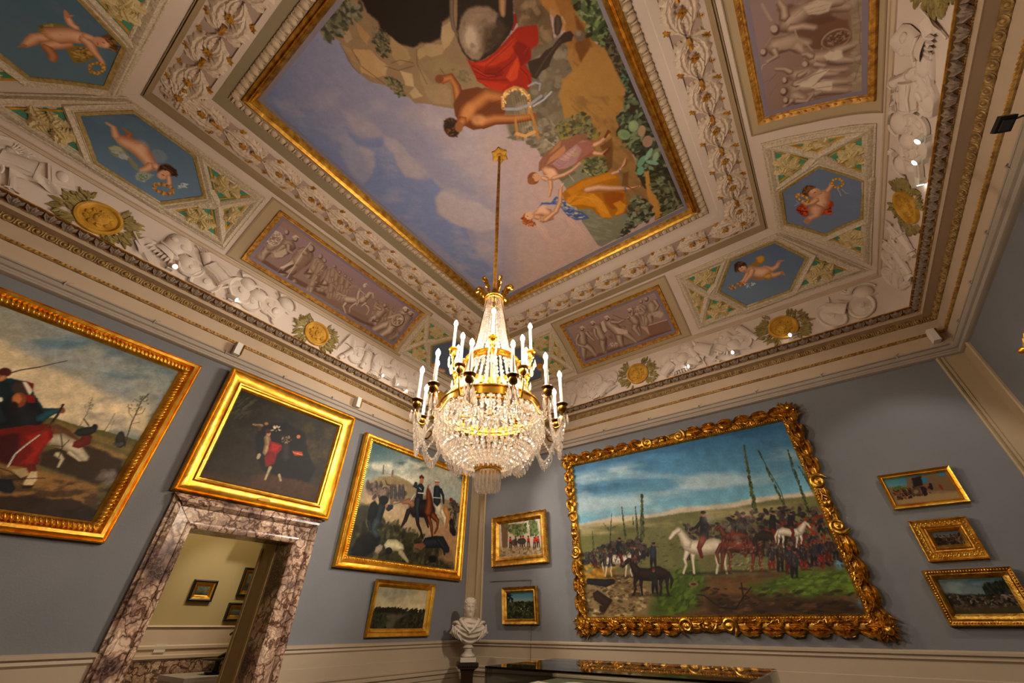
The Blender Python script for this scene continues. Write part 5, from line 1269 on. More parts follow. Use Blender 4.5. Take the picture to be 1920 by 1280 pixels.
['D',['7a6a50','a0886a'],20.2,16,[2270,2064,2407,2128,2441,2031,2314,1990],.5,None,.9],
['E','c07850',[2495,2140,27,9,9,-26],5,1],
['P','b0481c',[2474,1935,2612,1959,2645,1916,2529,1881],8.6,0,1],
['S','d8885c',8.6,[2499,1916,2626,1919],5.1,1],
['F',[2095,1771,2097,1723],[46,40],'8a7a60 b8a888',0,0],
['E','5a4434',[1962,2081,43,15,14,-37],8,.8],
['F',[1934,2071,1943,2006],[62,78],'24201c 3c342c',0,0],
['N',.2,40]],
'P3':[['G','47666c','b8b8a8',[3999,2515,4349,1970],[3170,2524,6084,3560,6263,1664,3546,1219],0,0,1],
['C','2f5058',171.6,.42,.65,[3678,2413,4723,2507,5921,2531,5942,2349,5022,2300,4175,2240,3704,2076],.9,42.9,2.5,.3],
['C','d8d2bc',186.3,.42,.65,[3681,2087,4500,2367,5902,2422,5921,1985,4682,1942,3744,1699],.9,41.4,2,.3],
['P','a8b4a8',[5182,2149,5959,2190,5959,1915,5517,1941],95.8,19.2,.7],
['P','9c8c6c',[3749,1827,3979,1964,4288,2041,4522,2028,4699,1981,4993,1868,5633,1927,5930,1909,6058,797,3722,610,3655,1468,3664,1712],15.3,15.3,1],
['P','c0ab88',[3715,1662,4110,1683,4556,1643,4923,1445,5631,1525,5947,1255,5987,922,4953,1287,4323,1316,3857,1417],77.4,23.2,.8],
['P','8f7e58',[4003,1953,4288,2041,4525,2011,4682,1942,4367,1888,4010,1839],23.1,11.6,.8],
['P','7c6c58',[4001,2003,3982,2144,4001,2154,4037,2004],1.9,0,1],
['P','7c6c58',[4184,2007,4177,2117,4207,2122,4230,2001],1.9,0,1],
['S','9c8c74',11.5,[4041,2014,4111,2040,4479,2009],5.8,1],
['D',['5a4c44','443a34','75665a','8c7c6c'],62.4,130,[3702,1784,4154,1856,4498,1918,4542,1707,4253,1616,3878,1635],.5,None,.7],
['T',[4084,1923,4130,1867,4236,1875],[15,26,15],'4a3c30',0,1],
['F',[4219,1854,4249,1762,4259,1682],[48,60,48],'3c3a3c 5a5654',0,0],
['E','6a5448',[4215,1874,23,5,4,-17],0,1],
['F',[4303,1874,4333,1780,4342,1699],[49,61,49],'3c3a3c 5a5654',0,0],
['E','6a5448',[4299,1893,23,5,4,-18],0,1],
['F',[4389,1893,4418,1798,4427,1716],[50,62,50],'3c3a3c 5a5654',0,0],
['E','6a5448',[4384,1913,24,5,4,-18],0,1],
['F',[4465,1910,4494,1814,4503,1732],[51,62,51],'3c3a3c 5a5654',0,0],
['E','6a5448',[4461,1930,24,6,4,-18],0,1],
['P','3a3a28',[3546,1219,3726,1482,3871,1510,4145,1287,4404,1329,4634,1272,4970,1194,5127,1119,5749,1063,5921,786,3722,610],25,28.6,.9],
['D',['4c4c30','2c2c1c','6a6444','38341f'],61.7,330,[3655,1209,4073,1335,4529,1349,5058,1237,5861,1042,5894,784,3725,775],.5,None,.7],
['P','18181a',[3709,773,3783,1007,3967,1144,4190,1103,4208,949,3951,784],22.3,19.1,.8],
['P','b08a64',[5071,1435,5866,1455,5967,855,5504,940,5542,1204],51.4,25.7,.8],
['F',[4120,1558,4090,1429,4077,1321],[139,157,157],'14181c 262e34 3c464a',0,0],
['E','1c1c1e',[4125,1622,92,19,17,-69],9,1],
['F',[3965,1528,3968,1437,3964,1302],[136,170,136],'121316 1e2024',0,0],
['F',[4234,1517,4308,1563],[91,73],'14181c 262e34 3c464a',0,0],
['S','6b6258',15,[4183,1555,4362,1613,4674,1747],0,1],
['E','a06a4c',[4201,1550,28,5,5,-21],4,1],
['F',[4080,1307,4033,1182,4126,1123],[135,101,101],'2a3236 4c565a',0,0],
['F',[3931,1282,3996,1177],[66,50],'14181c 262e34 3c464a',0,0],
['F',[5297,1769,5388,1696,5536,1616],[244,244,155],'9a866c d0c0a0 f0e6cc',-.4,.2],
['F',[5441,1706,5541,1581,5572,1463],[133,102,80],'9a866c d0c0a0 f0e6cc',0,0],
['F',[5290,1643,5162,1484],[85,42],'9a866c d0c0a0 f0e6cc',0,0],
['F',[5352,1584,5404,1420],[65,43],'9a866c d0c0a0 f0e6cc',0,0],
['F',[5516,1756,5617,1630,5587,1448],[135,113,59],'9c6a40 c8945c',0,0],
['F',[5249,2070,5271,1927,5293,1822],[157,179,179],'1c242a 2c363c 404a50',0,0],
['E','c09070',[5236,2152,58,14,8,-48],5,1],
['T',[5178,2171,5284,2192],[27,23],'e0d8cc',0,1],
['T',[5180,2158,5287,2177],[14,14],'8a2418',0,1],
['F',[5347,2055,5430,1960,5462,1837],[69,59,41],'1c242a 2c363c',0,0],
['S','d0ccc0',15.6,[5185,1882,5356,1907],0,1],
['F',[4751,1597,4886,1639,5103,1679,5214,1630],[248,268,310,186],'1a1414 2c2224 463436',-.3,.4],
['F',[5115,1612,5110,1786,5056,1954,5065,2047],[237,164,108,77],'3e1e10 6e3a20 a8643c',-.5,-.1],
['F',[5065,2047,5112,2003,5134,1952],[88,79,53],'8a7a70 d0c8c0',0,0],
['F',[5220,1596,5363,1517,5379,1416,5319,1307],[128,85,47,34],'3e1e10 6e3a20 a8643c',0,0],
['F',[5126,1546,5225,1410,5277,1251,5303,1173],[103,70,41,33],'3e1e10 6e3a20 a8643c',0,0],
['F',[4858,1533,4909,1393,4999,1294,5066,1191],[99,67,40,28],'1a1414 2c2224 463436',0,0],
['F',[4664,1564,4627,1412,4564,1292],[95,76,27],'1a1414 2c2224 463436',0,0],
['F',[5053,1533,5155,1382],[62,33],'1a1414 2c2224 463436',0,0],
['F',[4506,1666,4635,1708,4735,1678],[59,98,118],'6e4c38 a07858',0,0],
['F',[4856,1999,4854,1874,4861,1771],[167,146,167],'14181c 262e34 3c464a',-.5,.2],
['F',[4835,1783,4840,1630,4888,1505,4856,1483],[161,113,72,48],'14181c 262e34 4c565c',0,0],
['E','b88060',[4855,2099,49,12,9,-49],4,1],
['T',[4804,2142,4840,2178,4890,2157],[47,56,43],'5a3020',0,1],
['F',[4739,2026,4699,1981,4799,1969],[71,62,54],'14181c 262e34 3c464a',0,0],
['S','e8e4d8',16.8,[4816,1884,4937,1901],0,1],
['S','d8d4c8',10.5,[4823,1974,4878,1951],0,1],
['S','c8ccd0',12.1,[4748,1852,4676,1734],0,1],
['F',[5722,1907,5793,1808,5884,1787],[119,143,96],'3c3a34 5c584c',0,0],
['F',[5709,1573,5755,1438,5819,1378],[114,136,114],'16181a 24262a',0,0],
['E','8a3020',[5646,1939,45,9,4,-33],7,1],
['D',['3c3a34','6a5c4a'],46.4,40,[5582,1879,5900,1904,5907,1355,5682,1358],.5,None,.7],
['F',[5124,1135,5364,1181,5517,1201,5692,1089],[146,187,187,104],'14181c 262e34 3c464a',0,0],
['F',[5407,1236,5580,1126,5622,1016],[84,84,42],'14181c 262e34 3c464a',0,0],
['E','16181a',[5345,916,88,9,9,-55],8,1],
['F',[4353,1009,4514,1028,4648,1000],[159,159,106],'8a8468 c0b890 dcd6b4',0,0],
['F',[4616,952,4715,890,4815,827],[90,72,36],'8a8468 b8b08c',0,0],
['E','24262a',[4401,935,68,8,11,-47],5,1],
['F',[4243,967,4177,917],[83,100],'8a7c6c a89684',0,0],
['P','a06a50',[4875,1088,5077,1129,5156,1091,5051,1016,4906,1046],9.7,9.7,.8],
['N',.1,50],
['N',.08,12]],
'P4':[['G','9a967c','cfc09a',[4751,482,4815,183],[3885,609,5728,753,5810,167,4016,135],0,0,1],
['C','7c7c6c',89.7,.45,.7,[4241,453,5333,489,5358,341,4285,279],.5,29.9,3,.1],
['P','3c3a28',[4189,165,4640,183,5368,166,5439,-133,4173,-116],5.7,8.5,1],
['P','6a6450',[4419,131,4932,140,4739,48,4693,-49,4463,-48,4598,69],22.3,11.2,.8],
['D',['2c2c20','22241a'],27.6,70,[4307,193,4635,205,4643,170,4317,155],.6,None,.9],
['D',['2c2c20','3c3424'],27,80,[4601,205,5303,193,5309,158,4613,152],.6,None,.9],
['S','2c2c20',5.8,[4760,238,4784,164],0,1],
['D',['28281c','3a3a28','4c4a34'],32.1,120,[4287,87,4522,111,4557,-38,4318,-37],.5,None,.9],
['D',['28281c','3a3a28','4c4a34'],36.2,120,[4799,93,5274,133,5304,-29,4929,-17],.5,None,.9],
['P','3a2a1c',[4585,200,4721,208,4732,159,4595,156],2.9,0,1],
['N',.12,60]],
'P5':[['G','d8ccb8','c0ab94',[-4638,1543,-4638,1045],[-5070,1700,-3912,1560,-3950,903,-5045,979],0,0,1],
['C','a8a48c',41.2,.45,.7,[-4993,1610,-3975,1568,-3990,1276,-4987,1373],.7,17.7,1,0],
['P','7c6448',[-4903,1586,-4743,1568,-4755,1103,-4875,1112],6,9,1],
['P','7c6448',[-4760,1544,-4569,1535,-4536,1354,-4604,1361,-4621,1451,-4690,1484,-4742,1451,-4747,1274],9,9,1],
['D',['6a7448','8a9460','56603c'],35.6,110,[-4813,1550,-4334,1496,-4305,1356,-4570,1333,-4776,1455],.6,None,.9],
['P','6a5440',[-4250,1550,-4168,1553,-4162,1293,-4248,1301],5.7,5.7,1],
['D',['5c6a44','7a8858'],34.1,80,[-4267,1552,-4088,1544,-4098,1311,-4226,1299],.6,None,.9],
['P','b09a78',[-4964,1181,-4029,1114,-4037,954,-4959,1021],22.5,16.9,1],
['D',['c8b490','8a7454','6b5c40'],33.7,110,[-4964,1194,-4029,1114,-4037,954,-4959,1021],.4,None,.6],
['F',[-4689,1282,-4689,1237],[53,53],'b03c20 b03c20',0,0],
['F',[-4702,1238,-4705,1147],[23,18],'2c2824 3a3430',0,0],
['F',[-4672,1235,-4661,1144],[23,17],'2c2824 3a3430',0,0],
['E','6a4434',[-4689,1317,20,-2,0,-18],0,1],
['F',[-4454,1277,-4455,1233],[52,52],'c0381c c0381c',0,0],
['F',[-4468,1234,-4472,1145],[23,17],'2c2824 3a3430',0,0],
['F',[-4438,1231,-4430,1141],[23,17],'2c2824 3a3430',0,0],
['E','6a4434',[-4454,1311,20,-2,0,-17],0,1],
['F',[-4405,1280,-4405,1236],[51,51],'c0381c c0381c',0,0],
['F',[-4419,1237,-4423,1148],[23,17],'2c2824 3a3430',0,0],
['F',[-4389,1234,-4381,1144],[23,17],'2c2824 3a3430',0,0],
['E','6a4434',[-4404,1314,20,-2,0,-17],0,1],
['F',[-4291,1262,-4292,1218],[51,51],'b83418 b83418',0,0],
['F',[-4305,1219,-4311,1131],[22,17],'2c2824 3a3430',0,0],
['F',[-4276,1217,-4270,1128],[22,17],'2c2824 3a3430',0,0],
['E','6a4434',[-4290,1295,19,-2,0,-17],0,1],
['F',[-4132,1266,-4133,1223],[50,50],'c0381c c0381c',0,0],
['F',[-4146,1224,-4152,1137],[22,16],'2c2824 3a3430',0,0],
['F',[-4118,1221,-4112,1133],[22,16],'2c2824 3a3430',0,0],
['E','6a4434',[-4130,1299,19,-2,-1,-17],0,1],
['F',[-4086,1237,-4088,1195],[49,49],'a83018 a83018',0,0],
['F',[-4100,1196,-4107,1109],[22,16],'2c2824 3a3430',0,0],
['F',[-4072,1193,-4067,1106],[22,16],'2c2824 3a3430',0,0],
['E','6a4434',[-4084,1271,19,-2,-1,-17],0,1],
['F',[-4164,1233,-4166,1190],[50,50],'b83418 b83418',0,0],
['F',[-4179,1191,-4185,1104],[22,16],'2c2824 3a3430',0,0],
['F',[-4150,1189,-4145,1101],[22,16],'2c2824 3a3430',0,0],
['E','6a4434',[-4163,1266,19,-2,-1,-17],0,1],
['F',[-4570,1283,-4571,1239],[52,52],'4a5058 4a5058',0,0],
['F',[-4584,1240,-4588,1150],[23,17],'2c2824 3a3430',0,0],
['F',[-4554,1237,-4545,1146],[23,17],'2c2824 3a3430',0,0],
['E','6a4434',[-4570,1318,20,-2,0,-17],0,1],
['E','4c4438',[-4598,1224,73,-7,0,-54],6,.8],
['F',[-4504,1240,-4373,1228],[86,86],'3c4038 505448',0,0]],
'P6':[['G','4c7c90','7c9ca0',[-4512,451,-4514,324],[-4830,505,-4178,482,-4186,296,-4827,309],0,0,1],
['C','9cb0b0',41.4,.45,.7,[-4797,460,-4210,441,-4215,296,-4795,309],.6,12.9,4,0],
['P','8a9484',[-4796,369,-4212,368,-4214,306,-4795,309],15.4,5.1,.8],
['P','3e4430',[-4795,319,-4214,327,-4223,76,-4791,79],10.1,12.6,1],
['D',['262818','3a4028','565a3a','2a241c'],30.4,260,[-4795,330,-4214,317,-4223,86,-4792,90],.5,None,.9],
['C','8a8a44',50.3,.5,.7,[-4793,224,-4218,215,-4223,86,-4792,90],.5,12.6,1,0],
['D',['1e2018'],26.5,40,[-4781,459,-4637,433,-4637,326,-4779,319],.4,None,.9],
['D',['c0c0b0'],10.1,8,[-4514,261,-4334,258,-4336,197,-4515,199],.6,None,.9]],
'P7':[['G','3c6c90','78a8b8',[-1734,2415,-1759,1452],[-3501,4378,1884,3098,983,797,-3728,1262],0,0,1],
['C','2c5878',337.8,.42,.62,[-3381,2478,168,2553,67,1869,-3279,1855],.8,61.4,4,-.12],
['C','a8bcc0',261,.44,.66,[-3324,2210,168,2276,37,1306,-3282,1465],.9,58,5,-.12],
['C','5f94b0',213,.5,.7,[-3265,2381,130,2377,67,1869,-3272,1922],.6,60.8,4,-.12],
['P','c4b8a4',[-3329,1382,-2600,1428,-1895,1384,-1586,1428,-961,1384,-568,1420,113,1392,83,1203,-3271,1217],16.4,11,1],
['P','74744a',[-3280,1309,-2284,1331,-1606,1347,-848,1329,-348,1362,176,1333,120,882,-229,10,-3372,10,-3284,1099],12.8,10.2,1],
['C','6c6c3c',156.2,.45,.68,[-3254,1368,138,1291,-6,764,-3268,924],.7,26,5,-.05],
['C','b4a47c',132.5,.5,.7,[-3254,1368,138,1291,54,1022,-3235,1214],.7,26.5,6,-.05],
['P','8f7a56',[-3293,702,-2353,649,-2181,349,-2403,100,-3294,107],55.4,44.4,.9],
['D',['b8a880','7a6444','5a4630','4a3a28'],38.8,260,[-3239,564,-2358,624,-2266,352,-2458,112,-3259,119],.4,0,.7],
['P','5a4026',[-2160,443,-1333,545,-10,557,16,81,-1965,96],53.3,44.4,.95],
['C','7c5c38',109.3,.45,.65,[-2145,514,-18,537,155,80,-2235,99],.7,21.9,4,.1],
['P','4c6026',[-2181,349,-1839,620,-1549,698,-1464,438,-1629,201,-1962,107,-2286,121],59.7,59.7,.95],
['D',['3a5018','6c7c34','56681f'],44.8,240,[-2186,326,-1773,664,-1483,553,-1624,222,-2066,119],.4,.6,.7],
['P','566a24',[-995,397,-419,539,138,547,163,259,-515,278,-939,290],49.5,41.2,.95],
['D',['44581a','748838','5c6c28'],40.9,260,[-956,375,-427,519,167,526,170,277,-722,284],.35,.2,.7],
['P','3a2a18',[-1494,328,49,244,142,89,-1508,103],41.2,28.8,.8],
['D',['4c3620','2e2014','6c5030'],50,120,[-1622,422,151,315,128,98,-1652,115],.3,.1,.7],
['D',['a87820','8a6a20','c09438'],77.9,60,[-3242,837,-2707,774,-2772,568,-3249,485],.5,None,.7],
['S','3a4028',12.8,[-633,1224,-579,1500,-535,1794,-480,2132],5.2,.9],
['D',['4a5230','5f683c','333a22'],23.3,126,[-601,1255,-475,2131,-484,2133,-643,1261],.6,1.4,.8],
['S','3a4028',9.5,[-278,1107,-247,1448,-301,1777,-324,2009],4.9,.9],
['D',['4a5230','5f683c','333a22'],17.2,98,[-252,1137,-321,2008,-327,2010,-282,1141],.6,1.4,.8],
['S','3a4028',9.1,[-52,1127,-23,1438,-28,1672,14,1950],4.7,.9],
['D',['4a5230','5f683c','333a22'],16.6,98,[-26,1156,17,1949,11,1951,-55,1160],.6,1.4,.8],
['S','3a4028',6.4,[103,1201,93,1395,82,1599,53,1736],4.6,.9],
['D',['4a5230','5f683c','333a22'],11.6,70,[125,1231,55,1736,51,1737,105,1233],.6,1.4,.8],
['S','3a4028',14.8,[-2231,1032,-2181,1334,-2106,1678],6,.9],
['D',['4a5230','5f683c','333a22'],27,126,[-2196,1067,-2100,1677,-2112,1679,-2251,1072],.6,1.4,.8],
['S','3a4028',8.2,[-2296,1052,-2282,1288,-2245,1517],6,.9],
['D',['4a5230','5f683c','333a22'],15,70,[-2273,1088,-2242,1517,-2249,1518,-2304,1091],.6,1.4,.8],
['S','3a4028',8.5,[-2492,1084,-2485,1311,-2467,1547],6.2,.9],
['D',['4a5230','5f683c','333a22'],15.5,70,[-2469,1121,-2464,1547,-2471,1548,-2501,1124],.6,1.4,.8],
['S','3a4028',5,[-2334,1237,-2314,1379],6.1,.9],
['D',['4a5230','5f683c','333a22'],9.1,42,[-2317,1275,-2312,1378,-2316,1379,-2336,1277],.6,1.4,.8],
['S','3a4028',6.9,[-2755,1052,-2706,1277,-2654,1480],6.3,.9],
['D',['4a5230','5f683c','333a22'],12.6,56,[-2736,1090,-2651,1480,-2657,1481,-2763,1092],.6,1.4,.8],
['S','3a4028',5.2,[-2733,1193,-2821,1350],6.3,.9],
['D',['4a5230','5f683c','333a22'],9.5,42,[-2717,1232,-2819,1349,-2823,1350,-2737,1234],.6,1.4,.8],
['S','3a4028',5.2,[-2709,1219,-2588,1294],6.2,.9],
['D',['4a5230','5f683c','333a22'],9.4,42,[-2692,1258,-2586,1294,-2590,1294,-2713,1261],.6,1.4,.8],
['S','3a4028',7,[-3050,964,-3034,1135,-3033,1253],6.4,.9],
['D',['4a5230','5f683c','333a22'],12.8,56,[-3031,1002,-3030,1253,-3036,1253,-3058,1004],.6,1.4,.8],
['D',['24282c','38363a','4a3c34','5c4c44','2c2420'],41.8,300,[-3229,949,-2729,1050,-2272,1063,-2153,892,-2399,728,-2907,760,-3245,809],.6,None,.9],
['D',['2c2624','3e3430','54443c','6a5548'],37.7,420,[-1589,1182,-1106,1154,-871,1254,-381,1266,83,1203,82,886,-93,644,-570,722,-996,848,-1485,939],.6,None,.9],
['D',['7a2a1c','93341f','2a2e3c','1c2028'],27.8,240,[-402,1074,137,1126,167,708,-10,557,-446,583,-497,806],.6,None,.9],
['D',['4a4a30','5c5838','8a805a','3c3a28'],30.7,260,[-3261,981,-2020,1093,-1459,1038,202,1187,187,665,-1586,558,-3258,700],.35,0,.5],
['P','2a2418',[-2877,626,-2428,605,-2395,573,-2925,594],17.1,11.4,.6],
['F',[-2851,801,-2866,725,-2877,681,-2905,614],[66,33,21,19],'8a7c68 c8bca4 e8e0cc',0,0],
['F',[-2791,797,-2784,720,-2803,677,-2799,609],[65,33,21,19],'8a7c68 c8bca4 e8e0cc',0,0],
['F',[-2537,780,-2549,706,-2562,663,-2582,597],[63,32,20,19],'8a7c68 c8bca4 e8e0cc',0,0],
['F',[-2485,777,-2470,701,-2494,659,-2478,592],[62,31,20,18],'8a7c68 c8bca4 e8e0cc',0,0],
['F',[-2847,826,-2759,834,-2637,804,-2533,804,-2461,819],[84,137,130,130,99],'8a7c68 c8bca4 e8e0cc',-.3,.6],
['F',[-2476,827,-2415,892,-2365,937],[105,75,49],'8a7c68 c8bca4 e8e0cc',0,0],
['F',[-2373,937,-2331,906,-2300,859],[48,41,22],'8a7c68 c8bca4 e8e0cc',0,0],
['F',[-2870,848,-2925,771,-2920,683],[27,39,8],'8a7c68 c8bca4 e8e0cc',0,0],
['F',[-2595,1056,-2620,979,-2631,891],[62,86,78],'16181c 2a3038',0,0],
['F',[-2622,890,-2596,801,-2633,728],[65,42,27],'4c1812 7a2c20',0,0],
['E','9a6a50',[-2590,1085,21,-2,-4,-22],0,1],
['E','1e1c20',[-2587,1103,27,-3,-2,-14],0,1],
['F',[-2586,1030,-2541,972,-2503,951],[31,27,15],'16181c 2a3038',0,0],
['P','2a2418',[-2512,371,-1978,357,-1939,328,-2568,341],15.7,10.5,.6],
['F',[-1978,563,-1993,474,-2002,423,-2000,343],[74,37,24,22],'181210 2c2019 443228',0,0],
['F',[-2044,566,-2086,478,-2083,426,-2117,347],[75,38,24,22],'181210 2c2019 443228',0,0],
['F',[-2344,582,-2364,490,-2368,436,-2373,355],[78,39,25,23],'181210 2c2019 443228',0,0],
['F',[-2410,585,-2463,494,-2453,440,-2504,359],[79,39,26,23],'181210 2c2019 443228',0,0],
['F',[-1971,592,-2063,613,-2215,596,-2338,611,-2420,641],[101,165,156,156,119],'181210 2c2019 443228',-.2,.6],
['F',[-2397,649,-2443,739,-2484,804],[135,96,63],'181210 2c2019 443228',0,0],
['F',[-2474,803,-2544,772,-2607,718],[64,54,29],'181210 2c2019 443228',0,0],
['F',[-1937,614,-1912,519,-1954,421],[31,44,9],'181210 2c2019 443228',0,0],
['P','2a2418',[-2205,383,-2083,374,-2073,357,-2221,360],10.4,7.8,.6],
['F',[-2173,517,-2202,433,-2218,374],[50,40,20],'1e1c20 1e1c20',0,0],
['F',[-2141,515,-2152,431,-2154,372],[49,36,20],'1e1c20 1e1c20',0,0],
['F',[-2151,621,-2150,559,-2163,498],[67,91,81],'2a2226 2c2c30',0,0],
['F',[-2197,611,-2213,556,-2194,524],[30,27,17],'2a2226 2c2c30',0,0],
['E','8a5c44',[-2146,645,20,-1,-5,-22],0,1],
['E','7a2018',[-2142,661,25,-1,-3,-14],0,1],
['P','2a2418',[-2159,698,-2033,685,-2023,667,-2175,674],10.8,8.1,.6],
['F',[-2125,840,-2155,751,-2172,688],[52,41,21],'1e1c20 1e1c20',0,0],
['F',[-2092,837,-2104,748,-2106,684],[52,38,21],'1e1c20 1e1c20',0,0],
['F',[-2080,948,-2101,883,-2114,819],[70,94,84],'2a2226 3a4654',0,0],
['F',[-2127,938,-2165,882,-2146,848],[32,28,18],'2a2226 3a4654',0,0],
['E','8a5c44',[-2074,974,20,-2,-5,-23],0,1],
['E','241c1c',[-2070,990,26,-2,-3,-15],0,1],
['P','2a2418',[-1638,762,-1576,753,-1574,736,-1649,739],10.2,7.7,.6],
['F',[-1618,831,-1635,785,-1645,753],[26,21,10],'1e1c20 1e1c20',0,0],
['F',[-1602,829,-1610,784,-1613,751],[26,19,10],'1e1c20 1e1c20',0,0],
['F',[-1599,886,-1605,853,-1614,820],[35,47,42],'2a2226 2a2a2e',0,0],
['F',[-1622,881,-1637,852,-1628,835],[16,14,9],'2a2226 2a2a2e',0,0],
['E','8a5c44',[-1595,899,10,-1,-3,-12],0,1],
['E','241c1c',[-1593,908,13,-1,-2,-7],0,1],
['P','2a2418',[-1748,602,-1163,572,-1121,543,-1811,575],14.7,9.8,.6],
['F',[-1139,825,-1166,718,-1180,656,-1187,560],[86,43,28,25],'8a7c68 c8bca4 e8e0cc',0,0],
['F',[-1212,831,-1266,725,-1269,661,-1314,567],[87,43,28,26],'8a7c68 c8bca4 e8e0cc',0,0],
['F',[-1540,857,-1572,746,-1581,681,-1596,582],[91,45,29,27],'8a7c68 c8bca4 e8e0cc',0,0],
['F',[-1613,863,-1681,754,-1675,687,-1739,590],[92,46,30,27],'8a7c68 c8bca4 e8e0cc',0,0],
['F',[-1129,859,-1227,888,-1396,872,-1531,893,-1619,933],[117,192,181,181,139],'8a7c68 c8bca4 e8e0cc',-.1,.7],
['F',[-1593,941,-1635,1053,-1675,1134],[158,113,73],'8a7c68 c8bca4 e8e0cc',0,0],
['F',[-1663,1133,-1744,1097,-1820,1032],[75,63,34],'8a7c68 c8bca4 e8e0cc',0,0],
['F',[-1089,886,-1072,770,-1128,652],[35,51,10],'8a7c68 c8bca4 e8e0cc',0,0],
['F',[-1294,1247,-1309,1128,-1350,998],[88,121,110],'16181c 24242a',0,0],
['F',[-1361,999,-1451,876,-1448,763],[91,59,37],'4c1812 7a2c20',0,0],
['E','9a6a50',[-1282,1290,28,-3,-9,-32],0,1],
['E','1e1c20',[-1274,1317,36,-5,-6,-22],0,1],
['F',[-1321,1211,-1415,1140,-1478,1119],[45,39,22],'16181c 24242a',0,0],
['P','2a2418',[-1219,596,-712,569,-677,541,-1276,570],13.7,9.2,.6],
['F',[-1148,836,-1183,735,-1205,676,-1252,586],[82,41,27,24],'3a1c12 6a3420 945238',0,0],
['F',[-1080,831,-1089,728,-1121,670,-1131,580],[81,41,26,24],'3a1c12 6a3420 945238',0,0],
['F',[-793,807,-822,709,-847,652,-885,566],[78,39,25,23],'3a1c12 6a3420 945238',0,0],
['F',[-734,803,-735,703,-771,647,-769,559],[77,39,25,23],'3a1c12 6a3420 945238',0,0],
['F',[-1139,869,-1035,880,-901,840,-782,839,-696,859],[105,171,162,162,124],'3a1c12 6a3420 945238',-.1,.7],
['F',[-711,870,-627,956,-560,1015],[130,93,61],'3a1c12 6a3420 945238',0,0],
['F',[-569,1016,-528,974,-504,911],[60,51,28],'3a1c12 6a3420 945238',0,0],
['F',[-1160,900,-1241,796,-1255,679],[34,49,10],'3a1c12 6a3420 945238',0,0],
['F',[-794,1179,-842,1075,-874,956],[78,107,98],'16181c 4a3c3c',0,0],
['F',[-865,955,-855,836,-914,738],[80,52,33],'4c1812 7a2c20',0,0],
['E','9a6a50',[-782,1218,24,-3,-9,-29],0,1],
['E','1e1c20',[-774,1242,31,-4,-6,-20],0,1],
['F',[-791,1143,-752,1065,-713,1036],[39,34,19],'16181c 4a3c3c',0,0],
['P','2a2418',[-754,747,-395,722,-373,694,-798,721],13.4,8.9,.6],
['F',[-697,921,-725,847,-742,803,-778,738],[59,30,19,17],'181210 2c2019 443228',0,0],
['F',[-649,917,-659,841,-684,798,-694,731],[59,29,19,17],'181210 2c2019 443228',0,0],
['F',[-447,898,-472,825,-491,783,-521,718],[57,28,18,17],'181210 2c2019 443228',0,0],
['F',[-406,894,-409,819,-437,778,-438,712],[56,28,18,17],'181210 2c2019 443228',0,0],
['F',[-689,945,-616,952,-523,922,-439,921,-377,936],[76,124,117,117,89],'181210 2c2019 443228',-.1,.7],
['F',[-388,944,-325,1007,-276,1050],[95,68,44],'181210 2c2019 443228',0,0],
['F',[-283,1051,-254,1020,-239,973],[44,37,20],'181210 2c2019 443228',0,0],
['F',[-702,968,-763,892,-777,806],[25,35,7],'181210 2c2019 443228',0,0],
['F',[-438,1170,-474,1094,-501,1008],[56,77,70],'16181c 2a262a',0,0],
['F',[-494,1007,-490,919,-536,847],[58,38,24],'4c1812 7a2c20',0,0],
['E','9a6a50',[-428,1198,17,-2,-7,-21],0,1],
['E','1e1c20',[-422,1216,22,-3,-5,-14],0,1],
['F',[-436,1144,-411,1087,-385,1066],[28,24,14],'16181c 2a262a',0,0],
['P','2a2418',[-1176,827,-860,804,-841,774,-1215,799],14.4,9.6,.6],
['F',[-844,944,-861,882,-870,846,-876,791],[48,24,16,14],'3a1c12 6a3420 945238',0,0],
['F',[-884,947,-916,887,-919,851,-946,796],[49,24,16,14],'3a1c12 6a3420 945238',0,0],
['F',[-1060,964,-1080,902,-1087,865,-1098,809],[50,25,16,15],'3a1c12 6a3420 945238',0,0],
['F',[-1098,968,-1138,907,-1137,869,-1174,815],[50,25,16,15],'3a1c12 6a3420 945238',0,0],
['F',[-838,963,-891,980,-983,971,-1054,984,-1099,1006],[65,106,100,100,76],'3a1c12 6a3420 945238',-.1,.7],
['F',[-1086,1011,-1104,1073,-1122,1117],[85,61,39],'3a1c12 6a3420 945238',0,0],
['F',[-1116,1117,-1160,1097,-1201,1062],[40,34,18],'3a1c12 6a3420 945238',0,0],
['F',[-816,978,-808,912,-841,844],[20,28,6],'3a1c12 6a3420 945238',0,0],
['F',[-919,1179,-930,1114,-955,1042],[48,66,60],'16181c 3a3438',0,0],
['F',[-961,1043,-1012,974,-1013,910],[50,32,21],'4c1812 7a2c20',0,0],
['E','9a6a50',[-912,1203,15,-2,-5,-18],0,1],
['E','1e1c20',[-907,1218,19,-2,-4,-12],0,1],
['F',[-934,1160,-986,1120,-1020,1109],[24,21,12],'16181c 3a3438',0,0],
['P','2a2418',[-493,817,-216,795,-201,768,-529,790],13.1,8.8,.6],
['F',[-445,952,-469,893,-483,859,-512,807],[46,23,15,14],'8a7c68 c8bca4 e8e0cc',0,0],
['F',[-409,948,-418,888,-438,855,-448,801],[46,23,15,13],'8a7c68 c8bca4 e8e0cc',0,0],
['F',[-254,933,-274,875,-290,841,-314,790],[45,22,14,13],'8a7c68 c8bca4 e8e0cc',0,0],
['F',[-222,929,-226,870,-248,838,-250,785],[44,22,14,13],'8a7c68 c8bca4 e8e0cc',0,0],
['F',[-439,971,-383,976,-312,952,-247,951,-199,962],[59,97,91,91,70],'8a7c68 c8bca4 e8e0cc',-.1,.7],
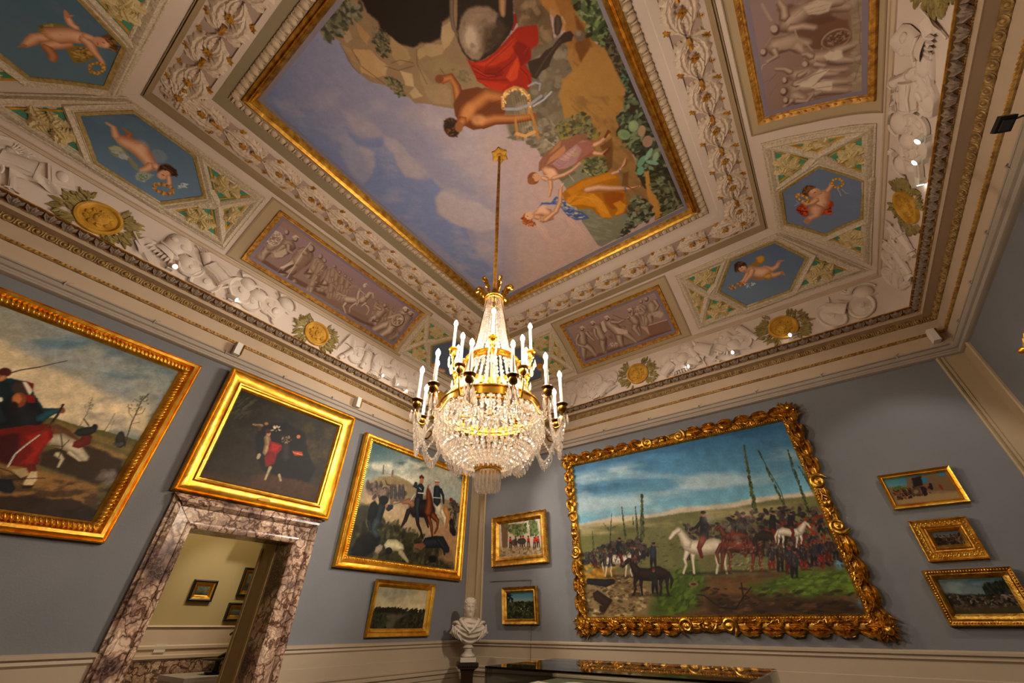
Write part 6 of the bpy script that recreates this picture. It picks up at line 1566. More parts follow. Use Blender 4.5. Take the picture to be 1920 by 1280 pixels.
['F',[-207,969,-157,1018,-119,1053],[74,53,35],'8a7c68 c8bca4 e8e0cc',0,0],
['F',[-124,1053,-102,1029,-91,992],[34,29,16],'8a7c68 c8bca4 e8e0cc',0,0],
['F',[-449,988,-496,929,-509,861],[19,27,5],'8a7c68 c8bca4 e8e0cc',0,0],
['F',[-242,1147,-271,1087,-293,1019],[44,60,55],'16181c 2a262a',0,0],
['F',[-288,1019,-287,950,-323,893],[46,29,19],'4c1812 7a2c20',0,0],
['E','9a6a50',[-234,1169,13,-2,-6,-17],0,1],
['E','1e1c20',[-229,1182,17,-2,-4,-11],0,1],
['F',[-241,1126,-223,1082,-202,1065],[22,19,11],'16181c 2a262a',0,0],
['P','2a2418',[-672,584,-578,574,-573,559,-687,563],8.8,6.6,.6],
['F',[-627,705,-662,629,-683,576],[42,34,17],'7a2418 7a2418',0,0],
['F',[-603,703,-623,627,-634,573],[42,31,17],'7a2418 7a2418',0,0],
['F',[-579,797,-603,743,-622,688],[57,76,68],'2a2226 3c3c44',0,0],
['F',[-616,789,-652,741,-642,712],[26,23,14],'2a2226 3c3c44',0,0],
['E','8a5c44',[-571,820,15,-1,-7,-19],0,1],
['E','241c1c',[-566,834,19,-2,-4,-13],0,1],
['P','2a2418',[-587,557,-490,548,-484,532,-603,537],8.6,6.5,.6],
['F',[-540,685,-576,606,-599,550],[44,35,18],'1e1c20 1e1c20',0,0],
['F',[-514,684,-536,603,-548,547],[44,32,18],'1e1c20 1e1c20',0,0],
['F',[-505,784,-514,725,-534,667],[60,80,71],'2a2226 44302c',0,0],
['F',[-544,775,-565,723,-555,693],[27,24,15],'2a2226 44302c',0,0],
['E','8a5c44',[-497,808,16,-1,-7,-21],0,1],
['E','7a2018',[-491,822,20,-2,-5,-13],0,1],
['P','2a2418',[-503,531,-404,522,-398,507,-519,511],8.5,6.4,.6],
['F',[-453,662,-491,581,-514,524],[45,36,18],'5c1e18 5c1e18',0,0],
['F',[-427,660,-450,579,-462,521],[45,33,18],'5c1e18 5c1e18',0,0],
['F',[-399,761,-426,702,-447,644],[60,82,72],'2a2226 3c3c44',0,0],
['F',[-438,752,-478,700,-468,669],[27,24,15],'2a2226 3c3c44',0,0],
['E','8a5c44',[-390,785,16,-1,-8,-21],0,1],
['E','7a2018',[-385,800,20,-2,-5,-13],0,1],
['P','2a2418',[-462,487,-362,478,-355,464,-478,467],8.4,6.3,.6],
['F',[-410,620,-449,538,-474,480],[46,36,18],'1e1c20 1e1c20',0,0],
['F',[-384,619,-408,536,-421,477],[45,33,18],'1e1c20 1e1c20',0,0],
['F',[-355,721,-383,661,-405,602],[61,83,74],'2a2226 3c3c44',0,0],
['F',[-395,712,-436,659,-426,628],[28,25,15],'2a2226 3c3c44',0,0],
['E','8a5c44',[-346,746,16,-1,-8,-21],0,1],
['E','241c1c',[-341,761,21,-2,-5,-14],0,1],
['P','2a2418',[-336,564,-249,555,-245,540,-351,544],8.3,6.3,.6],
['F',[-290,681,-325,608,-347,556],[40,32,16],'7a2418 7a2418',0,0],
['F',[-267,679,-289,605,-301,553],[40,29,16],'7a2418 7a2418',0,0],
['F',[-256,771,-266,717,-286,664],[54,73,65],'2a2226 2c3038',0,0],
['F',[-291,763,-312,715,-303,687],[24,22,14],'2a2226 2c3038',0,0],
['E','8a5c44',[-248,792,14,-1,-7,-19],0,1],
['E','241c1c',[-243,806,18,-2,-5,-12],0,1],
['P','2a2418',[-214,598,-129,589,-125,574,-230,578],8.3,6.2,.6],
['F',[-168,714,-203,642,-225,590],[40,32,16],'1e1c20 1e1c20',0,0],
['F',[-145,712,-168,639,-180,588],[39,29,16],'1e1c20 1e1c20',0,0],
['F',[-118,803,-143,750,-164,698],[53,72,64],'2a2226 3c3c44',0,0],
['F',[-152,795,-188,748,-181,721],[24,21,13],'2a2226 3c3c44',0,0],
['E','8a5c44',[-110,824,14,-1,-7,-19],0,1],
['E','7a2018',[-105,837,18,-2,-5,-12],0,1],
['P','2a2418',[-135,614,-57,604,-53,590,-150,594],8.2,6.1,.6],
['F',[-91,721,-124,654,-145,606],[37,29,15],'7a2418 7a2418',0,0],
['F',[-70,719,-92,652,-104,603],[36,27,15],'7a2418 7a2418',0,0],
['F',[-45,803,-68,754,-87,706],[49,66,59],'2a2226 2c3038',0,0],
['F',[-76,795,-110,753,-103,727],[22,20,12],'2a2226 2c3038',0,0],
['E','8a5c44',[-37,823,13,-1,-7,-17],0,1],
['E','7a2018',[-32,835,16,-1,-4,-11],0,1],
['P','2a2418',[-57,629,20,620,23,605,-72,610],8.1,6.1,.6],
['F',[-13,736,-46,669,-67,622],[36,29,15],'5c1e18 5c1e18',0,0],
['F',[8,734,-14,667,-27,619],[36,27,14],'5c1e18 5c1e18',0,0],
['F',[34,817,10,769,-9,721],[49,66,59],'2a2226 44302c',0,0],
['F',[2,810,-31,768,-25,742],[22,20,12],'2a2226 44302c',0,0],
['E','8a5c44',[41,837,13,-1,-7,-17],0,1],
['E','7a2018',[46,849,16,-2,-4,-11],0,1],
['P','2a2418',[22,644,93,635,95,621,8,625],8.1,6,.6],
['F',[64,742,33,681,13,637],[33,27,13],'1e1c20 1e1c20',0,0],
['F',[82,741,62,678,50,634],[33,24,13],'1e1c20 1e1c20',0,0],
['F',[94,819,85,773,67,728],[45,61,54],'2a2226 44302c',0,0],
['F',[66,812,47,771,53,748],[20,18,11],'2a2226 44302c',0,0],
['E','8a5c44',[102,837,11,-1,-6,-16],0,1],
['E','241c1c',[106,848,15,-1,-4,-10],0,1],
['P','2a2418',[100,680,164,671,165,657,86,660],8,6,.6],
['F',[138,770,109,713,91,672],[31,25,12],'5c1e18 5c1e18',0,0],
['F',[155,768,135,711,125,670],[31,22,12],'5c1e18 5c1e18',0,0],
['F',[178,839,157,798,141,757],[41,56,49],'2a2226 3c3c44',0,0],
['F',[152,833,123,797,128,775],[19,17,10],'2a2226 3c3c44',0,0],
['E','8a5c44',[185,856,10,-1,-6,-15],0,1],
['E','241c1c',[189,866,13,-1,-4,-9],0,1],
['P','2a2418',[-2901,771,-2815,760,-2808,741,-2913,744],11.9,9,.6],
['F',[-2886,857,-2902,801,-2910,760],[34,27,14],'1e1c20 1e1c20',0,0],
['F',[-2863,856,-2867,798,-2865,758],[34,25,14],'1e1c20 1e1c20',0,0],
['F',[-2860,927,-2872,886,-2878,844],[46,62,55],'2a2226 3c3c44',0,0],
['F',[-2892,921,-2915,885,-2901,863],[21,18,12],'2a2226 3c3c44',0,0],
['E','8a5c44',[-2858,943,14,-1,-2,-15],0,1],
['E','7a2018',[-2856,954,18,-1,-1,-9],0,1],
['P','2a2418',[-2803,764,-2718,754,-2711,735,-2814,738],11.8,8.8,.6],
['F',[-2787,850,-2803,794,-2812,754],[34,27,14],'1e1c20 1e1c20',0,0],
['F',[-2764,849,-2768,792,-2767,751],[34,25,13],'1e1c20 1e1c20',0,0],
['F',[-2761,919,-2772,878,-2779,837],[45,61,55],'2a2226 3c3c44',0,0],
['F',[-2792,913,-2815,877,-2801,856],[21,18,11],'2a2226 3c3c44',0,0],
['E','8a5c44',[-2758,935,14,-1,-2,-14],0,1],
['E','7a2018',[-2757,946,17,-1,-1,-9],0,1],
['P','2a2418',[-3063,754,-2974,743,-2967,724,-3074,727],12.1,9.1,.6],
['F',[-3049,841,-3064,784,-3072,743],[35,28,14],'5c1e18 5c1e18',0,0],
['F',[-3025,840,-3028,782,-3026,741],[35,25,14],'5c1e18 5c1e18',0,0],
['F',[-3039,912,-3034,870,-3040,828],[47,63,56],'2a2226 44302c',0,0],
['F',[-3072,906,-3079,869,-3064,847],[21,19,12],'2a2226 44302c',0,0],
['E','8a5c44',[-3037,929,14,-1,-2,-15],0,1],
['E','241c1c',[-3036,940,18,-1,-1,-9],0,1],
['P','2a2418',[-2438,793,-2359,782,-2353,764,-2450,768],11.3,8.5,.6],
['F',[-2421,877,-2438,822,-2447,783],[33,26,13],'5c1e18 5c1e18',0,0],
['F',[-2399,876,-2405,820,-2406,780],[32,24,13],'5c1e18 5c1e18',0,0],
['F',[-2408,945,-2406,904,-2413,865],[44,59,52],'2a2226 3c3c44',0,0],
['F',[-2438,939,-2447,903,-2434,882],[20,18,11],'2a2226 3c3c44',0,0],
['E','8a5c44',[-2405,961,13,-1,-3,-14],0,1],
['E','7a2018',[-2403,971,16,-1,-2,-9],0,1],
['P','2a2418',[-2377,789,-2298,778,-2293,760,-2389,764],11.2,8.4,.6],
['F',[-2359,872,-2376,818,-2386,779],[32,26,13],'5c1e18 5c1e18',0,0],
['F',[-2338,871,-2344,816,-2345,776],[32,24,13],'5c1e18 5c1e18',0,0],
['F',[-2332,939,-2344,899,-2352,860],[43,58,52],'2a2226 44302c',0,0],
['F',[-2361,933,-2385,899,-2372,877],[20,17,11],'2a2226 44302c',0,0],
['E','8a5c44',[-2329,955,13,-1,-3,-14],0,1],
['E','7a2018',[-2327,965,16,-1,-2,-9],0,1],
['D',['24262a','3a3a40','5a4640','7a3020','6c5a50','8a7864'],18.9,300,[-620,908,205,895,224,663,102,550,-694,620],.45,1.4,.6],
['D',['24262a','3a3a40','5a4640','6c5a50','8a7864'],23.8,160,[-3081,995,-2252,1007,-2308,722,-3109,773],.45,1.4,.6],
['D',['a08a70','c0b090','5c3426'],21,90,[-1078,903,-642,910,-760,559,-1174,582],.4,.4,.4],
['P','b0a080',[-1459,1038,-1295,1047,-1278,920,-1446,886],51.4,25.7,.3],
['C','b8b0a0',154,.5,.75,[-1643,1436,-593,1346,-763,828,-1689,1009],.5,51.3,1,0],
['F',[-3094,377,-2914,272,-3021,201],[142,171,114],'2c2018 443226',0,0],
['F',[-3205,562,-2909,523,-2776,543],[76,100,59],'1c1c20 2c2c30',0,0],
['E','8a6a50',[-1638,457,67,-3,-7,-27],7,1],
['E','3c2c20',[-1638,457,36,-2,-4,-14],7,1],
['S','2c2016',15.9,[-1544,330,-1385,196,-1204,172,-1073,294,-1050,443],4.6,1],
['S','2c2016',11.1,[-1073,294,-950,396],4.4,1],
['S','4a3a24',16.4,[-972,189,-722,284,-551,181,-141,137],8.2,.8],
['N',.1,120],
['N',.07,14]],
'P8':[['G','3c7480','6a9498',[1028,1438,953,1274],[876,1528,1493,1470,1348,1050,692,1111],0,0,1],
['P','8a7454',[800,1328,989,1327,1404,1203,1373,1100,765,1116],7.5,7.5,1],
['P','7c6448',[1020,1395,1104,1401,1220,1404,1367,1412,1365,1209,1226,1231,1158,1228,987,1298],5,7.6,1],
['P','2c2420',[1063,1388,1155,1401,1127,1304,1041,1289],7.7,5.1,1],
['P','3c7c94',[1146,1382,1199,1384,1177,1324,1138,1317],5.1,0,1],
['P','3c7c94',[1312,1411,1359,1408,1348,1367,1299,1375],5,0,1],
['P','a08a60',[841,1234,1397,1191,1366,1128,799,1139],9.9,7.4,.8],
['D',['3c2c20','5c4430','8a5438','2a2420'],17.8,150,[844,1291,1190,1294,1146,1202,845,1190],.5,None,.9],
['E','5c4c3c',[1039,1246,36,-6,-19,-40],5,1],
['E','8a7454',[1039,1246,19,-3,-10,-21],5,1],
['F',[1115,1277,1105,1208],[45,35],'1c1c1c 2c2c2c',0,0],
['F',[1192,1308,1179,1253],[25,25],'1c1c1c 2c2c2c',0,0],
['F',[1261,1282,1262,1240],[20,20],'7a3020 8a3828',0,0],
['D',['4a6a3c'],13,30,[856,1319,989,1327,974,1294,846,1297],.4,None,.9]],
'P9':[['G','5c6870','7c7c78',[1094,824,1079,750],[976,888,1292,854,1217,665,873,669],0,0,1],
['P','4c3c2c',[954,775,1209,768,1194,679,945,688],4.6,4.6,1],
['D',['2c2420','5c3c2c','7a6a58','1e2228'],13.8,120,[973,791,1211,792,1177,704,964,706],.5,None,.9]],
'P10':[['G','4c6468','748080',[1061,396,996,266],[792,456,1469,441,1392,232,755,251],0,0,1],
['C','8a9490',42.7,.45,.7,[810,408,1343,404,1283,256,780,261],.5,12.8,3,0],
['P','2e2c22',[765,273,1046,253,1306,266,1306,73,769,77],8.3,10.4,1],
['D',['24281c','3a3c28','1c1e18'],25,140,[1110,305,1191,356,1239,343,1315,383,1312,277,1119,251],.4,1.5,.9],
['D',['3c342a','6a5a4c','8a7c70','24201c','4c3a2c'],18.6,260,[833,249,1330,245,1315,153,838,140],.5,None,.9],
['P','5a5034',[810,162,1320,163,1300,92,798,98],12.3,8.2,.7],
['N',.12,60]],
}
# ---------------------------------------------------------------- room shell
ST = 'structure'
FZ = -H
DY0, DY1, DZ = 1.714, 2.87, .85           # the door opening in the left wall
mb = MB(); mb.add([(XL-6, YF-.3, FZ), (XR+.3, YF-.3, FZ), (XR+.3, YB+3.5, FZ), (XL-6, YB+3.5, FZ)], [(0, 1, 2, 3)])
M_FLOOR = mat('parquet_floor', '6b4527', .3, col2='52331c', vscale=3, bump=.05)
link('floor', mb, M_FLOOR, kind=ST, label='brown floor of the gallery room')
def wallquads(mb, quads, fn):
    for (u0, u1, w0, w1) in quads:
        P = np.array([(u0, w0, 0), (u1, w0, 0), (u1, w1, 0), (u0, w1, 0)], float); mb.add(fn(P), [(0, 1, 2, 3)])
for side, nm, a, b, lab in (('B', 'back', XL, XR, 'blue grey wall that carries the largest carved frame'), ('R', 'right', YF, YB, 'blue grey wall at the right edge of the view'),
                       ('F', 'front', XL, XR, 'blue grey wall behind the viewer')):
    mb = MB(); wallquads(mb, [(a, b, FZ, 3.45)], wallmap(side)); link('wall_'+nm, mb, M_WALL, kind=ST, label=lab)
mb = MB(); wallquads(mb, [(YF, DY0, FZ, 3.45), (DY1, YB, FZ, 3.45), (DY0, DY1, DZ, 3.45)], wallmap('L'))
link('wall_left', mb, M_WALL, kind=ST, label='blue grey wall pierced by the marble doorway')
# wainscot: a solid beige dado run round the room with its rail
def dado(side, a, b, nm):
    mb = MB()
    prof = [(0, -.19), (.035, -.195), (.05, -.205), (.05, -.225), (.03, -.24), (.035, -.262), (.018, -.28), (.018, -.41), (.028, -.416), (.028, -.43), (.03, -.525), (.045, -.532),
            (.045, -.55), (.032, -.566), (.05, -.58), (.05, -.6), (.022, -.615), (.022, -.66), (.008, -.672), (.008, -1.28), (.03, -1.3), (.03, FZ)]
    P = np.array([[(a, w_, h_), (b, w_, h_)] for h_, w_ in prof]); mb.grid(P); mb.map(wallmap(side)); return mb
for i, (side, a, b) in enumerate((('L', YF, 1.436), ('L', 3.147, YB), ('B', XL, XR), ('R', YF, YB), ('F', XL, XR))):
    link('trim_%d' % (i+1), dado(side, a, b, ''), M_DADO, kind=ST, label=['beige dado left of the marble doorway', 'beige dado between the marble doorway and the bust', 'beige dado below the largest carved frame', 'beige dado of the right wall', 'beige dado behind the viewer'][i])
# corner piers with thin raised edges
def strip(side, u0, u1, edge):
    mb = MB(); d = 1 if edge > (u0+u1)/2 else -1
    P = [(u0 if d > 0 else u1, .012), (edge-.075*d, .012), (edge-.07*d, .022), (edge-.05*d, .022), (edge-.045*d, .014), (edge-.03*d, .03), (edge-.012*d, .034), (edge, .02), (edge, 0)]
    mb.grid(np.array([[(u, -.19, h), (u, 2.75, h)] for u, h in P])); return mb.map(wallmap(side))
n = 6
for side, u0, u1, e, lab in (('B', XL, -5.33, -5.33, 'beige corner pier on the back wall beside the bust'), ('L', 6.25, YB, 6.25, 'beige corner pier on the left wall beside the bust'),
                        ('B', 1.92, XR, 1.92, 'beige corner pier on the back wall at the right'), ('R', 6.22, YB, 6.22, 'beige corner pier on the right wall'),
                        ('L', YF, YF+.28, YF+.28, 'beige pier at the near end of the left wall')):
    link('trim_%d' % n, strip(side, u0, u1, e), M_PLASD, kind=ST, label=lab); n += 1
M_EDGE = mat('dark_gilt_ground', '5c3c1c', .5, .3, bump=.3, bscale=50)
# cornice, from the picture rail moulding up to the foot of the cove
for prof, m_, lab in (([(0, 2.725), (.02, 2.73), (.045, 2.745), (.05, 2.765), (.03, 2.78), (.03, 2.80), (.05, 2.81), (.062, 2.835), (.062, 2.85), (.012, 2.858)], M_GREY, 'taupe moulding at the top of the blue walls'),
                      ([(.012, 2.855), (.012, 3.055)], M_BAND, 'plain beige band between the rail moulding and the thin gilt moulding'),
                      ([(.012, 3.055), (.026, 3.06), (.034, 3.078), (.026, 3.094), (.012, 3.10)], M_GILTD, 'thin gilt moulding round the cornice'),
                      ([(.012, 3.10), (.012, 3.255)], M_BAND, 'upper plain beige band of the cornice'),
                      ([(.006, 3.255), (.02, 3.26), (.03, 3.29), (.045, 3.318), (.045, 3.325)], M_GILTD, 'gilt ground of the egg and ring moulding'),
                      ([(.045, 3.325), (.125, 3.325), (.13, 3.322), (.138, 3.322), (.14, 3.372), (.15, 3.376)], M_BAND, 'projecting beige shelf of the cornice'),
                      ([(.15, 3.376), (.156, 3.374), (.16, 3.385), (.185, 3.40), (.205, 3.42), (.214, 3.428)], M_EDGE, 'dark gilt ground under the leaf moulding'),
                      ([(.214, 3.426), (.228, 3.428), (.228, 3.436), (.222, 3.438), (.21, 3.44)], M_GILT, 'orange gilt fillet at the foot of the cove'),
                      ([(.228, 3.436), (.02, 3.44)], M_PLAS, 'ledge on top of the cornice')):
    link('trim_%d' % n, swept(prof), m_, kind=ST, label=lab); n += 1
def run(template, inset, z, pitch, lean=0., sc=1.):     # copy one ornament round the four walls in one mesh
    mb = MB()
    for side in 'LBRF':
        a, b = (YF, YB) if side in 'LR' else (XL, XR); a += inset; b -= inset; N = round((b-a)/pitch)
        V, Q, T = template; fn = wallmap(side, inset); sub = MB()
        for k in range(N):
            P = V*sc; c, s = math.cos(lean), math.sin(lean)
            P = np.stack([P[:, 0], P[:, 1]*c-P[:, 2]*s, P[:, 1]*s+P[:, 2]*c], 1)+[a+(k+.5)*(b-a)/N, z, 0]
            sub.add(P, Q, T)
        sub.map(fn); mb.v += sub.v; off = mb.n
        mb.q += [q+off for q in sub.q]; mb.t += [t+off for t in sub.t]; mb.qm += sub.qm; mb.tm += sub.tm; mb.c += sub.c; mb.n += sub.n
    return mb
egg = MB(); egg.inst(half_t(.018, .022, .02, 8, 3))
th = np.linspace(-.3*np.pi, 1.3*np.pi, 13); egg.tube(np.stack([.034*np.cos(th), -.034*np.sin(th), 0*th+.004], 1), .0075, 5)
egg.tube([(.05, .03, .004), (.05, -.03, .004)], [.004, .008], 5)
link('trim_%d' % n, run(tpl(egg), .028, 3.29, .105, .35), M_GILTD, kind=ST, label='row of gilt eggs in rings along the cornice'); n += 1
M_LEAFM = mat('brown_leaf_plaster', '8f7d6a', .6, bump=.4, bscale=60, col2='6b5846', vscale=30)
lf = MB(); lf.inst(half_t(.052, .042, .03, 10, 3), None, (0, 0, 0))
for q in (-.55, 0, .55): lf.inst(leaf_t(.085, .04, .025, 0, 2, 8, 5), rot2(math.pi/2+q), (-.03*q, -.035, .012))
link('trim_%d' % n, run(tpl(lf), .172, 3.40, .135, .75), M_LEAFM, kind=ST, label='row of brown acanthus leaves along the top of the cornice'); n += 1
bd = MB(); bd.inst(half_t(.02, .011, .014, 6, 2), rot2(.5)); 
link('trim_%d' % n, run(tpl(bd), .030, 3.078, .04), M_GILT, kind=ST, label='gilt twisted beads on the thin moulding'); n += 1
pb = MB(); pb.inst(half_t(.009, .008, .008, 6, 2))
link('trim_%d' % n, run(tpl(pb), .15, 3.371, .024), M_GOLD, kind=ST, label='string of small gilt pearls under the leaf moulding'); n += 1

# cove and flat ceiling
ceil = thing('ceiling', 'coved painted ceiling with beige and pinkish fields', None, (0, 0, 3.43), kind=ST)
for side in 'LBRF':
    va = np.linspace(0, VMAX, 36); fn = covemap(side); P = []
    e0, e1 = ('F', 'B') if side in 'LR' else ('L', 'R')
    for v in va:
        s0, s1 = cpos(e0, v), cpos(e1, v); P.append(fn(np.stack([np.linspace(s0, s1, 24), np.full(24, v), np.zeros(24)], 1)))
    mb = MB(); mb.grid(np.array(P)); link('cove_face', mb, M_PINK, ceil)
def rect(a, b, c, d): return (a, b, c, d)        # x0, x1, y0, y1
QO = (R1['L'], R1['R'], R1['F'], R1['B'])
Q2 = (-4.40, .83, -.80, 5.165); QA = (-4.344, .772, -.76, 5.129); QAI = (-4.02, .465, -.43, 4.751)
QE = (-3.781, .26, -.281, 4.51); QG = (-3.66, .165, -.18, 4.39); QGI = (-3.517, .037, -.071, 4.265); QP = (-3.469, -.002, -.029, 4.193)
def csweep(o_, i_, prof, mb=None): return rectsweep(o_, i_, prof, mb=mb)
mb = csweep(QO, Q2, [(0, .11), (.12, .125), (.3, .1), (.5, .125), (.75, .09), (1, .02)]); link('cove_moulding', mb.map(wallmap('C')), M_PLASD, ceil)
mb = csweep(Q2, QA, [(0, .02), (1, .02), (1, 0)]); link('border_fillet', mb.map(wallmap('C')), M_PINK, ceil)
mb = csweep(QA, QAI, [(0, 0), (1, 0)]); link('border_ground', mb.map(wallmap('C')), mat('mauve_ground', 'b39c90', .7, var=.06), ceil)
mb = csweep(QAI, QE, [(0, 0), (0, .02), (.45, .02), (.5, .012), (1, .012)]); link('inner_band', mb.map(wallmap('C')), M_PINK, ceil)
mb = csweep(QE, QG, [(0, .01), (.1, .03), (.3, .022), (.7, .04), (.9, .045), (1, .03)]); link('egg_moulding', mb.map(wallmap('C')), M_PLASD, ceil)
mb = MB(); mb.add([(XL, YF, -.3), (XR, YF, -.3), (XR, YB, -.3), (XL, YB, -.3)], [(0, 1, 2, 3)]); link('ceiling_slab', mb.map(wallmap('C')), M_PINK, ceil)
eg = MB(); eg.inst(half_t(.041, .052, .03, 8, 3)); eg.inst(leaf_t(.09, .03, .035, 0, 1, 6, 5), rot2(math.pi/2), (.05, -.045, 0)); EGG2 = tpl(eg)
mb = MB(); mw = [(a+b)/2 for a, b in zip(QE, QG)]
for u, w_, an in along_rect(*mw, .105): mb.inst(EGG2, rot2(an), (u, w_, .028))
link('egg_row', mb.map(wallmap('C')), M_PLAS, ceil)
M_ACAN = mat('acanthus_plaster', 'dccbb8', .55, bump=.15, bscale=60, col2='cbb49c', vscale=25, spec=.3)
# acanthus border of the flat ceiling
mb = MB(); mg = MB(); rnd = random.Random(4)
qm = [(a+b)/2 for a, b in zip(QA, QAI)]
big = leaf_t(.42, .17, .055, -1.7, 6, 22, 9); mid = leaf_t(.26, .11, .05, 1.6, 5, 16, 7); sml = leaf_t(.16, .08, .04, -1.2, 4, 12, 5)
fl = MB(); fl.inst(half_t(.018, .018, .03, 8, 3))
for k in range(6): fl.inst(leaf_t(.04, .034, .015, 0, 1, 6, 5), rot2(k*math.pi/3), (.008*math.cos(k*math.pi/3), .008*math.sin(k*math.pi/3), .005))
fl = tpl(fl); fly = np.diag([1., -1., 1.])
for u, w_, an in along_rect(*qm, .46):
    c, s = math.cos(an), math.sin(an); R = rot2(an)
    def at(a, b, z=0): return (u+c*a-s*b, w_+s*a+c*b, z)
    for m_ in (1, -1):
        Mi = R@np.diag([1., m_, 1.])
        mb.inst(big, Mi@rot2(.95), at(-.21, .01*m_)); mb.inst(mid, Mi@rot2(.35), at(-.2, .0)); mb.inst(mid, Mi@rot2(2.5), at(.2, .02*m_))
        mb.inst(sml, Mi@rot2(1.9), at(-.19, .03*m_)); mb.inst(sml, Mi@rot2(1.2), at(-.05, .05*m_)); mb.inst(sml, Mi@rot2(-.3), at(.03, .0))
        mb.tube([at(-.21, .02*m_, .02), at(-.1, .12*m_, .02), at(.06, .135*m_, .02), at(.17, .05*m_, .02), at(.23, .02*m_, .02)], [.012, .014, .014, .012, .008], 6)
        mg.inst(fl, R, at(-.12+.2*(m_ > 0), .16*m_, .01)); mg.inst(fl, R@rot2(.5), at(-.03+.17*(m_ < 0), .165*m_, .008), sc=.8)
    mg.tube([at(-.22, 0, .045), at(-.1, 0, .04)], [.012, .022], 6); mg.inst(fl, R, at(0, 0, .045), sc=1.0); mg.inst(leaf_t(.09, .05, .03, 0, 2, 8, 5), R, at(-.22, 0, .04))
for u, w_ in ((qm[0], qm[2]), (qm[1], qm[2]), (qm[1], qm[3]), (qm[0], qm[3])):
    for k in range(10): a = k*math.pi/5+.3; mb.inst(leaf_t(.2, .11, .06, .5, 4), rot2(a), (u+.02*math.cos(a), w_+.02*math.sin(a), 0))
    for k in range(6): a = k*math.pi/3; mb.inst(leaf_t(.12, .08, .05, .3, 3), rot2(a), (u, w_, .03))
    mg.inst(fl, None, (u, w_, .07))
link('acanthus_border', mb.map(wallmap('C')), M_ACAN, ceil); link('gilt_flower_border', mg.map(wallmap('C')), M_GILT, ceil)
Qk = (-3.93, .35, -.375, 4.62); mb = MB(); x0, y0, x1, y1 = QE[0], QE[2], Qk[1], Qk[3]
mb.add([(Qk[0], Qk[2], .022), (x0, y0, .022), (x0, QE[3], .022), (Qk[0], Qk[3], .022)], [(0, 1, 2, 3)]); mb.add([(Qk[0], Qk[2], .022), (Qk[1], Qk[2], .022), (QE[1], y0, .022), (x0, y0, .022)], [(0, 1, 2, 3)])
link('khaki_band', mb.map(wallmap('C')), mat('khaki_band_paint', '8f8266', .65), ceil)
# two fillets between the frieze of arms and the panels of the cove
for side in 'LBRF':
    e0, e1 = ('F', 'B') if side in 'LR' else ('L', 'R'); fn = covemap(side); P = []
    for v, h in ((.555, 0), (.56, .016), (.578, .02), (.585, .006), (.60, .006), (.605, .016), (.62, .016), (.625, 0)):
        s0, s1 = cpos(e0, v), cpos(e1, v); P.append(fn(np.stack([np.linspace(s0, s1, 8), np.full(8, v), np.full(8, h)], 1)))
    mb = MB(); mb.grid(np.array(P)); link('frieze_fillet', mb, M_PLAS, ceil)
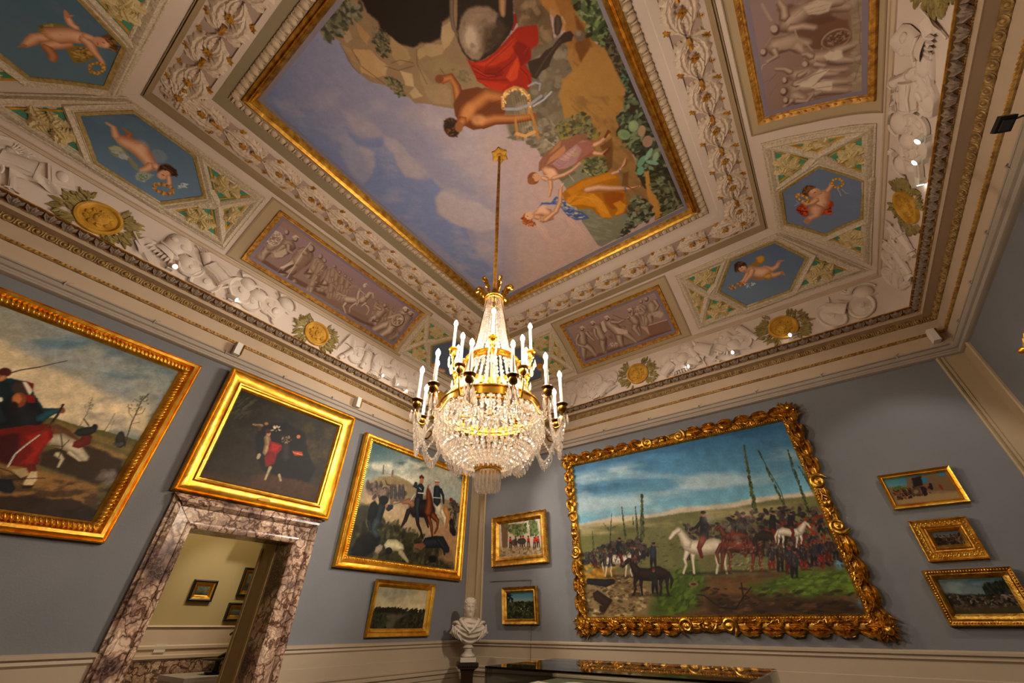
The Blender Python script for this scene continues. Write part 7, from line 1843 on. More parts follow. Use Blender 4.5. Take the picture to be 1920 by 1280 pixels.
# ---------------------------------------------------------------- a small painter: lays pigment on a fine grid of mesh points
def vnoise(x, y, seed=0):
    rs = np.random.RandomState(seed); T = rs.rand(64, 64); xi = np.floor(x).astype(int); yi = np.floor(y).astype(int); fx = x-xi; fy = y-yi
    fx = fx*fx*(3-2*fx); fy = fy*fy*(3-2*fy); g = lambda a, b: T[a % 64, b % 64]
    return (g(xi, yi)*(1-fx)+g(xi+1, yi)*fx)*(1-fy)+(g(xi, yi+1)*(1-fx)+g(xi+1, yi+1)*fx)*fy
def fbm(x, y, seed=0, o=4):
    r = 0; a = .5
    for k in range(o): r = r+a*vnoise(x*2**k, y*2**k, seed+k); a *= .5
    return r/(1-.5**o)
class Canvas:
    def __init__(s, u0, u1, w0, w1, cell, base):
        s.nu = int((u1-u0)/cell)+2; s.nw = int((w1-w0)/cell)+2; s.u = np.linspace(u0, u1, s.nu); s.w = np.linspace(w0, w1, s.nw)
        s.U, s.W = np.meshgrid(s.u, s.w, indexing='ij'); s.I = np.tile(s.hx(base), (s.nu, s.nw, 1)); s.cell = cell
    @staticmethod
    def hx(h): return np.array([int(h[i:i+2], 16)/255 for i in (0, 2, 4)])
    def win(s, p, pad):
        a, b = p.min(0)-pad, p.max(0)+pad
        return slice(max(0, np.searchsorted(s.u, a[0])-1), min(s.nu, np.searchsorted(s.u, b[0])+1)), slice(max(0, np.searchsorted(s.w, a[1])-1), min(s.nw, np.searchsorted(s.w, b[1])+1))
    def cover(s, p, soft, wob=0., seed=0):
        sl = s.win(p, soft+wob); X, Y = s.U[sl], s.W[sl]
        if X.size == 0: return sl, X
        if wob:
            k = .9/max(wob*3, s.cell*2); X = X+wob*2*(fbm(X*k, Y*k, seed, 3)-.5); Y = Y+wob*2*(fbm(X*k+9, Y*k+5, seed+7, 3)-.5)
        ins = np.zeros(X.shape, bool); d = np.full(X.shape, 1e9); q = np.roll(p, -1, 0)
        for (x0, y0), (x1, y1) in zip(p, q):
            c = ((y0 > Y) != (y1 > Y)); xx = (x1-x0)*(Y-y0)/((y1-y0) if y1 != y0 else 1e-9)+x0; ins ^= c & (X < xx)
            ex, ey = x1-x0, y1-y0; t = np.clip(((X-x0)*ex+(Y-y0)*ey)/(ex*ex+ey*ey+1e-12), 0, 1); d = np.minimum(d, np.hypot(X-x0-t*ex, Y-y0-t*ey))
        sd = np.where(ins, d, -d); so = max(soft, s.cell*.7); return sl, np.clip(.5+sd/so*.5, 0, 1)
    def mix(s, sl, a, col): s.I[sl] = s.I[sl]*(1-a[..., None])+col*a[..., None]
    def P(s, col, pts, soft=0., wob=0., op=1., seed=0):
        sl, a = s.cover(np.array(pts, float), soft, wob, seed); a.size and s.mix(sl, a*op, s.hx(col))
    def G(s, c0, c1, p0, p1, pts, soft=0., wob=0., op=1., seed=0):
        sl, a = s.cover(np.array(pts, float), soft, wob, seed)
        if not a.size: return
        d = np.array(p1, float)-p0; t = np.clip(((s.U[sl]-p0[0])*d[0]+(s.W[sl]-p0[1])*d[1])/(d@d), 0, 1)[..., None]
        s.I[sl] = s.I[sl]*(1-a[..., None]*op)+(s.hx(c0)*(1-t)+s.hx(c1)*t)*a[..., None]*op
    def S(s, col, wd, pts, soft=0., op=1.):
        p = np.array(pts, float); sl = s.win(p, wd+soft); X, Y = s.U[sl], s.W[sl]
        if not X.size: return
        d = np.full(X.shape, 1e9)
        for (x0, y0), (x1, y1) in zip(p[:-1], p[1:]):
            ex, ey = x1-x0, y1-y0; t = np.clip(((X-x0)*ex+(Y-y0)*ey)/(ex*ex+ey*ey+1e-12), 0, 1); d = np.minimum(d, np.hypot(X-x0-t*ex, Y-y0-t*ey))
        so = max(soft, s.cell*.8); s.mix(sl, np.clip(.5+(wd/2-d)/so, 0, 1)*op*min(1., wd/(s.cell*.9)), s.hx(col))
    def D(s, cols, size, n, pts, seed=0, ar=.5, ang=None, op=.9):
        p = np.array(pts, float); rs = np.random.RandomState(seed); a, b = p.min(0), p.max(0); k = 0; C = [s.hx(c) for c in cols]; q = np.roll(p, -1, 0)
        for _ in range(n*6):
            if k >= n: break
            x, y = a+(b-a)*rs.rand(2); c = ((p[:, 1] > y) != (q[:, 1] > y)); dy = q[:, 1]-p[:, 1]; dy = np.where(dy == 0, 1e-9, dy)
            if np.sum(c & (x < (q[:, 0]-p[:, 0])*(y-p[:, 1])/dy+p[:, 0])) % 2 == 0: continue
            k += 1; r = size*(.5+rs.rand()); th = rs.rand()*math.pi if ang is None else ang+(rs.rand()-.5)*.6
            sl = s.win(np.array([[x, y]]), r); X, Y = s.U[sl]-x, s.W[sl]-y
            if not X.size: continue
            e = ((X*math.cos(th)+Y*math.sin(th))/r)**2+((Y*math.cos(th)-X*math.sin(th))/(r*ar))**2; s.mix(sl, np.clip(1.6*(1-e), 0, 1)*op, C[rs.randint(len(C))])
    def C(s, col, scale, lo, hi, pts, seed=0, op=1., soft=.1, ax=1., ang=0.):
        sl, a = s.cover(np.array(pts, float), soft); X, Y = s.U[sl], s.W[sl]
        if not X.size: return
        X, Y = X*math.cos(ang)+Y*math.sin(ang), Y*math.cos(ang)-X*math.sin(ang)
        n = fbm(X/scale/ax, Y/scale, seed, 5); s.mix(sl, a*np.clip((n-lo)/(hi-lo), 0, 1)*op, s.hx(col))
    def E(s, col, v, soft=0., op=1.):
        (cx, cy, ax, ay, bx, by) = v; th = np.arange(14)*math.pi/7
        s.P(col, np.stack([cx+ax*np.cos(th)+bx*np.sin(th), cy+ay*np.cos(th)+by*np.sin(th)], 1), soft, 0, op)
    def T(s, q, w, col, soft=0., op=1.):         # tapered limb
        q = np.array(q, float); w = np.interp(np.linspace(0, 1, len(q)), np.linspace(0, 1, len(w)), w)/2
        t = np.gradient(q, axis=0); t /= np.linalg.norm(t, axis=1, keepdims=True)+1e-9; n = np.stack([-t[:, 1], t[:, 0]], 1)
        s.P(col, list(q+n*w[:, None])+[q[-1]+t[-1]*w[-1]*.8]+list((q-n*w[:, None])[::-1])+[q[0]-t[0]*w[0]*.8], soft, 0, op)
    def F(s, q, w, cols, dx, dy):                # rounded form: edge tone, middle tone, core tone
        q = np.array(q, float); w = np.array(w, float); W = w.mean(); d = np.array([dx, dy])*W
        s.T(q, w, cols[0], W*.05); s.T(q+d*.08, w*.72, cols[1], W*.25, .9)
        if len(cols) > 2: s.T(q+d*.17, w*.36, cols[2], W*.3, .8)
    def N(s, amt, scale, seed=0):
        n = fbm(s.U/scale, s.W/scale, seed, 4)-.5; s.I = np.clip(s.I*(1+amt*2*n[..., None]), 0, 1)
    def mesh(s, clip=None, h=0.0):
        mb = MB(); P = np.stack([s.U, s.W, np.full(s.U.shape, h)], -1)
        mb.grid(P, col=s2l(s.I).reshape(-1, 3))
        if clip is not None:                    # keep only the cells inside a polygon
            q = mb.q[0]; c = P.reshape(-1, 3)[q].mean(1); p = np.array(clip, float); pn = np.roll(p, -1, 0); ins = np.zeros(len(c), bool)
            for (x0, y0), (x1, y1) in zip(p, pn):
                k = ((y0 > c[:, 1]) != (y1 > c[:, 1])); xx = (x1-x0)*(c[:, 1]-y0)/((y1-y0) if y1 != y0 else 1e-9)+x0; ins ^= k & (c[:, 0] < xx)
            mb.q[0] = q[ins]; mb.qm[0] = mb.qm[0][ins]
        return mb
def paint(cv, ops):
    sc = lambda pts: [(pts[i]/1000, pts[i+1]/1000) for i in range(0, len(pts), 2)]
    for i, o in enumerate(ops):
        k = o[0]
        if k == 'P': cv.P(o[1], sc(o[2]), o[3]/1000, o[4]/1000, o[5], i)
        elif k == 'G': cv.G(o[1], o[2], *sc(o[3]), sc(o[4]), o[5]/1000, o[6]/1000, o[7], i)
        elif k == 'S': cv.S(o[1], o[2]/1000, sc(o[3]), o[4]/1000, o[5])
        elif k == 'D': cv.D(o[1], o[2]/1000, o[3], sc(o[4]), i, o[5], o[6], o[7])
        elif k == 'C': cv.C(o[1], o[2]/1000, o[3], o[4], sc(o[5]), i, o[6], o[7]/1000, o[8], o[9])
        elif k == 'E': cv.E(o[1], [x/1000 for x in o[2]], o[3]/1000, o[4])
        elif k == 'T': cv.T(sc(o[1]), [x/1000 for x in o[2]], o[3], o[4]/1000, o[5])
        elif k == 'F': cv.F(sc(o[1]), [x/1000 for x in o[2]], o[3].split(), o[4], o[5])
        elif k == 'N': cv.N(o[1], o[2]/1000, i)
    return cv
# ---------------------------------------------------------------- things of the ceiling
def art(name): return ART.get(name, [])
# the great painting: gilt frame, grey slip and the painted field
cp = thing('ceiling_painting', 'great ceiling painting of sky, rocks and figures with a red drape in gilt frame', 'painting', ((QP[0]+QP[1])/2, (QP[2]+QP[3])/2, ZC))
mb = rectsweep(QG, QGI, [(0, 0), (0, .035), (.1, .06), (.28, .075), (.42, .06), (.5, .085), (.62, .07), (.7, .075), (.85, .05), (1, .02)])
link('gilt_frame', mb.map(wallmap('C')), M_GOLDO, cp)
mb = rectsweep(QGI, QP, [(0, .02), (.1, .014), (1, .012)]); link('grey_slip', mb.map(wallmap('C')), mat('grey_slip', '7d7580', .6), cp)
cv = paint(Canvas(*QP, .0085, '77809a'), art('ceil')); link('painted_field', cv.mesh(h=.01).map(wallmap('C')), M_FRES, cp, smooth=180)
# reliefs in tones of mauve, each in a gilt frame, on the three coves in view
def grisaille(side, s0, s1, v0, v1, key, label, fld):
    fn = covemap(side); c = fn(np.array([[(s0+s1)/2, (v0+v1)/2, 0]]))[0]
    t = thing('mauve_relief_panel', label, 'painted panel', c, 'painted mauve reliefs of the cove')
    w_ = .07; mb = rectsweep((s0, s1, v0, v1), (s0+w_, s1-w_, v0+w_, v1-w_), [(0, 0), (0, .02), (.12, .034), (.3, .03), (.7, .014), (.85, .016), (1, .006)])
    m2 = half_t(.024, .011, .012, 6, 2)
    for u, w2, an in along_rect(s0+w_*.45, s1-w_*.45, v0+w_*.45, v1-w_*.45, .062): mb.inst(m2, rot2(an+.6), (u, w2, .02))
    link('gilt_frame', mb.map(fn), M_GILT, t)
    b = .045; mb = rectsweep((s0+w_, s1-w_, v0+w_, v1-w_), (s0+w_+b, s1-w_-b, v0+w_+b, v1-w_-b), [(0, .006), (1, .005)])
    link('violet_slip', mb.map(fn), mat('violet_slip', '827585', .65), t)
    q = (s0+w_+b, s1-w_-b, v0+w_+b, v1-w_-b); cv = paint(Canvas(*q, .0075, 'a08276'), art(key)); link('painted_field', cv.mesh(h=.004).map(fn), M_FRES, t, smooth=180)
    f0, f1, g0, g1 = fld; mb = MB(); U, W = np.meshgrid(np.linspace(f0, f1, 20), np.linspace(g0, g1, 24), indexing='ij')
    mb.grid(np.stack([U, W, np.full(U.shape, .0025)], -1)); o = link('beige_field', mb.map(fn), M_FIELD, t)
    mb = rectsweep((f0, f1, g0, g1), (f0+.03, f1-.03, g0+.03, g1-.03), [(0, .002), (.1, .010), (.5, .012), (.6, .004), (1, .003)]); link('field_edge', mb.map(fn), M_PLASD, t)
M_FIELD = mat('khaki_field', 'b6a17e', .6, var=.08, vscale=1.5, spec=.3)
grisaille('L', .82, 3.555, .69, 1.70, 'grisL', 'long mauve relief with a horseman and a shield bearer, on the left cove', (.66, 3.70, .63, 1.80))
grisaille('B', -2.715, -.795, .71, 1.705, 'grisB', 'mauve relief with walking warriors and seated elders, right of the chandelier', (-2.86, -.645, .63, 1.81))
grisaille('R', .82, 3.415, .69, 1.70, 'grisR', 'mauve relief with toppled round shield at the top right of the view', (.66, 3.56, .63, 1.80))
# hexagonal fields with a flying child
def coffer(side, c, d, key, label):
    """c: place of the hexagon's centre along the wall, d: direction towards the corner of the room"""
    fn = covemap(side); cc = fn(np.array([[c, 1.2, 0]]))[0]
    t = thing('hexagonal_ceiling_panel', label, 'ceiling panel', cc, 'hexagonal panels with flying children')
    X = lambda q, v: (c+d*q, v)
    out = [X(-1.13, .68), X(-1.13, 1.72), X(.41, 1.73), X(1.24, .69)]
    prof = [(0, 0), (0, .018), (.012, .022), (.022, .014), (.03, .03), (.055, .05), (.085, .03), (.095, .018), (.105, .022), (.118, .016), (.125, 0)]
    link('outer_moulding', polysweep(out, prof, n=10).map(fn), M_STUCD, t)
    hexa = [X(-.30, 1.59), X(.29, 1.60), X(.575, 1.19), X(.27, .82), X(-.33, .80), X(-.60, 1.19)]
    hout = []
    hp = [(-.13, 0), (-.125, .02), (-.10, .045), (-.07, .03), (-.06, .018), (-.05, .024), (-.04, .018)]
    link('hexagon_moulding', polysweep(hexa, hp, n=8).map(fn), M_STUCD, t)
    link('gilt_edge', polysweep(hexa, [(-.042, .018), (-.036, .028), (-.018, .022), (-.004, .018), (0, .006), (.0, 0)], n=8).map(fn), mat('pale_gilt_edge', 'b39b62', .55, bump=.5, bscale=60, col2='94793c', vscale=30), t)
    def bar(a, b):
        a = np.array(X(*a)); b = np.array(X(*b)); L = np.linalg.norm(b-a); e = (b-a)/L; nn = np.array([-e[1], e[0]]); P = []
        for k in np.linspace(0, 1, 12):
            m_ = a+(b-a)*k; P.append([(*(m_+nn*o), h) for o, h in ((-.055, .002), (-.052, .014), (-.035, .03), (0, .048), (.035, .03), (.052, .014), (.055, .002))])
        mb = MB(); mb.grid(np.array(P)); link('crossing_bar', mb.map(fn), M_STUCD, t)
    cx = (-.79, 1.195); bar((-1.07, 1.64), cx); bar((-1.07, .74), cx); bar(cx, (-.62, 1.32)); bar(cx, (-.62, 1.05)); bar((.60, 1.12), (.99, .76)) if False else None
    g = MB(); U, W = np.meshgrid(np.linspace(-1.02, 1.1, 30), np.linspace(.76, 1.64, 16), indexing='ij')
    P = np.stack([c+d*U, W, np.full(U.shape, .0035)], -1); g.grid(P); lim = np.interp(W, [.69, 1.73], [1.13, .33])
    k = (P[..., :1]*0+U[..., None] <= lim[..., None]).reshape(-1)[g.q[0]].all(1); g.q[0] = g.q[0][k]; g.qm[0] = g.qm[0][k]
    link('green_ground', g.map(fn), M_GREEN, t)
    xs = [min(p[0] for p in hexa), max(p[0] for p in hexa)]
    cv = paint(Canvas(xs[0], xs[1], .80, 1.61, .0058, '5d6a80'), art(key)); link('blue_field', cv.mesh(clip=hexa, h=.006).map(fn), M_FRES, t, smooth=180)
    for tri, edge in (([(-1.005, 1.43), (-1.005, .96), (-.86, 1.195)], 0), ([(-.985, 1.615), (-.475, 1.615), (-.735, 1.27)], 0), ([(-.985, .775), (-.475, .775), (-.735, 1.12)], 0), ([(.37, .79), (.99, .79), (.67, 1.15)], 0)):
        pts = [X(*q) for q in tri]
        link('triangle_fillet', polysweep(pts, [(-.012, .004), (-.008, .016), (.006, .014), (.012, .004)], n=4).map(fn), M_OCHRE, t)
        m_ = MB(); G = np.mean(tri, 0); side_ = np.linalg.norm(np.array(tri[0])-tri[1])
        lf1 = leaf_t(.19, .13, .05, 1.5, 6, 18, 7); lf2 = leaf_t(.14, .10, .05, .3, 5, 14, 7)
        for a_ in range(3):
            v_ = np.array(tri[a_])-G; an = math.atan2(v_[1], v_[0]); L_ = np.linalg.norm(v_)*.72
            for mm in (1, -1): m_.inst(lf1, rot2(an)@np.diag([1, mm, 1.]), (G[0], G[1], .006), sc=L_/.19*.95)
            m_.inst(lf2, rot2(an), (G[0], G[1], .02), sc=L_/.14*.7)
        m_.inst(half_t(.05, .05, .035), None, (G[0], G[1], .02)); m_.inst(scroll_t(.022, .006, 1.2, tail=0), None, (G[0], G[1], .055))
        V = m_.v; m_.v = [np.stack([c+d*v[:, 0], v[:, 1], v[:, 2]], 1) for v in V]
        link('leaf_ornament', m_.map(fn), M_CREAM, t)
coffer('L', -.51, -1, 'cherL', 'hexagonal panel with a downward flying child seen from behind, on the left cove')
coffer('F', -4.24, -1, 'cherF', 'hexagonal panel with a child holding a wreath, in the top left corner')
coffer('B', .61, 1, 'cherB', 'hexagonal panel with a dark haired child stretching out a wreath, on the far cove')
coffer('R', 4.81, 1, 'cherR', 'hexagonal panel with a red draped child holding two wreaths, right cove')
coffer('L', 4.75, 1, 'cherX', 'hexagonal panel behind the candles on the left of the chandelier')
coffer('B', -3.98, -1, 'cherY', 'hexagonal panel behind the candles on the right of the chandelier')
# round medallions between laurel branches
lf_l = leaf_t(.085, .034, .02, .5, 1, 8, 5)
def medallion(side, s, v, label):
    fn = covemap(side); t = thing('round_medallion', label, 'medallion', fn(np.array([[s, v, 0]]))[0], 'ochre medallions of the frieze')
    R = .2; mb = MB(); mb.lathe([(R, 0), (R, .02), (R*.97, .034), (R*.86, .038), (R*.8, .03), (R*.77, .018), (R*.6, .014), (.001, .014)], 40)
    mb.map(lambda P: P+[s, v, 0]); link('rim', mb.map(fn), M_OCHRE, t)
    mb = MB(); 
    mb.inst(half_t(.10, .085, .03, 18, 5), None, (s, v, .014)); mb.inst(half_t(.05, .06, .035, 14, 5), None, (s, v-.005, .03))
    for k in range(18): a = k*math.pi/9; mb.inst(leaf_t(.06, .035, .02, .8*(-1)**k, 2, 8, 5), rot2(a), (s+.07*math.cos(a), v+.06*math.sin(a), .018))
    for q in (-1, 1): mb.inst(half_t(.012, .008, .012, 8, 3), None, (s+.02*q, v+.01, .055)); mb.inst(half_t(.016, .011, .012, 8, 3), None, (s+.022*q, v-.02, .05))
    mb.inst(half_t(.009, .02, .018, 8, 3), None, (s, v-.005, .058)); mb.inst(half_t(.018, .007, .01, 8, 3), None, (s, v-.036, .052))
    link('portrait_head', mb.map(fn), M_OCHRE, t)
    for q in (-1, 1):
        mb = MB(); rnd = random.Random(int(s*100)+q)
        for k in range(62):
            a = rnd.uniform(-1.05, 1.05); r_ = R*.95+rnd.uniform(0, .13)*(1-.35*abs(a)); px, py = q*r_*math.cos(a), r_*math.sin(a)*.95
            if py+v < .02: py = .02-v+rnd.uniform(0, .05)
            an = math.atan2(py, px)+rnd.uniform(-.5, .5); mb.inst(lf_l, rot2(an)@np.diag([1, rnd.choice((-1, 1)), 1.]), (s+px, v+py, rnd.uniform(0, .018)), sc=rnd.uniform(.85, 1.25))
        link('laurel_branch', mb.map(fn), M_LAUR, t)
medallion('L', -.47, .215, 'largest ochre medallion in laurel at the left, above the largest gilt frame')
medallion('L', 2.17, .235, 'ochre medallion in laurel below the long mauve relief of the left cove')
medallion('L', 4.85, .235, 'ochre medallion half hidden behind the left candles of the chandelier')
medallion('B', .60, .27, 'ochre medallion in laurel below the dark haired flying child')
medallion('B', -1.715, .265, 'ochre medallion in laurel above the carved gilt frame, right of the chandelier')
medallion('R', 4.60, .25, 'ochre medallion in laurel at the right, below two white spotlights')
medallion('R', 2.2, .25, 'ochre medallion in laurel at the top right edge of the view')
# frieze of arms: shields, helmets, quivers, cuirasses, drums, flags and spears in low relief
def T_shield(oval=1.):
    m = MB(); m.lathe([(.15, 0), (.15, .03), (.14, .045), (.12, .04), (.11, .03), (.06, .04), (.035, .05), (.03, .065), (.001, .07)], 28, M=np.diag([1, oval, 1])); return tpl(m)
def T_helmet():
    m = MB(); m.inst(half_t(.12, .095, .09, 16, 6)); m.inst(half_t(.14, .022, .05, 16, 3), None, (.0, -.075, 0))
    a = np.linspace(.2, 2.9, 12); m.tube(np.stack([.15*np.cos(a), .13*np.sin(a), 0*a+.03], 1), np.linspace(.012, .035, 12), 6); m.inst(leaf_t(.16, .09, .04, -1.3, 5), rot2(2.6), (-.13, .05, .01)); return tpl(m)
def T_quiver():
    m = MB(); m.tube([(0, -.2, .02), (0, .12, .03)], [.035, .055], 10); m.tube([(0, -.1, .03), (0, -.085, .03)], .052, 10); m.tube([(0, .1, .03), (0, .12, .03)], .065, 10)
    for k in range(6): x = (k-2.5)*.018; m.tube([(x*.7, .1, .03), (x*1.8, .23, .03)], .006, 4); m.inst(leaf_t(.07, .03, .015, 0, 2, 6, 5), rot2(math.pi/2-.2*(k-2.5)/2), (x*1.5, .18, .03))
    return tpl(m)
def T_cuirass():
    m = MB(); v = np.linspace(-.17, .17, 10); wd = np.interp(v, [-.17, -.08, .05, .13, .17], [.13, .085, .13, .12, .05])
    P = np.array([[(w_*math.sin(a), vv, .07*math.cos(a)) for a in np.linspace(-1.5, 1.5, 13)] for vv, w_ in zip(v, wd)]); m.grid(P)
    for q in (-1, 1): m.inst(half_t(.045, .04, .03), None, (.055*q, .05, .05))
    for k in range(7): m.inst(leaf_t(.1, .036, .03, 0, 1, 6, 5), rot2(-math.pi/2+(k-3)*.09), ((k-3)*.036, -.14, .02))
    m.tube([(-.1, -.08, .05), (0, -.09, .08), (.1, -.08, .05)], .012, 6); return tpl(m)
def T_drum():
    m = MB(); m.tube([(-.12, 0, .03), (.12, 0, .05)], [.09, .1], 16, flat=.7); m.tube([(.11, 0, .05), (.13, 0, .05)], .11, 16, flat=.7)
    m.tube([(-.13, 0, .03), (-.11, 0, .03)], .1, 16, flat=.7)
    for k in range(6): m.tube([(-.12, -.09+.036*k, .09), (.0, -.072+.036*k, .1), (.12, -.09+.036*k, .11)], .004, 4)
    return tpl(m)
def T_flag():
    u = np.linspace(0, 1, 20)[:, None]; v = np.linspace(0, 1, 8)[None]
    m = MB(); m.grid(np.stack([.34*u-.17+0*v, .17*v*(1-.3*u)+.05*np.sin(5*u)-.05, .03+.022*np.sin(14*u+3*v)*(1-.4*v)+0*u], -1)); m.tube([(-.2, -.22, .02), (-.15, .22, .03)], .01, 6); return tpl(m)
def T_spear():
    m = MB(); m.tube([(-.26, 0, .03), (.2, 0, .035)], .011, 6); m.inst(leaf_t(.12, .05, .02, 0, 1, 8, 5), None, (.18, 0, .03)); return tpl(m)
def T_sword():
    m = MB(); m.tube([(-.18, 0, .03), (.14, 0, .04)], [.008, .024], 6, flat=.5); m.tube([(.14, -.05, .04), (.14, .05, .04)], .01, 6); m.tube([(.14, 0, .04), (.22, 0, .04)], .012, 6); m.inst(BALL, None, (.23, 0, .04), .02); return tpl(m)
def T_plate():
    m = MB(); m.box((0, 0, .02), (.2, .26, .04)); m.box((0, 0, .035), (.15, .2, .03)); m.inst(half_t(.05, .07, .03), None, (0, 0, .05)); return tpl(m)
TP = dict(sh=T_shield(), ov=T_shield(1.35), he=T_helmet(), qu=T_quiver(), cu=T_cuirass(), dr=T_drum(), fl=T_flag(), sp=T_spear(), sw=T_sword(), pl=T_plate())
SPANS = {'L': [(-1.7, -.95), (.05, 1.65), (2.65, 4.35), (5.25, 6.05)], 'B': [(-5.05, -4.45), (-3.5, -2.2), (-1.25, .12), (1.07, 1.75)], 'R': [(-1.0, 1.7), (2.7, 4.1), (5.1, 6.05)], 'F': [(-5.0, -3.0), (-2, 1.5)]}
SETS = ['sh he sp cu', 'qu fl dr sw', 'cu sh sp he', 'dr ov fl sw', 'he pl sh sp', 'fl qu ov sw', 'ov he sp dr']
q_ = 0
for side, spans in SPANS.items():
    fn = covemap(side)
    for a, b in spans:
        N = max(1, round((b-a)/.5)); rnd = random.Random(q_+11)
        for k in range(N):
            s0 = a+(b-a)*(k+.5)/N; m = MB(); names = (SETS[q_ % len(SETS)]+' '+SETS[(q_+3) % len(SETS)][:5]).split(); q_ += 1
            for j, nm in enumerate(names):
                th = rnd.uniform(-.7, .7) if nm not in ('sp', 'sw') else rnd.uniform(.4, 1.1)*rnd.choice((-1, 1))
                sc = rnd.uniform(.9, 1.1)*(1.0 if nm not in ('sp',) else .9)
                du = (-.14, .14, 0, .03, -.2, .22)[j]+rnd.uniform(-.03, .03); dv = (.33, .24, .28, .2, .16, .4)[j]+rnd.uniform(-.05, .05)
                m.inst(TP[nm], rot2(th), (s0+du, dv, .0 if j > 1 else .008), sc)
            V = m.v; m.v = [np.stack([v[:, 0], np.clip(v[:, 1], .015, .54), np.maximum(v[:, 2], 0)*.85], 1) for v in V]
            link('trophy_of_arms', m.map(fn), M_STUC, ceil)
# ---------------------------------------------------------------- framed pictures
def framed(side, outer, inner, prof, key, base, label, m_frame=None, cell=.007, tilt=.03, beads=None, plaque=False, carve=None, cat='picture'):
    u0, u1, w0, w1 = outer; wm = wallmap(side)
    def fn(P): P = P.copy(); P[:, 2] += .006+tilt*(P[:, 1]-w0)/(w1-w0); return wm(P)
    c = fn(np.array([[(u0+u1)/2, w0, 0.]]))[0]; t = thing('framed_picture', label, cat, c)
    mb = rectsweep(outer, inner, prof); 
    if beads:
        tp, tt, hh, pitch, lean = beads; r = [a+(b-a)*tt for a, b in zip(outer, inner)]
        for u, w_, an in along_rect(r[0], r[1], r[2], r[3], pitch): mb.inst(tp, rot2(an+lean), (u, w_, hh))
    link('gilt_frame', mb.map(fn), m_frame or M_GOLD, t)
    if carve: carve(t, fn)
    m = MB(); d = .01; m.add([(u0+d, w0+d, -.005), (u1-d, w0+d, -.005), (u1-d, w1-d, -.005), (u0+d, w1-d, -.005)], [(0, 1, 2, 3)]); link('backing', m.map(fn), M_DARK, t)
    cv = paint(Canvas(*inner, cell, base), art(key)); cv.I = cv.I**1.22; hh = prof[-1][1]-.004; link('canvas', cv.mesh(h=hh).map(fn), M_ART, t, smooth=180)
    if plaque:
        m = MB(); uc = (u0+u1)/2+plaque[0]; wc = w0+plaque[1]; L, W_ = plaque[2:4]; a = np.linspace(0, 2*np.pi, 17)[:-1]
        P = np.array([[(uc+k*(L*np.sign(np.cos(x))*.6+L*.4*np.cos(x)), wc+k*W_*np.sin(x), plaque[4]+h) for x in a] for k, h in ((1, 0), (1, .006), (.85, .009), (.01, .009))]); m.grid(P, cv=True)
        link('name_plate', m.map(fn), M_OCHRE, t)
    return t
rib = tpl(MB().inst(half_t(.038, .014, .022, 8, 3))); bead = half_t(.012, .012, .012, 8, 3); rib2 = half_t(.022, .009, .014, 8, 3)
framed('L', (-2.02, 1.083, .62, 2.565), (-1.83, .91, .785, 2.41), [(0, 0), (0, .05), (.05, .065), (.1, .05), (.16, .07), (.24, .095), (.4, .09), (.5, .05), (.55, .045), (.6, .06), (.8, .05), (.86, .035), (1, .02)],
       'P1', '8f9488', 'largest plain gilt frame at the left edge, red trousered soldiers under a cloudy sky', beads=(rib, .70, .052, .036, math.pi/2+.5), cell=.0068)
framed('L', (1.38, 3.245, 1.175, 2.69), (1.59, 3.01, 1.373, 2.465), [(0, 0), (0, .06), (.05, .085), (.10, .07), (.14, .085), (.19, .075), (.35, .052), (.5, .04), (.66, .045), (.72, .075), (.78, .07), (.82, .055), (.9, .05), (.93, .035), (1, .02)],
       'P2', '2c2620', 'broad plain gilt frame right above the marble doorway, nearly black night scene', plaque=(.02, .085, .075, .02, .06), cell=.006, tilt=.05)
framed('L', (3.505, 6.05, .64, 2.545), (3.695, 5.908, .805, 2.44), [(0, 0), (0, .06), (.05, .075), (.12, .06), (.2, .075), (.4, .07), (.55, .045), (.62, .04), (.66, .055), (.85, .055), (.92, .03), (1, .02)],
       'P3', 'a09a88', 'gilt frame with officers on horseback, between the doorway and the corner pier', beads=(rib2, .76, .055, .03, math.pi/2), cell=.0078)
framed('L', (4.23, 5.415, -.132, .55), (4.295, 5.285, -.033, .458), [(0, 0), (0, .035), (.08, .055), (.2, .05), (.5, .03), (.6, .04), (.75, .035), (1, .015)],
       'P4', '8a8472', 'small wide gilt frame below the officers on horseback, pale evening sky over dark fields', cell=.006, plaque=(0, .028, .035, .012, .04), tilt=.05)
framed('B', (-5.10, -3.887, .862, 1.70), (-4.94, -4.02, 1.0, 1.56), [(0, 0), (0, .05), (.06, .07), (.14, .055), (.2, .05), (.6, .05), (.68, .06), (.76, .05), (.85, .035), (1, .02)],
       'P5', 'cfc0a4', 'squarish gilt frame near the corner pier, red coated soldiers under an arch', m_frame=M_GOLDO, cell=.006, beads=(bead, .09, .062, .03, 0), tilt=.04)
framed('B', (-4.84, -4.125, .016, .54), (-4.763, -4.218, .095, .455), [(0, 0), (0, .045), (.1, .06), (.25, .05), (.55, .035), (.7, .045), (.85, .03), (1, .015)],
       'P6', '5c6a64', 'smallest gilt frame on the far wall, low beside the marble bust, blue green landscape', m_frame=M_GOLDO, cell=.0055, plaque=(0, .012, .03, .011, .05))
framed('B', (.772, 1.42, 1.085, 1.463), (.815, 1.365, 1.135, 1.415), [(0, 0), (0, .035), (.12, .05), (.3, .045), (.6, .03), (.75, .035), (1, .012)],
       'P8', '6f6a52', 'bright thin gilt frame, topmost of the three small pictures at the right', cell=.0045, plaque=(0, .015, .04, .009, .035), tilt=.04)
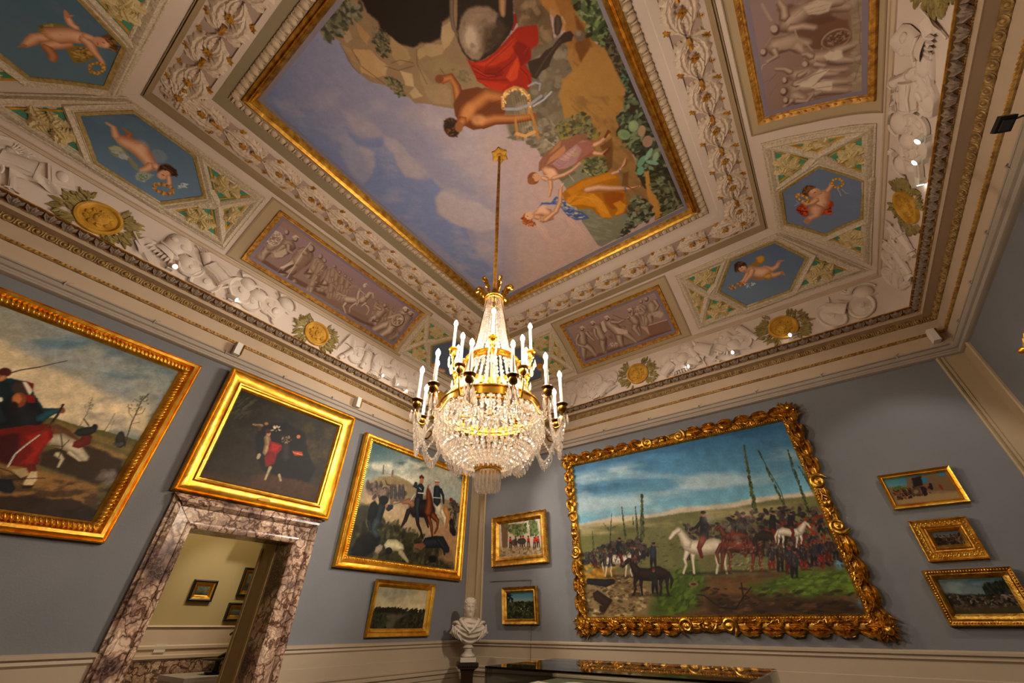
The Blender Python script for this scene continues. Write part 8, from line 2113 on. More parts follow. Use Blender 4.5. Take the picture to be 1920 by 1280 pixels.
def carve9(t, fn):
    m = MB(); lf = leaf_t(.055, .03, .014, .7, 3, 8, 5)
    for u, w_, an in along_rect(.862, 1.262, .594, .911, .042):
        m.inst(lf, rot2(an+.5), (u, w_, .03)); m.inst(lf, rot2(an-.6+math.pi), (u, w_, .03)); m.inst(bead, None, (u, w_, .04), sc=.7)
    link('carved_foliage', m.map(fn), M_GOLD, t)
framed('B', (.824, 1.30, .556, .949), (.965, 1.184, .70, .824), [(0, 0), (0, .045), (.08, .055), (.15, .04), (.5, .035), (.6, .05), (.7, .045), (.78, .06), (.88, .045), (1, .02)],
       'P9', '4d4a46', 'small picture in a very broad carved gilt frame, middle of three at the right', m_frame=M_GOLDO, cell=.004, carve=carve9)
framed('B', (.72, 1.385, .0, .476), (.81, 1.295, .10, .393), [(0, 0), (0, .05), (.08, .065), (.2, .05), (.4, .04), (.55, .05), (.7, .045), (.85, .03), (1, .015)],
       'P10', '4a4c46', 'dark gilt frame with a dusky battlefield, lowest of the three at the right', m_frame=M_GOLDO, cell=.0045, plaque=(.08, .03, .04, .011, .05), beads=(bead, .25, .048, .022, 0), tilt=.04)
# the large picture in a carved and pierced frame
def carve7(t, fn):
    O = (-3.45, .295, -.106, 2.57); c = .105; rnd = random.Random(3)
    L1 = leaf_t(.30, .085, .05, 1.3, 5, 16, 7); L2 = leaf_t(.22, .07, .05, -1.2, 4, 14, 7); L3 = leaf_t(.15, .05, .045, .9, 3, 10, 5); SC = scroll_t(.085, .026, 1.5, tail=.8); SB = scroll_t(.06, .02, 1.4, tail=1.2)
    sides = [('bottom_carving', (O[0], O[2]+c), (1, 0), O[1]-O[0]), ('right_carving', (O[1]-c, O[2]), (0, 1), O[3]-O[2]), ('top_carving', (O[1], O[3]-c), (-1, 0), O[1]-O[0]), ('left_carving', (O[0]+c, O[3]), (0, -1), O[3]-O[2])]
    for nm, (pu, pw), (du, dw), L in sides:
        m = MB(); an = math.atan2(dw, du); R = rot2(an); pos = lambda a, b, z=.045: (pu+du*a-dw*b, pw+dw*a+du*b, z)   # b > 0 is towards the picture
        xs = np.linspace(.06, L-.06, 70); m.tube([pos(a_, .0, .012) for a_ in xs], [.062+.012*math.sin(a_*26.7) for a_ in xs], 10, up=(0, 0, 1), flat=.55)
        m.tube([pos(.1, -.02, .03), pos(L/2, -.03, .03), pos(L-.1, -.02, .03)], .02, 6)
        for q in (-1, 1):
            M = R@np.diag([q, 1., 1.]); mid = L/2
            m.inst(SC, M@rot2(-.6), pos(mid+q*.26, 0.0)); m.inst(half_t(.07, .05, .03), M, pos(mid+q*.26, .0, .04))
            m.inst(half_t(.05, .035, .045), R, pos(mid, .02*q, .05)); m.inst(L3, M@rot2(.5), pos(mid+q*.04, -.05)); m.inst(L3, M@rot2(-.5), pos(mid+q*.04, .05))
            x = .36; k = 0
            while x < mid-.14:
                f = (-1)**k; g = .235
                m.inst(L1, M@rot2(-.66), pos(mid+q*x, -.03, .045), sc=.8); m.inst(L1, M@np.diag([1., -1., 1.])@rot2(-.62), pos(mid+q*x, .03, .045), sc=.7)
                m.inst(L2, M@np.diag([1., -1., 1.])@rot2(.55), pos(mid+q*(x+.02), -.045, .045), sc=.85); m.inst(L2, M@rot2(.35), pos(mid+q*(x+.08), .005*f, .06), sc=.9); m.inst(L2, M@np.diag([1., -1., 1.])@rot2(.3), pos(mid+q*(x+.1), .0, .06), sc=.9)
                m.inst(L3, M@rot2(-.5), pos(mid+q*(x+.1), -.07, .035), sc=.75); m.inst(L3, M@rot2(.1), pos(mid+q*(x+.05), .055, .04), sc=.7); m.inst(L3, M@rot2(0), pos(mid+q*(x+.15), .055, .04), sc=.7)
                if k % 2: m.inst(SB, M@np.diag([1., f, 1.]), pos(mid+q*(x+.17), -.02*f, .055), sc=.85)
                x += g; k += 1
        link(nm, m.map(fn), M_GOLDC, t)
    for u, w_, a in ((O[0]+.07, O[2]+.07, 225), (O[1]-.07, O[2]+.07, -45), (O[1]-.07, O[3]-.07, 45), (O[0]+.07, O[3]-.07, 135)):
        m = MB(); a = rad(a)
        for d_ in (-1.5, -1.1, -.7, -.35, 0, .35, .7, 1.1, 1.5): m.inst(leaf_t(.17, .055, .04, .5*d_, 3), rot2(a+d_), (u-.07*math.cos(a), w_-.07*math.sin(a), .05), sc=1.05-.2*abs(d_))
        for q in (-1, 1): m.inst(SB, rot2(a+q*1.9)@np.diag([1., q, 1.]), (u+.07*math.cos(a+q*1.9), w_+.07*math.sin(a+q*1.9), .05))
        m.inst(half_t(.05, .05, .05), None, (u, w_, .06)); link('corner_leaf_carving', m.map(fn), M_GOLDC, t)
framed('B', (-3.39, .235, -.05, 2.51), (-3.27, .088, .113, 2.35), [(0, 0), (0, .03), (.25, .045), (.5, .035), (.62, .055), (.74, .06), (.84, .045), (.9, .05), (1, .02)],
       'P7', '6f90a0', 'vast landscape with a crowd under blue sky in the huge carved scroll frame', cell=.0078, beads=(bead, .80, .055, .032, 0), carve=carve7, tilt=.04, m_frame=M_GOLDO)
# carved frame of which only a corner is seen on the right wall
t = thing('carved_gilt_frame', 'corner of a carved gilt frame cut off by the right edge of the view', 'picture frame', (XR-.04, 4.9, .3))
wr = wallmap('R', .01); m = rectsweep((3.6, 5.12, .55, 2.0), (3.8, 4.92, .75, 1.8), [(0, 0), (0, .04), (.3, .06), (.6, .04), (.8, .06), (1, .02)]); link('frame_moulding', m.map(wr), M_GOLDO, t)
m = MB(); L1 = leaf_t(.26, .1, .05, .9, 4); rnd = random.Random(8)
for u, w_, an in along_rect(3.68, 5.06, .62, 1.95, .16):
    m.inst(L1, rot2(an-.5), (u, w_, .04)); m.inst(L1, rot2(an+.6)@np.diag([1, -1, 1.]), (u, w_, .04))
for k in range(9): m.inst(L1, rot2(.8+(k-4)*.35), (5.06, 1.92, .05))
for k in range(5): m.inst(half_t(.035, .03, .04), None, (5.12+.05*k, 2.0+.03*k*(-1)**k, .04)); m.inst(L1, rot2(.3+.4*k), (5.05, 1.85, .04))
link('carved_foliage', m.map(wr), M_GOLD, t)
m = MB(); m.add([(3.75, .7, .012), (4.97, .7, .012), (4.97, 1.85, .012), (3.75, 1.85, .012)], [(0, 1, 2, 3)]); link('dark_canvas', m.map(wr), mat('dark_canvas', '2a2620', .5), t)

# ---------------------------------------------------------------- marble doorway
dr = thing('marble_doorway', 'veined cream and purple marble surround of the doorway', 'door surround', (XL, 2.29, FZ)); wl = wallmap('L')
def jamb(u_out, u_in, nm):
    d = 1 if u_in > u_out else -1; W = abs(u_in-u_out)
    pr = [(0, 0), (0, .045), (.10, .05), (.13, .075), (.22, .08), (.30, .065), (.34, .05), (.36, .04), (.78, .04), (.80, .052), (.86, .058), (.93, .05), (1, .03), (1, -.30)]
    P = np.array([[(u_out+d*W*t, FZ, h), (u_out+d*W*t, DZ+.306*(1-t), h)] for t, h in pr]); m = MB(); m.grid(P); link(nm, m.map(wl), M_MARB, dr)
jamb(1.436, DY0, 'left_jamb'); jamb(3.147, DY1, 'right_jamb')
pr = [(0, 0), (0, .07), (.10, .085), (.15, .11), (.24, .115), (.32, .085), (.36, .065), (.38, .05), (.78, .045), (.80, .056), (.86, .06), (.93, .052), (1, .03), (1, -.30)]
P = np.array([[(1.436+.278*t-.02*(t < .3), 1.157-.307*t, h), (3.147-.277*t+.02*(t < .3), 1.157-.307*t, h)] for t, h in pr]); m = MB(); m.grid(P); link('lintel', m.map(wl), M_MARB, dr)
# the reveal beyond the marble and the room behind
m = MB(); 
m.add([(XL-.30, DY1, FZ), (XL-.74, DY1+.0, FZ), (XL-.74, DY1, DZ+.15), (XL-.30, DY1, DZ+.02)], [(0, 1, 2, 3)])
m.add([(XL-.30, DY0, FZ), (XL-.74, DY0-.02, FZ), (XL-.74, DY0-.02, DZ+.15), (XL-.30, DY0, DZ+.02)], [(0, 1, 2, 3)])
m.add([(XL-.30, DY0, DZ), (XL-.74, DY0, DZ+.15), (XL-.74, DY1, DZ+.15), (XL-.30, DY1, DZ)], [(0, 1, 2, 3)])
link('door_1', m, mat('brown_reveal', '9a8460', .5, var=.15), kind=ST, label='brownish panelled reveal behind the marble jambs')
m = MB(); x = XL-.34
m.box((x-.02, DY1-.006, -.35), (.05, .012, 2.4)); m.box((x-.37, DY1-.006, -.35), (.05, .012, 2.4))
link('door_2', m, mat('reveal_edge', 'a08a5c', .5), kind=ST, label='pale upright edges of the right reveal')
XF = -9.0
M_FARW = mat('ochre_grey_wall', 'ad9a6a', .7, var=.08, vscale=1.2)
m = MB(); m.add([(XF, -1, -.27), (XF, 7.5, -.27), (XF, 7.5, 3.2), (XF, -1, 3.2)], [(0, 1, 2, 3)])
m.add([(XF, -1, 3.2), (XF, 7.5, 3.2), (XL-.74, 7.5, 3.2), (XL-.74, -1, 3.2)], [(0, 1, 2, 3)]); m.add([(XF, 7.5, FZ), (XL-.74, 7.5, FZ), (XL-.74, 7.5, 3.2), (XF, 7.5, 3.2)], [(0, 1, 2, 3)]); m.add([(XF, -1, FZ), (XL-.74, -1, FZ), (XL-.74, -1, 3.2), (XF, -1, 3.2)], [(0, 1, 2, 3)])
link('wall_far', m, M_FARW, kind=ST, label='olive yellow wall of the room behind the doorway')
m = MB(); 
for a, b, c_, d_ in ((-1, DY0-.02, FZ, 3.2), (DY1, 7.5, FZ, 3.2), (DY0-.02, DY1, DZ+.15, 3.2)): m.add([(XL-.745, a, c_), (XL-.745, b, c_), (XL-.745, b, d_), (XL-.745, a, d_)], [(0, 1, 2, 3)])
link('wall_partition', m, M_FARW, kind=ST, label='back face of the wall around the doorway')
def farm(P): return np.stack([XF+P[:, 2], P[:, 0], P[:, 1]], 1)
m = MB(); P = np.array([[(-1, w_, h_), (7.5, w_, h_)] for h_, w_ in [(0, .0), (.03, -.005), (.045, -.02), (.02, -.035), (.02, -.25), (.04, -.265), (.04, -.30), (.02, -.31), (.02, -.37), (.05, -.38), (.05, -.42), (.01, -.43), (.01, FZ)]]); m.grid(P)
link('trim_%d' % n, m.map(farm), M_PLAS, kind=ST, label='pale dado of the room behind the doorway'); n += 1
m = MB(); P = np.array([[(-1, w_, h_), (7.5, w_, h_)] for h_, w_ in [(.02, -.44), (.03, -.45), (.03, -.80), (.01, -.82)]]); m.grid(P)
link('trim_%d' % n, m.map(farm), M_MARB, kind=ST, label='marble band low in the room behind the doorway'); n += 1
def far_pic(u0, u1, w0, w1, label, key):
    c = (XF, (u0+u1)/2, w0); t = thing('framed_picture', label, 'picture', c); b = .09
    link('black_frame', rectsweep((u0, u1, w0, w1), (u0+.035, u1-.035, w0+.035, w1-.035), [(0, 0), (0, .05), (.5, .06), (1, .05)]).map(farm), M_DARK, t)
    link('gilt_liner', rectsweep((u0+.035, u1-.035, w0+.035, w1-.035), (u0+b, u1-b, w0+b, w1-b), [(0, .05), (.4, .045), (.7, .02), (1, .012)]).map(farm), M_GOLD, t)
    cv = Canvas(u0+b, u1-b, w0+b, w1-b, .012, '3a3a30'); cv.P('6d7258', [(u0, (w0+w1)/2), (u1, (w0+w1)/2), (u1, w1), (u0, w1)], .05); cv.N(.5, .06); link('canvas', cv.mesh(h=.015).map(farm), M_ART, t, smooth=180)
far_pic(3.18, 3.55, .33, .64, 'lamp-lit black and gilt picture, alone in the middle of the room behind the doorway', '')
far_pic(3.93, 4.5, .43, .88, 'black and gilt picture cut by the door reveal, upper of two', '')
far_pic(3.86, 4.35, .06, .33, 'black and gilt picture cut by the door reveal, lower of two', '')
m = MB(); m.box((XF+.03, 3.085, -.29), (.015, .15, .10)); tag(link('wall_label', m, M_WHITE), 'small white label on the dado behind the doorway', 'label')
m = MB(); m.box((XF+.5, 4.1, 1.65), (.5, .8, .03)); tag(link('ceiling_lamp_panel', m, M_WHITE), 'pale hanging panel seen at the top of the doorway', 'panel')
t = thing('display_table', 'low table with a white cloth in the room behind the doorway', 'table', (-8.2, 3.5, FZ))
m = MB(); m.box((-8.2, 3.75, -.62), (.9, 1.3, .06)); m.box((-8.2, 3.12, -.9), (.86, .03, .55)); m.box((-7.76, 3.75, -.9), (.03, 1.3, .55)); link('white_cloth', m, mat('white_cloth', 'b6b0b4', .6), t)
m = MB(); m.box((-8.2, 3.75, -1.36), (.8, 1.2, .38)); link('dark_base', m, M_DARK, t)
t = thing('bronze_figure', 'dark bronze figure on a round stand behind the doorway', 'sculpture', (-8.1, 3.62, -.59))
m = MB(); m.lathe([(.02, -.59), (.13, -.585), (.14, -.56), (.05, -.55), (.035, -.5), (.04, -.44), (.22, -.42), (.23, -.405), (.001, -.40)], 24, c=(-8.1, 3.62, 0)); link('round_stand', m, M_DARK, t)
m = MB(); m.tube([(-8.1, 3.75, -.41), (-8.1, 3.78, -.3), (-8.1, 3.74, -.2), (-8.1, 3.78, -.1), (-8.1, 3.76, -.03)], [.05, .045, .05, .035, .03], 8); m.inst(BALLF, None, (-8.1, 3.74, .0), .045)
m.tube([(-8.1, 3.78, -.14), (-8.1, 3.7, -.08), (-8.1, 3.66, -.12)], .018, 6); m.tube([(-8.1, 3.75, -.41), (-8.1, 3.68, -.36), (-8.1, 3.6, -.39)], [.04, .03, .015], 6); link('figure', m, M_DARK, t)
lamp('far_room_spot', 'SPOT', (-7.2, 3.9, 2.6), 75, SPOTC, target=(XF, 3.35, .35), spot_size=rad(34), spot_blend=.9, shadow_soft_size=.05)
lamp('far_room_lamp', 'POINT', (-7.3, 2.8, 2.4), 45, (1, .82, .55), shadow_soft_size=.15)

# ---------------------------------------------------------------- rail, hooks, wires, small fittings
for side, a, b, lab in (('L', YF+.1, YB-.1, 'thin dark hanging rail along the top of the left wall'), ('B', XL+.1, XR-.1, 'thin dark hanging rail along the top of the far wall'), ('R', YF+.1, YB-.1, 'thin dark hanging rail along the top of the right wall')):
    t = thing('hanging_rail', lab, 'picture rail', wallmap(side)(np.array([[(a+b)/2, 2.87, .05]]))[0]); m = MB(); m.tube([(a, 2.872, .05), ((a+b)/2, 2.872, .05), (b, 2.872, .05)], .011, 8); link('rail', m.map(wallmap(side)), M_GREY, t)
    N = int((b-a)/.78)
    for k in range(N):
        u = a+(k+.4)*(b-a)/N; m = MB(); m.tube([(u, 2.895, .012), (u, 2.90, .05), (u, 2.885, .068), (u, 2.85, .066), (u, 2.835, .05), (u, 2.84, .03)], .008, 6); m.tube([(u, 2.9, .012), (u+.05, 2.93, .014)], .004, 4)
        link('rail_hook', m.map(wallmap(side)), M_GREY, t)
m = MB(); wb = wallmap('B')
m.tube([(-5.155, .646, .012), (-4.278, .63, .012)], .0035, 5); m.tube([(-4.278, .63, .012), (-4.278, .54, .03)], .0035, 5); m.tube([(-4.285, .02, .02), (-4.30, -.6, .06), (-4.305, FZ, .06)], .004, 5)
tag(link('sensor_wire', m.map(wb), M_DARK), 'thin dark wire running round and below the smallest frame of the far wall', 'wire')
for side, u, z, lab in (('L', 1.342, 2.935, 'beige sensor box above the gap between the two left gilt frames'), ('L', 3.233, 2.935, 'brown sensor box above the gap beside the officers picture'), ('B', 2.03, 2.985, 'beige sensor box in the right corner below the thin gilt moulding')):
    f = wallmap(side); t = thing('sensor_box', lab, 'sensor', f(np.array([[u, z, .05]]))[0]); m = MB(); m.box((u, z+.03, .07), (.075, .17, .10)); link('housing', m.map(f), M_WHITE, t)
    m = MB(); m.box((u+.043, z+.03, .07), (.02, .15, .11)); link('dark_face', m.map(f), M_BRASSD, t); m = MB(); m.box((u, z, .02), (.03, .05, .04)); link('bracket', m.map(f), M_DARK, t)
t = thing('square_floodlight', 'square black floodlight on a bracket at the right cornice', 'lamp', (XR-.25, 3.0, 2.76)); R = np.array(Matrix.Rotation(rad(25), 3, 'Z')@Matrix.Rotation(rad(-20), 3, 'X'))
m = MB(); m.box((XR-.245, 2.99, 2.755), (.10, .105, .028), R); link('housing', m, M_DARK, t); m = MB(); m.box((XR-.245, 2.99, 2.738), (.062, .068, .012), R); link('glass', m, mat('smoked_glass', '3a3936', .15), t)
m = MB(); m.tube([(XR-.245, 2.99, 2.77), (XR-.12, 3.08, 2.84), (XR-.01, 3.12, 2.87)], .008, 6); link('bracket', m, M_DARK, t)
t = thing('wall_camera', 'small white box on the right wall near the right edge of the view', 'camera', (XR-.02, 6.36, 1.56)); m = MB(); m.box((XR-.03, 6.36, 1.58), (.05, .14, .07)); link('housing', m, M_WHITE, t); m = MB(); m.box((XR-.06, 6.37, 1.53), (.06, .05, .04)); link('lens_block', m, M_DARK, t)
# cornice spotlights
SLAB = ['spotlight whose lit end dazzles at the left of the left cornice', 'second bright spotlight from the left on the left cornice', 'small spotlight on the left cornice, left one of three beside the chandelier', 'small spotlight on the left cornice, middle of three beside the chandelier', 'small spotlight on the left cornice, nearest the chandelier of three',
        'small spotlight on the far cornice, just left of the ochre medallion pair', 'small spotlight on the far cornice, middle of the three right of the chandelier', 'small spotlight on the far cornice just below the right ochre medallion',
        'folded square spotlight, uppermost of three on the right cornice', 'white tubular spotlight on the right cornice', 'short grey spotlight just above the right ochre medallion']
for i, (p, tg, e) in enumerate(SPOTS):
    t = thing('spotlight', SLAB[i], 'spotlight', p, 'spotlights on the cornice'); d = Vector(tg)-Vector(p); d.normalize(); c = Vector(p)+Vector((0, 0, .06))
    m = MB(); m.tube([p, c], .012, 6); m.box((p[0], p[1], p[2]+.005), (.06, .06, .015)); link('bracket', m, M_WHITE, t)
    a, b = c-d*.06, c+d*.07; m = MB(); m.tube([a, a+d*.01, b-d*.01, b], [.03, .036, .036, .034], 16); link('housing', m, M_WHITE if i > 7 else M_STUC, t)
    m = MB(); m.tube([b, b+d*.004], [.024, .022], 16); link('lens', m, M_LENS, t)
# ---------------------------------------------------------------- chandelier
ch = thing('chandelier', 'gilt and crystal chandelier with lit candles hanging in the middle of the room', 'chandelier', (CHX, CHY, ZC)); CC = (CHX, CHY, 0)
m = MB(); m.tube([(CHX, CHY, 2.50), (CHX, CHY, 3.4), (CHX, CHY, ZC-.02)], [.016, .02, .016], 12); m.lathe([(.001, 2.36), (.03, 2.38), (.02, 2.42), (.032, 2.46), (.02, 2.5), (.016, 2.54)], 16, CC); link('rod', m, M_GILT, ch)
m = MB()
for k in range(6):
    a = k*math.pi/3; V, Q, T = leaf_t(.1, .075, .012, 0, 2, 8, 5, tipup=.02); R = np.array([[math.cos(a), -math.sin(a), 0], [math.sin(a), math.cos(a), 0], [0, 0, -1.]]); m.inst((V, Q, T), R, (CHX+.01*math.cos(a), CHY+.01*math.sin(a), ZC-.02))
m.lathe([(.001, ZC-.06), (.03, ZC-.05), (.045, ZC-.02), (.05, ZC-.005)], 16, CC); link('ceiling_rose', m, M_OCHRE, ch)
def ring(nm, r, z0, z1, par=ch, th=.012):
    m = MB(); m.lathe([(r-th, z0), (r+.006, z0), (r+.006, z0+.008), (r, z0+.012), (r, z1-.012), (r+.008, z1-.008), (r+.008, z1), (r-th, z1), (r-th, z0)], 64, CC); return link(nm, m, M_BRASS, par)
ring('top_ring', .077, 2.365, 2.395); ring('upper_ring', .216, 1.648, 1.698); ring('main_ring', .365, 1.235, 1.305); ring('lower_ring', .082, .835, .868)
ring('inner_hoop', .30, 1.235, 1.245)
m = MB()
for k in range(3): a = k*math.pi/3+.3; m.tube([chp(.37, math.degrees(a), 1.25), chp(.37, math.degrees(a)+180, 1.25)], .005, 6)
for k in range(6): a = 60*k; m.tube([chp(.21, a, 1.66), chp(.24, a, 1.5), chp(.36, a, 1.3)], .006, 6); m.tube([chp(.07, a, 2.37), chp(.13, a, 2.0), chp(.21, a, 1.69)], .004, 6)
m.tube([(CHX, CHY, .85), (CHX, CHY, 2.4)], .008, 8); link('inner_stays', m, M_BRASSD, ch)
for k in range(6):      # crown of scrolls on the top ring
    m = MB(); a = 60*k+20; m.tube([chp(.07, a, 2.38), chp(.085, a, 2.45), chp(.11, a, 2.53), chp(.15, a, 2.55), chp(.17, a, 2.52), chp(.165, a, 2.49), chp(.15, a, 2.5)], [.010, .013, .013, .011, .010, .010, .012], 12)
    az = rad(a); V, Q, T = leaf_t(.14, .06, .02, 1.2, 3); e = np.array([*(math.cos(az)*_n+math.sin(az)*_rt), 0]); R = np.stack([e*.0+np.array([0, 0, 1.]), e, np.cross([0, 0, 1.], e)], 1); m.inst((V, Q, T), R, chp(.085, a, 2.41)); link('crown_scroll', m, M_BRASS, ch)
drop = MB(); drop.lathe([(.001, -.5), (.10, -.42), (.16, -.2), (.17, 0), (.10, .3), (.04, .46), (.001, .5)], 6); DROP = tpl(drop)      # cut crystal, one unit long
oct_ = MB(); oct_.lathe([(.001, -.5), (.30, -.28), (.42, 0), (.30, .28), (.001, .5)], 6); OCT = tpl(oct_)
def strand(nm, P, r0, r1, par=ch, tplt=None, mt=None):
    P = np.array(P, float); d = np.r_[0, np.cumsum(np.linalg.norm(np.diff(P, axis=0), axis=1))]; L = d[-1]; x = 0; m = MB()
    while x < L:
        r = r0+(r1-r0)*x/L; p = np.array([np.interp(x+r/2, d, P[:, i]) for i in range(3)]); q = np.array([np.interp(x+r, d, P[:, i]) for i in range(3)])-np.array([np.interp(x, d, P[:, i]) for i in range(3)])
        v = Vector(q if np.linalg.norm(q) > 1e-9 else (0, 0, 1)); R = np.array(v.to_track_quat('Z', 'Y').to_matrix()); m.inst(tplt or OCT, R, p, r*1.02); x += r*1.04
    return link(nm, m, mt or M_CRYS, par, smooth=None)
for k in range(24):     # cone of bead strings
    a = 15*k; strand('crystal_string', [chp(.074, a, 2.365), chp(.083, a, 2.25), chp(.098, a, 2.05), chp(.128, a, 1.85), chp(.212, a, 1.655)], .020, .034)
for k in range(30):     # strings from the upper ring to the main ring
    a = 12*k+5; strand('crystal_string', [chp(.21, a, 1.645), chp(.225, a, 1.52), chp(.27, a, 1.40), chp(.355, a, 1.30)], .026, .032)
BOWL = [(.372, 1.235), (.385, 1.17), (.378, 1.11), (.35, 1.05), (.302, .985), (.235, .93), (.16, .885), (.085, .862)]
for k in range(44):     # basket
    a = 360/44*k; strand('crystal_string', [chp(r, a, z) for r, z in BOWL], .040, .030)
for j, (r, z) in enumerate([(.386, 1.20), (.386, 1.12), (.352, 1.045), (.30, .98), (.225, .92), (.15, .882)]):     # rings of drops round the basket
    m = MB(); N = int(2*math.pi*r/.030)
    for k in range(N): a = 360*k/N+j*7; m.inst(DROP, None, chp(r+.004, a, z-.03), .052)
    link('crystal_fringe', m, M_CRYS, ch, smooth=None)
m = MB()
for k in range(18): m.inst(DROP, np.diag([.62, .62, 1.]), chp(.076, 20*k, .775), .135)
for k in range(9): m.inst(DROP, np.diag([.6, .6, 1.]), chp(.042, 40*k, .765), .13)
link('bottom_tassel', m, M_CRYS, ch, smooth=None)
m = MB()
for k in range(40): m.inst(DROP, None, chp(.35, 9*k, 1.19), .08)
for k in range(20): m.inst(DROP, None, chp(.205, 18*k, 1.60), .08)
link('inner_fringe', m, M_CRYS, ch, smooth=None)
cup = [(.001, -.075), (.008, -.07), (.012, -.058), (.007, -.05), (.014, -.043), (.026, -.03), (.030, -.012), (.026, 0), (.016, .002), (.014, .006), (.036, .012), (.040, .018), (.036, .022), (.014, .018), (.001, .018)]
flame = [(.001, 0), (.011, .005), (.017, .022), (.015, .038), (.006, .056), (.001, .064)]
def arm(R, az, z, base, rb, zb, scl=1.0, low=.10):
    m = MB(); P = [chp(rb, az, zb), chp(rb+(R-rb)*.25, az, zb-low*.55), chp(rb+(R-rb)*.55, az, min(zb, z-.08)-low), chp(rb+(R-rb)*.85, az, z-.12-low*.3), chp(R, az, z-.07)]
    Q_ = []
    P = np.array(P)
    for t in np.linspace(0, 1, 15):     # smooth curve through the stations
        x = t*(len(P)-1); i = min(int(x), len(P)-2); f = x-i; p0, p1, p2, p3 = P[max(i-1, 0)], P[i], P[i+1], P[min(i+2, len(P)-1)]
        Q_.append(.5*((2*p1)+(-p0+p2)*f+(2*p0-5*p1+4*p2-p3)*f*f+(-p0+3*p1-3*p2+p3)*f**3))
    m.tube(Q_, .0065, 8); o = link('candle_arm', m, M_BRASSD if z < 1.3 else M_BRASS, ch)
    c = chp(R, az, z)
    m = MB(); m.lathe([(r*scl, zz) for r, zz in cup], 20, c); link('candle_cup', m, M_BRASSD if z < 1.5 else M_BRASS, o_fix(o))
    m = MB(); m.lathe([(.001, .01), (.0115, .01), (.0108, .235), (.006, .24), (.001, .24)], 12, c); link('candle', m, M_WAX, o_fix(o))
    m = MB(); m.lathe(flame, 12, (c[0], c[1], c[2]+.238)); link('flame_bulb', m, M_BULB, o_fix(o)); return o
def o_fix(o): o['_o'] = ch['_o']; return o
for ti, (R_, z_, azs) in enumerate(TIERS):
    for az in azs:
        if ti == 0: arm(R_, az, z_, 0, .22, 1.66, .9, .03)
        elif ti == 1: arm(R_, az, z_, 0, .37, 1.27, 1., .05)
        else: arm(R_, az, z_, 0, .37, 1.245, 1.05, .07)
        if ti != 1:
            m = MB(); N = 7 if ti == 2 else 4
            for k in range(N): a = 2*math.pi*k/N; c = chp(R_, az, z_-.1); m.inst(DROP, np.diag([.75, .75, 1.]), (c[0]+.032*math.cos(a), c[1]+.032*math.sin(a), c[2]), .072)
            if ti == 0: c = chp(R_, az, z_-.16); m.inst(DROP, None, c, .09)
            link('cup_drops', m, M_CRYS, ch, smooth=None)
az3 = sorted(TIERS[2][2])
for a in az3:           # swags of crystal between the outer arms
    b = a+30; pts = []
    for t in np.linspace(0, 1, 13): pts.append(chp(.53*(1-.25*math.sin(math.pi*t)*.3), a+(b-a)*t, 1.17-.17*math.sin(math.pi*t)))
    m = MB()
    for t in np.linspace(0, 1, 13): p = chp(.53*(1-.07*math.sin(math.pi*t)), a+(b-a)*t, 1.13-.17*math.sin(math.pi*t)); m.inst(DROP, None, p, .07)
    strand('crystal_swag', pts, .022, .022); link('swag_fringe', m, M_CRYS, ch, smooth=None)
    p0 = chp(.53, a, 1.17); p1 = chp(.385, a, 1.14); strand('crystal_swag', [p0, chp(.46, a, 1.03), p1], .02, .02)

# ---------------------------------------------------------------- marble bust on its pedestal
BX, BY = -5.09, 5.9
ax = math.atan2(-BY, -BX); fwd = np.array([math.cos(ax), math.sin(ax), 0]); fwd = np.array([.72, -.69, 0])/math.hypot(.72, .69); sd = np.array([-fwd[1], fwd[0], 0])   # sd: to the right as seen
MBT = np.stack([sd, fwd, [0, 0, 1.]], 1)
bt = thing('marble_bust', 'white marble bust of a bearded man in draped cloak, in the corner', 'bust', (BX, BY, -.45))
def bmap(P): return P@MBT.T+np.array([BX, BY, 0])
# head and neck as one carved surface; local: x right, y towards the room, z up; origin at the head's centre
n_, k_ = 34, 40; P = []
for i in range(n_):
    t = i/(n_-1); z = -.30+t*.445
    for_y = np.interp(z, [-.30, -.22, -.16, -.125, -.10, -.05, 0, .05, .10, .135, .145], [.06, .05, .055, .088, .095, .10, .102, .104, .085, .045, .001])
    bk_y = np.interp(z, [-.30, -.22, -.16, -.10, -.05, 0, .05, .10, .135, .145], [.08, .065, .06, .075, .095, .105, .105, .085, .045, .001])
    wx = np.interp(z, [-.30, -.22, -.16, -.125, -.09, -.05, 0, .04, .09, .13, .145], [.10, .068, .062, .058, .072, .082, .088, .09, .076, .04, .001]); row = []
    for j in range(k_):
        a = 2*math.pi*j/k_; cx, sy = math.cos(a), math.sin(a); x = wx*cx; y = (for_y if sy > 0 else bk_y)*sy
        if sy > 0:
            g = lambda zx, zz, sx, sz: math.exp(-((x-zx)/sx)**2-((z-zz)/sz)**2)
            y += .030*g(0, -.042, .014, .02)+.018*g(0, -.012, .010, .03)-.016*g(.03, .0, .016, .012)-.016*g(-.03, .0, .016, .012)+.010*g(.03, .022, .02, .008)+.010*g(-.03, .022, .02, .008)
            y += .007*g(.03, -.001, .010, .006)+.007*g(-.03, -.001, .010, .006)+.012*g(0, -.066, .03, .006)+.008*g(0, -.082, .016, .006)-.006*g(0, -.075, .02, .004)+.016*g(0, -.108, .026, .018)+.008*g(.04, -.04, .02, .02)+.008*g(-.04, -.04, .02, .02)
            if z < -.06: y += .004*math.sin(z*260+x*170)*sy
        if z > .06 or (sy < .15 and z > -.07): r = 1+.05*math.sin(13*a+40*z)+.03*math.sin(23*a-70*z)+.09; x *= r; y *= r
        row.append((x, y, z+.13+.11))
    P.append(row)
m = MB(); m.grid(np.array(P), cv=True)
for q in (-1, 1): m.inst(half_t(.012, .026, .02), np.array([[0, 0, q*1.], [1, 0, 0], [0, 1, 0]]).T@np.eye(3), (q*.082, -.01, .235))
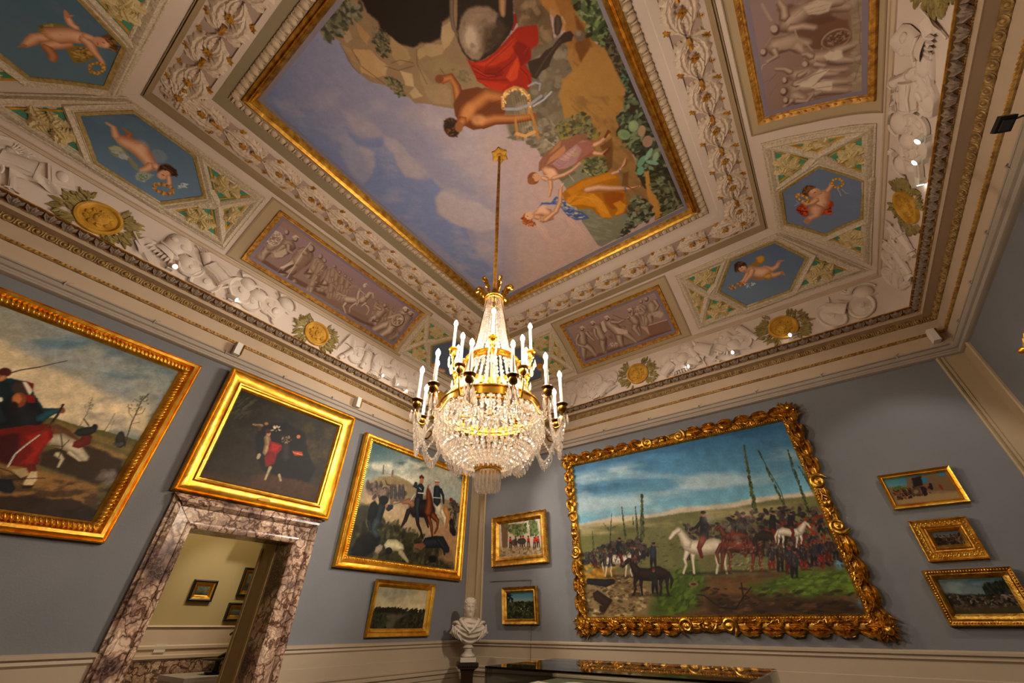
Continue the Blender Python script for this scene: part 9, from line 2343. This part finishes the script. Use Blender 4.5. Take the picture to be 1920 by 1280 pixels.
for k in range(34):
    a = k*2.4; e = k/34; r = .088*math.sqrt(1-e*e*.9); m.inst(ball_t(1, 8, 5), np.diag([.026, .022, .016]), (r*math.cos(a)*.95, min(r*math.sin(a), .07)-.012, .295+.075*e))
link('head', m.map(bmap), M_CARV, bt, smooth=60)
P = []                                   # draped shoulders, cut off in a curve below
for i in range(54):
    t = i/53; z = .10-.35*t
    wx = np.interp(t, [0, .06, .16, .3, .5, .7, .85, 1], [.075, .11, .20, .275, .305, .255, .155, .05]); wy = np.interp(t, [0, .15, .4, .7, 1], [.075, .125, .155, .13, .05]); row = []
    for j in range(90):
        a = 2*math.pi*j/90; x = wx*math.cos(a); y = wy*math.sin(a); fr = max(0, math.sin(a))
        ph = (z+.10-1.9*x*x+.12*x)*95; d = .011*math.sin(ph)*fr*min(1, t*4)+.009*math.sin(26*a)*(1-fr)*min(1, t*3)+.008*math.sin(60*x+8*z)*fr*min(1, abs(x)*6)
        row.append((x*(1+d*1.2), y+d*1.4*(1 if math.sin(a) > 0 else -1), z-.35*x*x*(1 if t < .5 else -2.2*(t-.5))))
    P.append(row)
m = MB(); m.grid(np.array(P), cv=True)
for q in (1, -1):                        # broad collar of the cloak, crossing low on the breast
    m.tube([(q*-.02, .165, -.10), (q*.05, .16, -.045), (q*.11, .12, .02), (q*.145, .04, .065), (q*.12, -.06, .085), (0, -.095, .095)], [.012, .026, .034, .036, .03, .022], 9, flat=.8)
    m.tube([(q*.13, .10, -.0), (q*.20, .05, .045), (q*.235, -.02, .035), (q*.22, -.07, .01)], [.015, .035, .04, .02], 9, flat=.7)
    for k_ in range(3): m.tube([(q*(.265-.03*k_), .04+.03*k_, .01-.03*k_), (q*(.262-.035*k_), .075+.025*k_, -.07-.02*k_), (q*(.20-.04*k_), .09+.02*k_, -.16-.015*k_)], [.01, .014, .008], 7)
link('draped_shoulders', m.map(bmap), M_CARV, bt, smooth=60)
m = MB(); m.lathe([(.001, -.24), (.05, -.24), (.075, -.262), (.085, -.275), (.06, -.29), (.055, -.32), (.075, -.345), (.105, -.36), (.11, -.38), (.095, -.392), (.001, -.392)], 28, (BX, BY, 0)); m.box((BX, BY, -.42), (.235, .235, .056), np.array(Matrix.Rotation(math.atan2(fwd[1], fwd[0]), 3, 'Z'))); link('socle', m, M_CARV, bt)
R = np.array(Matrix.Rotation(math.atan2(fwd[1], fwd[0]), 3, 'Z')); M_EBON = mat('ebonised_wood', '24140e', .3, bump=.1)
pd = thing('bust_pedestal', 'dark carved wooden pedestal under the marble bust', 'pedestal', (BX, BY, FZ))
m = MB(); m.box((BX, BY, -.465), (.31, .31, .025), R); m.box((BX, BY, -.50), (.28, .28, .05), R)
for k in range(9):
    for a_ in range(4):
        A = np.array(Matrix.Rotation(math.atan2(fwd[1], fwd[0])+a_*math.pi/2, 3, 'Z')); p = A@np.array([.145, -.13+k*.0325, 0]); m.inst(BALL, None, (BX+p[0], BY+p[1], -.492), .017)
link('carved_top', m, M_EBON, pd)
m = MB(); P = []
for hw, z in ((.13, -.52), (.10, -.545), (.085, -.6), (.085, -.72), (.105, -.74), (.09, -.76), (.10, -.8), (.12, -1.35), (.16, -1.42), (.18, -1.45), (.18, FZ)): P.append([(hw*x, hw*y, z) for x, y in ((-1, -1), (1, -1), (1, 1), (-1, 1))])
P = np.array(P); m.grid(P@R.T+np.array([BX, BY, 0]), cv=True); link('tapering_shaft', m, M_EBON, pd, smooth=20)
m = MB(); m.box(tuple(np.array([BX, BY, -.80])+fwd*.098), (.012, .11, .06), R); link('gilt_mount', m, M_GOLD, pd)

# ---------------------------------------------------------------- glass display case
GX0, GX1, GY0, GY1, GZ = -1.92, -.47, 2.39, 3.22, -.196
gc = thing('display_case', 'glass display case whose top mirrors the carved gilt frame', 'display case', ((GX0+GX1)/2, (GY0+GY1)/2, FZ))
m = MB(); gx, gy = (GX0+GX1)/2, (GY0+GY1)/2; m.box((gx, gy, GZ-.005), (GX1-GX0, GY1-GY0, .01)); link('glass_top', m, M_GLASS, gc, smooth=None)
m = MB()
for x in (GX0+.005, GX1-.005): m.box((x, gy, GZ-.06), (.008, GY1-GY0-.02, .10))
for y in (GY0+.005, GY1-.005): m.box((gx, y, GZ-.06), (GX1-GX0, .008, .10))
link('glass_sides', m, M_GLASS, gc, smooth=None)
m = MB(); m.box((gx, gy, GZ-.17), (GX1-GX0, GY1-GY0, .10)); m.box((gx, gy, -.95), (GX1-GX0-.1, GY1-GY0-.1, 1.19)); link('case_body', m, mat('case_body', '8f8068', .4), gc)
m = MB(); m.box((gx, gy, GZ-.115), (GX1-GX0-.04, GY1-GY0-.04, .006)); link('lining', m, mat('green_lining', '5a6148', .8), gc)
for (x, y, a, sx, sy, c_, lab) in ((-1.57, 2.72, .12, .55, .42, 'd8c8b8', 'pale open sheet at the left inside the display case'), (-.95, 2.7, .0, .42, .46, 'c2a884', 'tan sheet of paper in the middle of the display case')):
    m = MB(); U, W = np.meshgrid(np.linspace(-sx/2, sx/2, 14), np.linspace(-sy/2, sy/2, 8), indexing='ij'); Z = GZ-.108+.012*np.cos(U*9)**2
    c0, s0 = math.cos(a), math.sin(a); m.grid(np.stack([x+U*c0-W*s0, y+U*s0+W*c0, Z], -1)); o = link('paper_sheet', m, mat('paper_'+c_, c_, .8)); tag(o, lab, 'paper')
for o in ROOTS:
    if '_o' in o: del o['_o']
for o in bpy.data.objects:
    if '_o' in o: del o['_o']
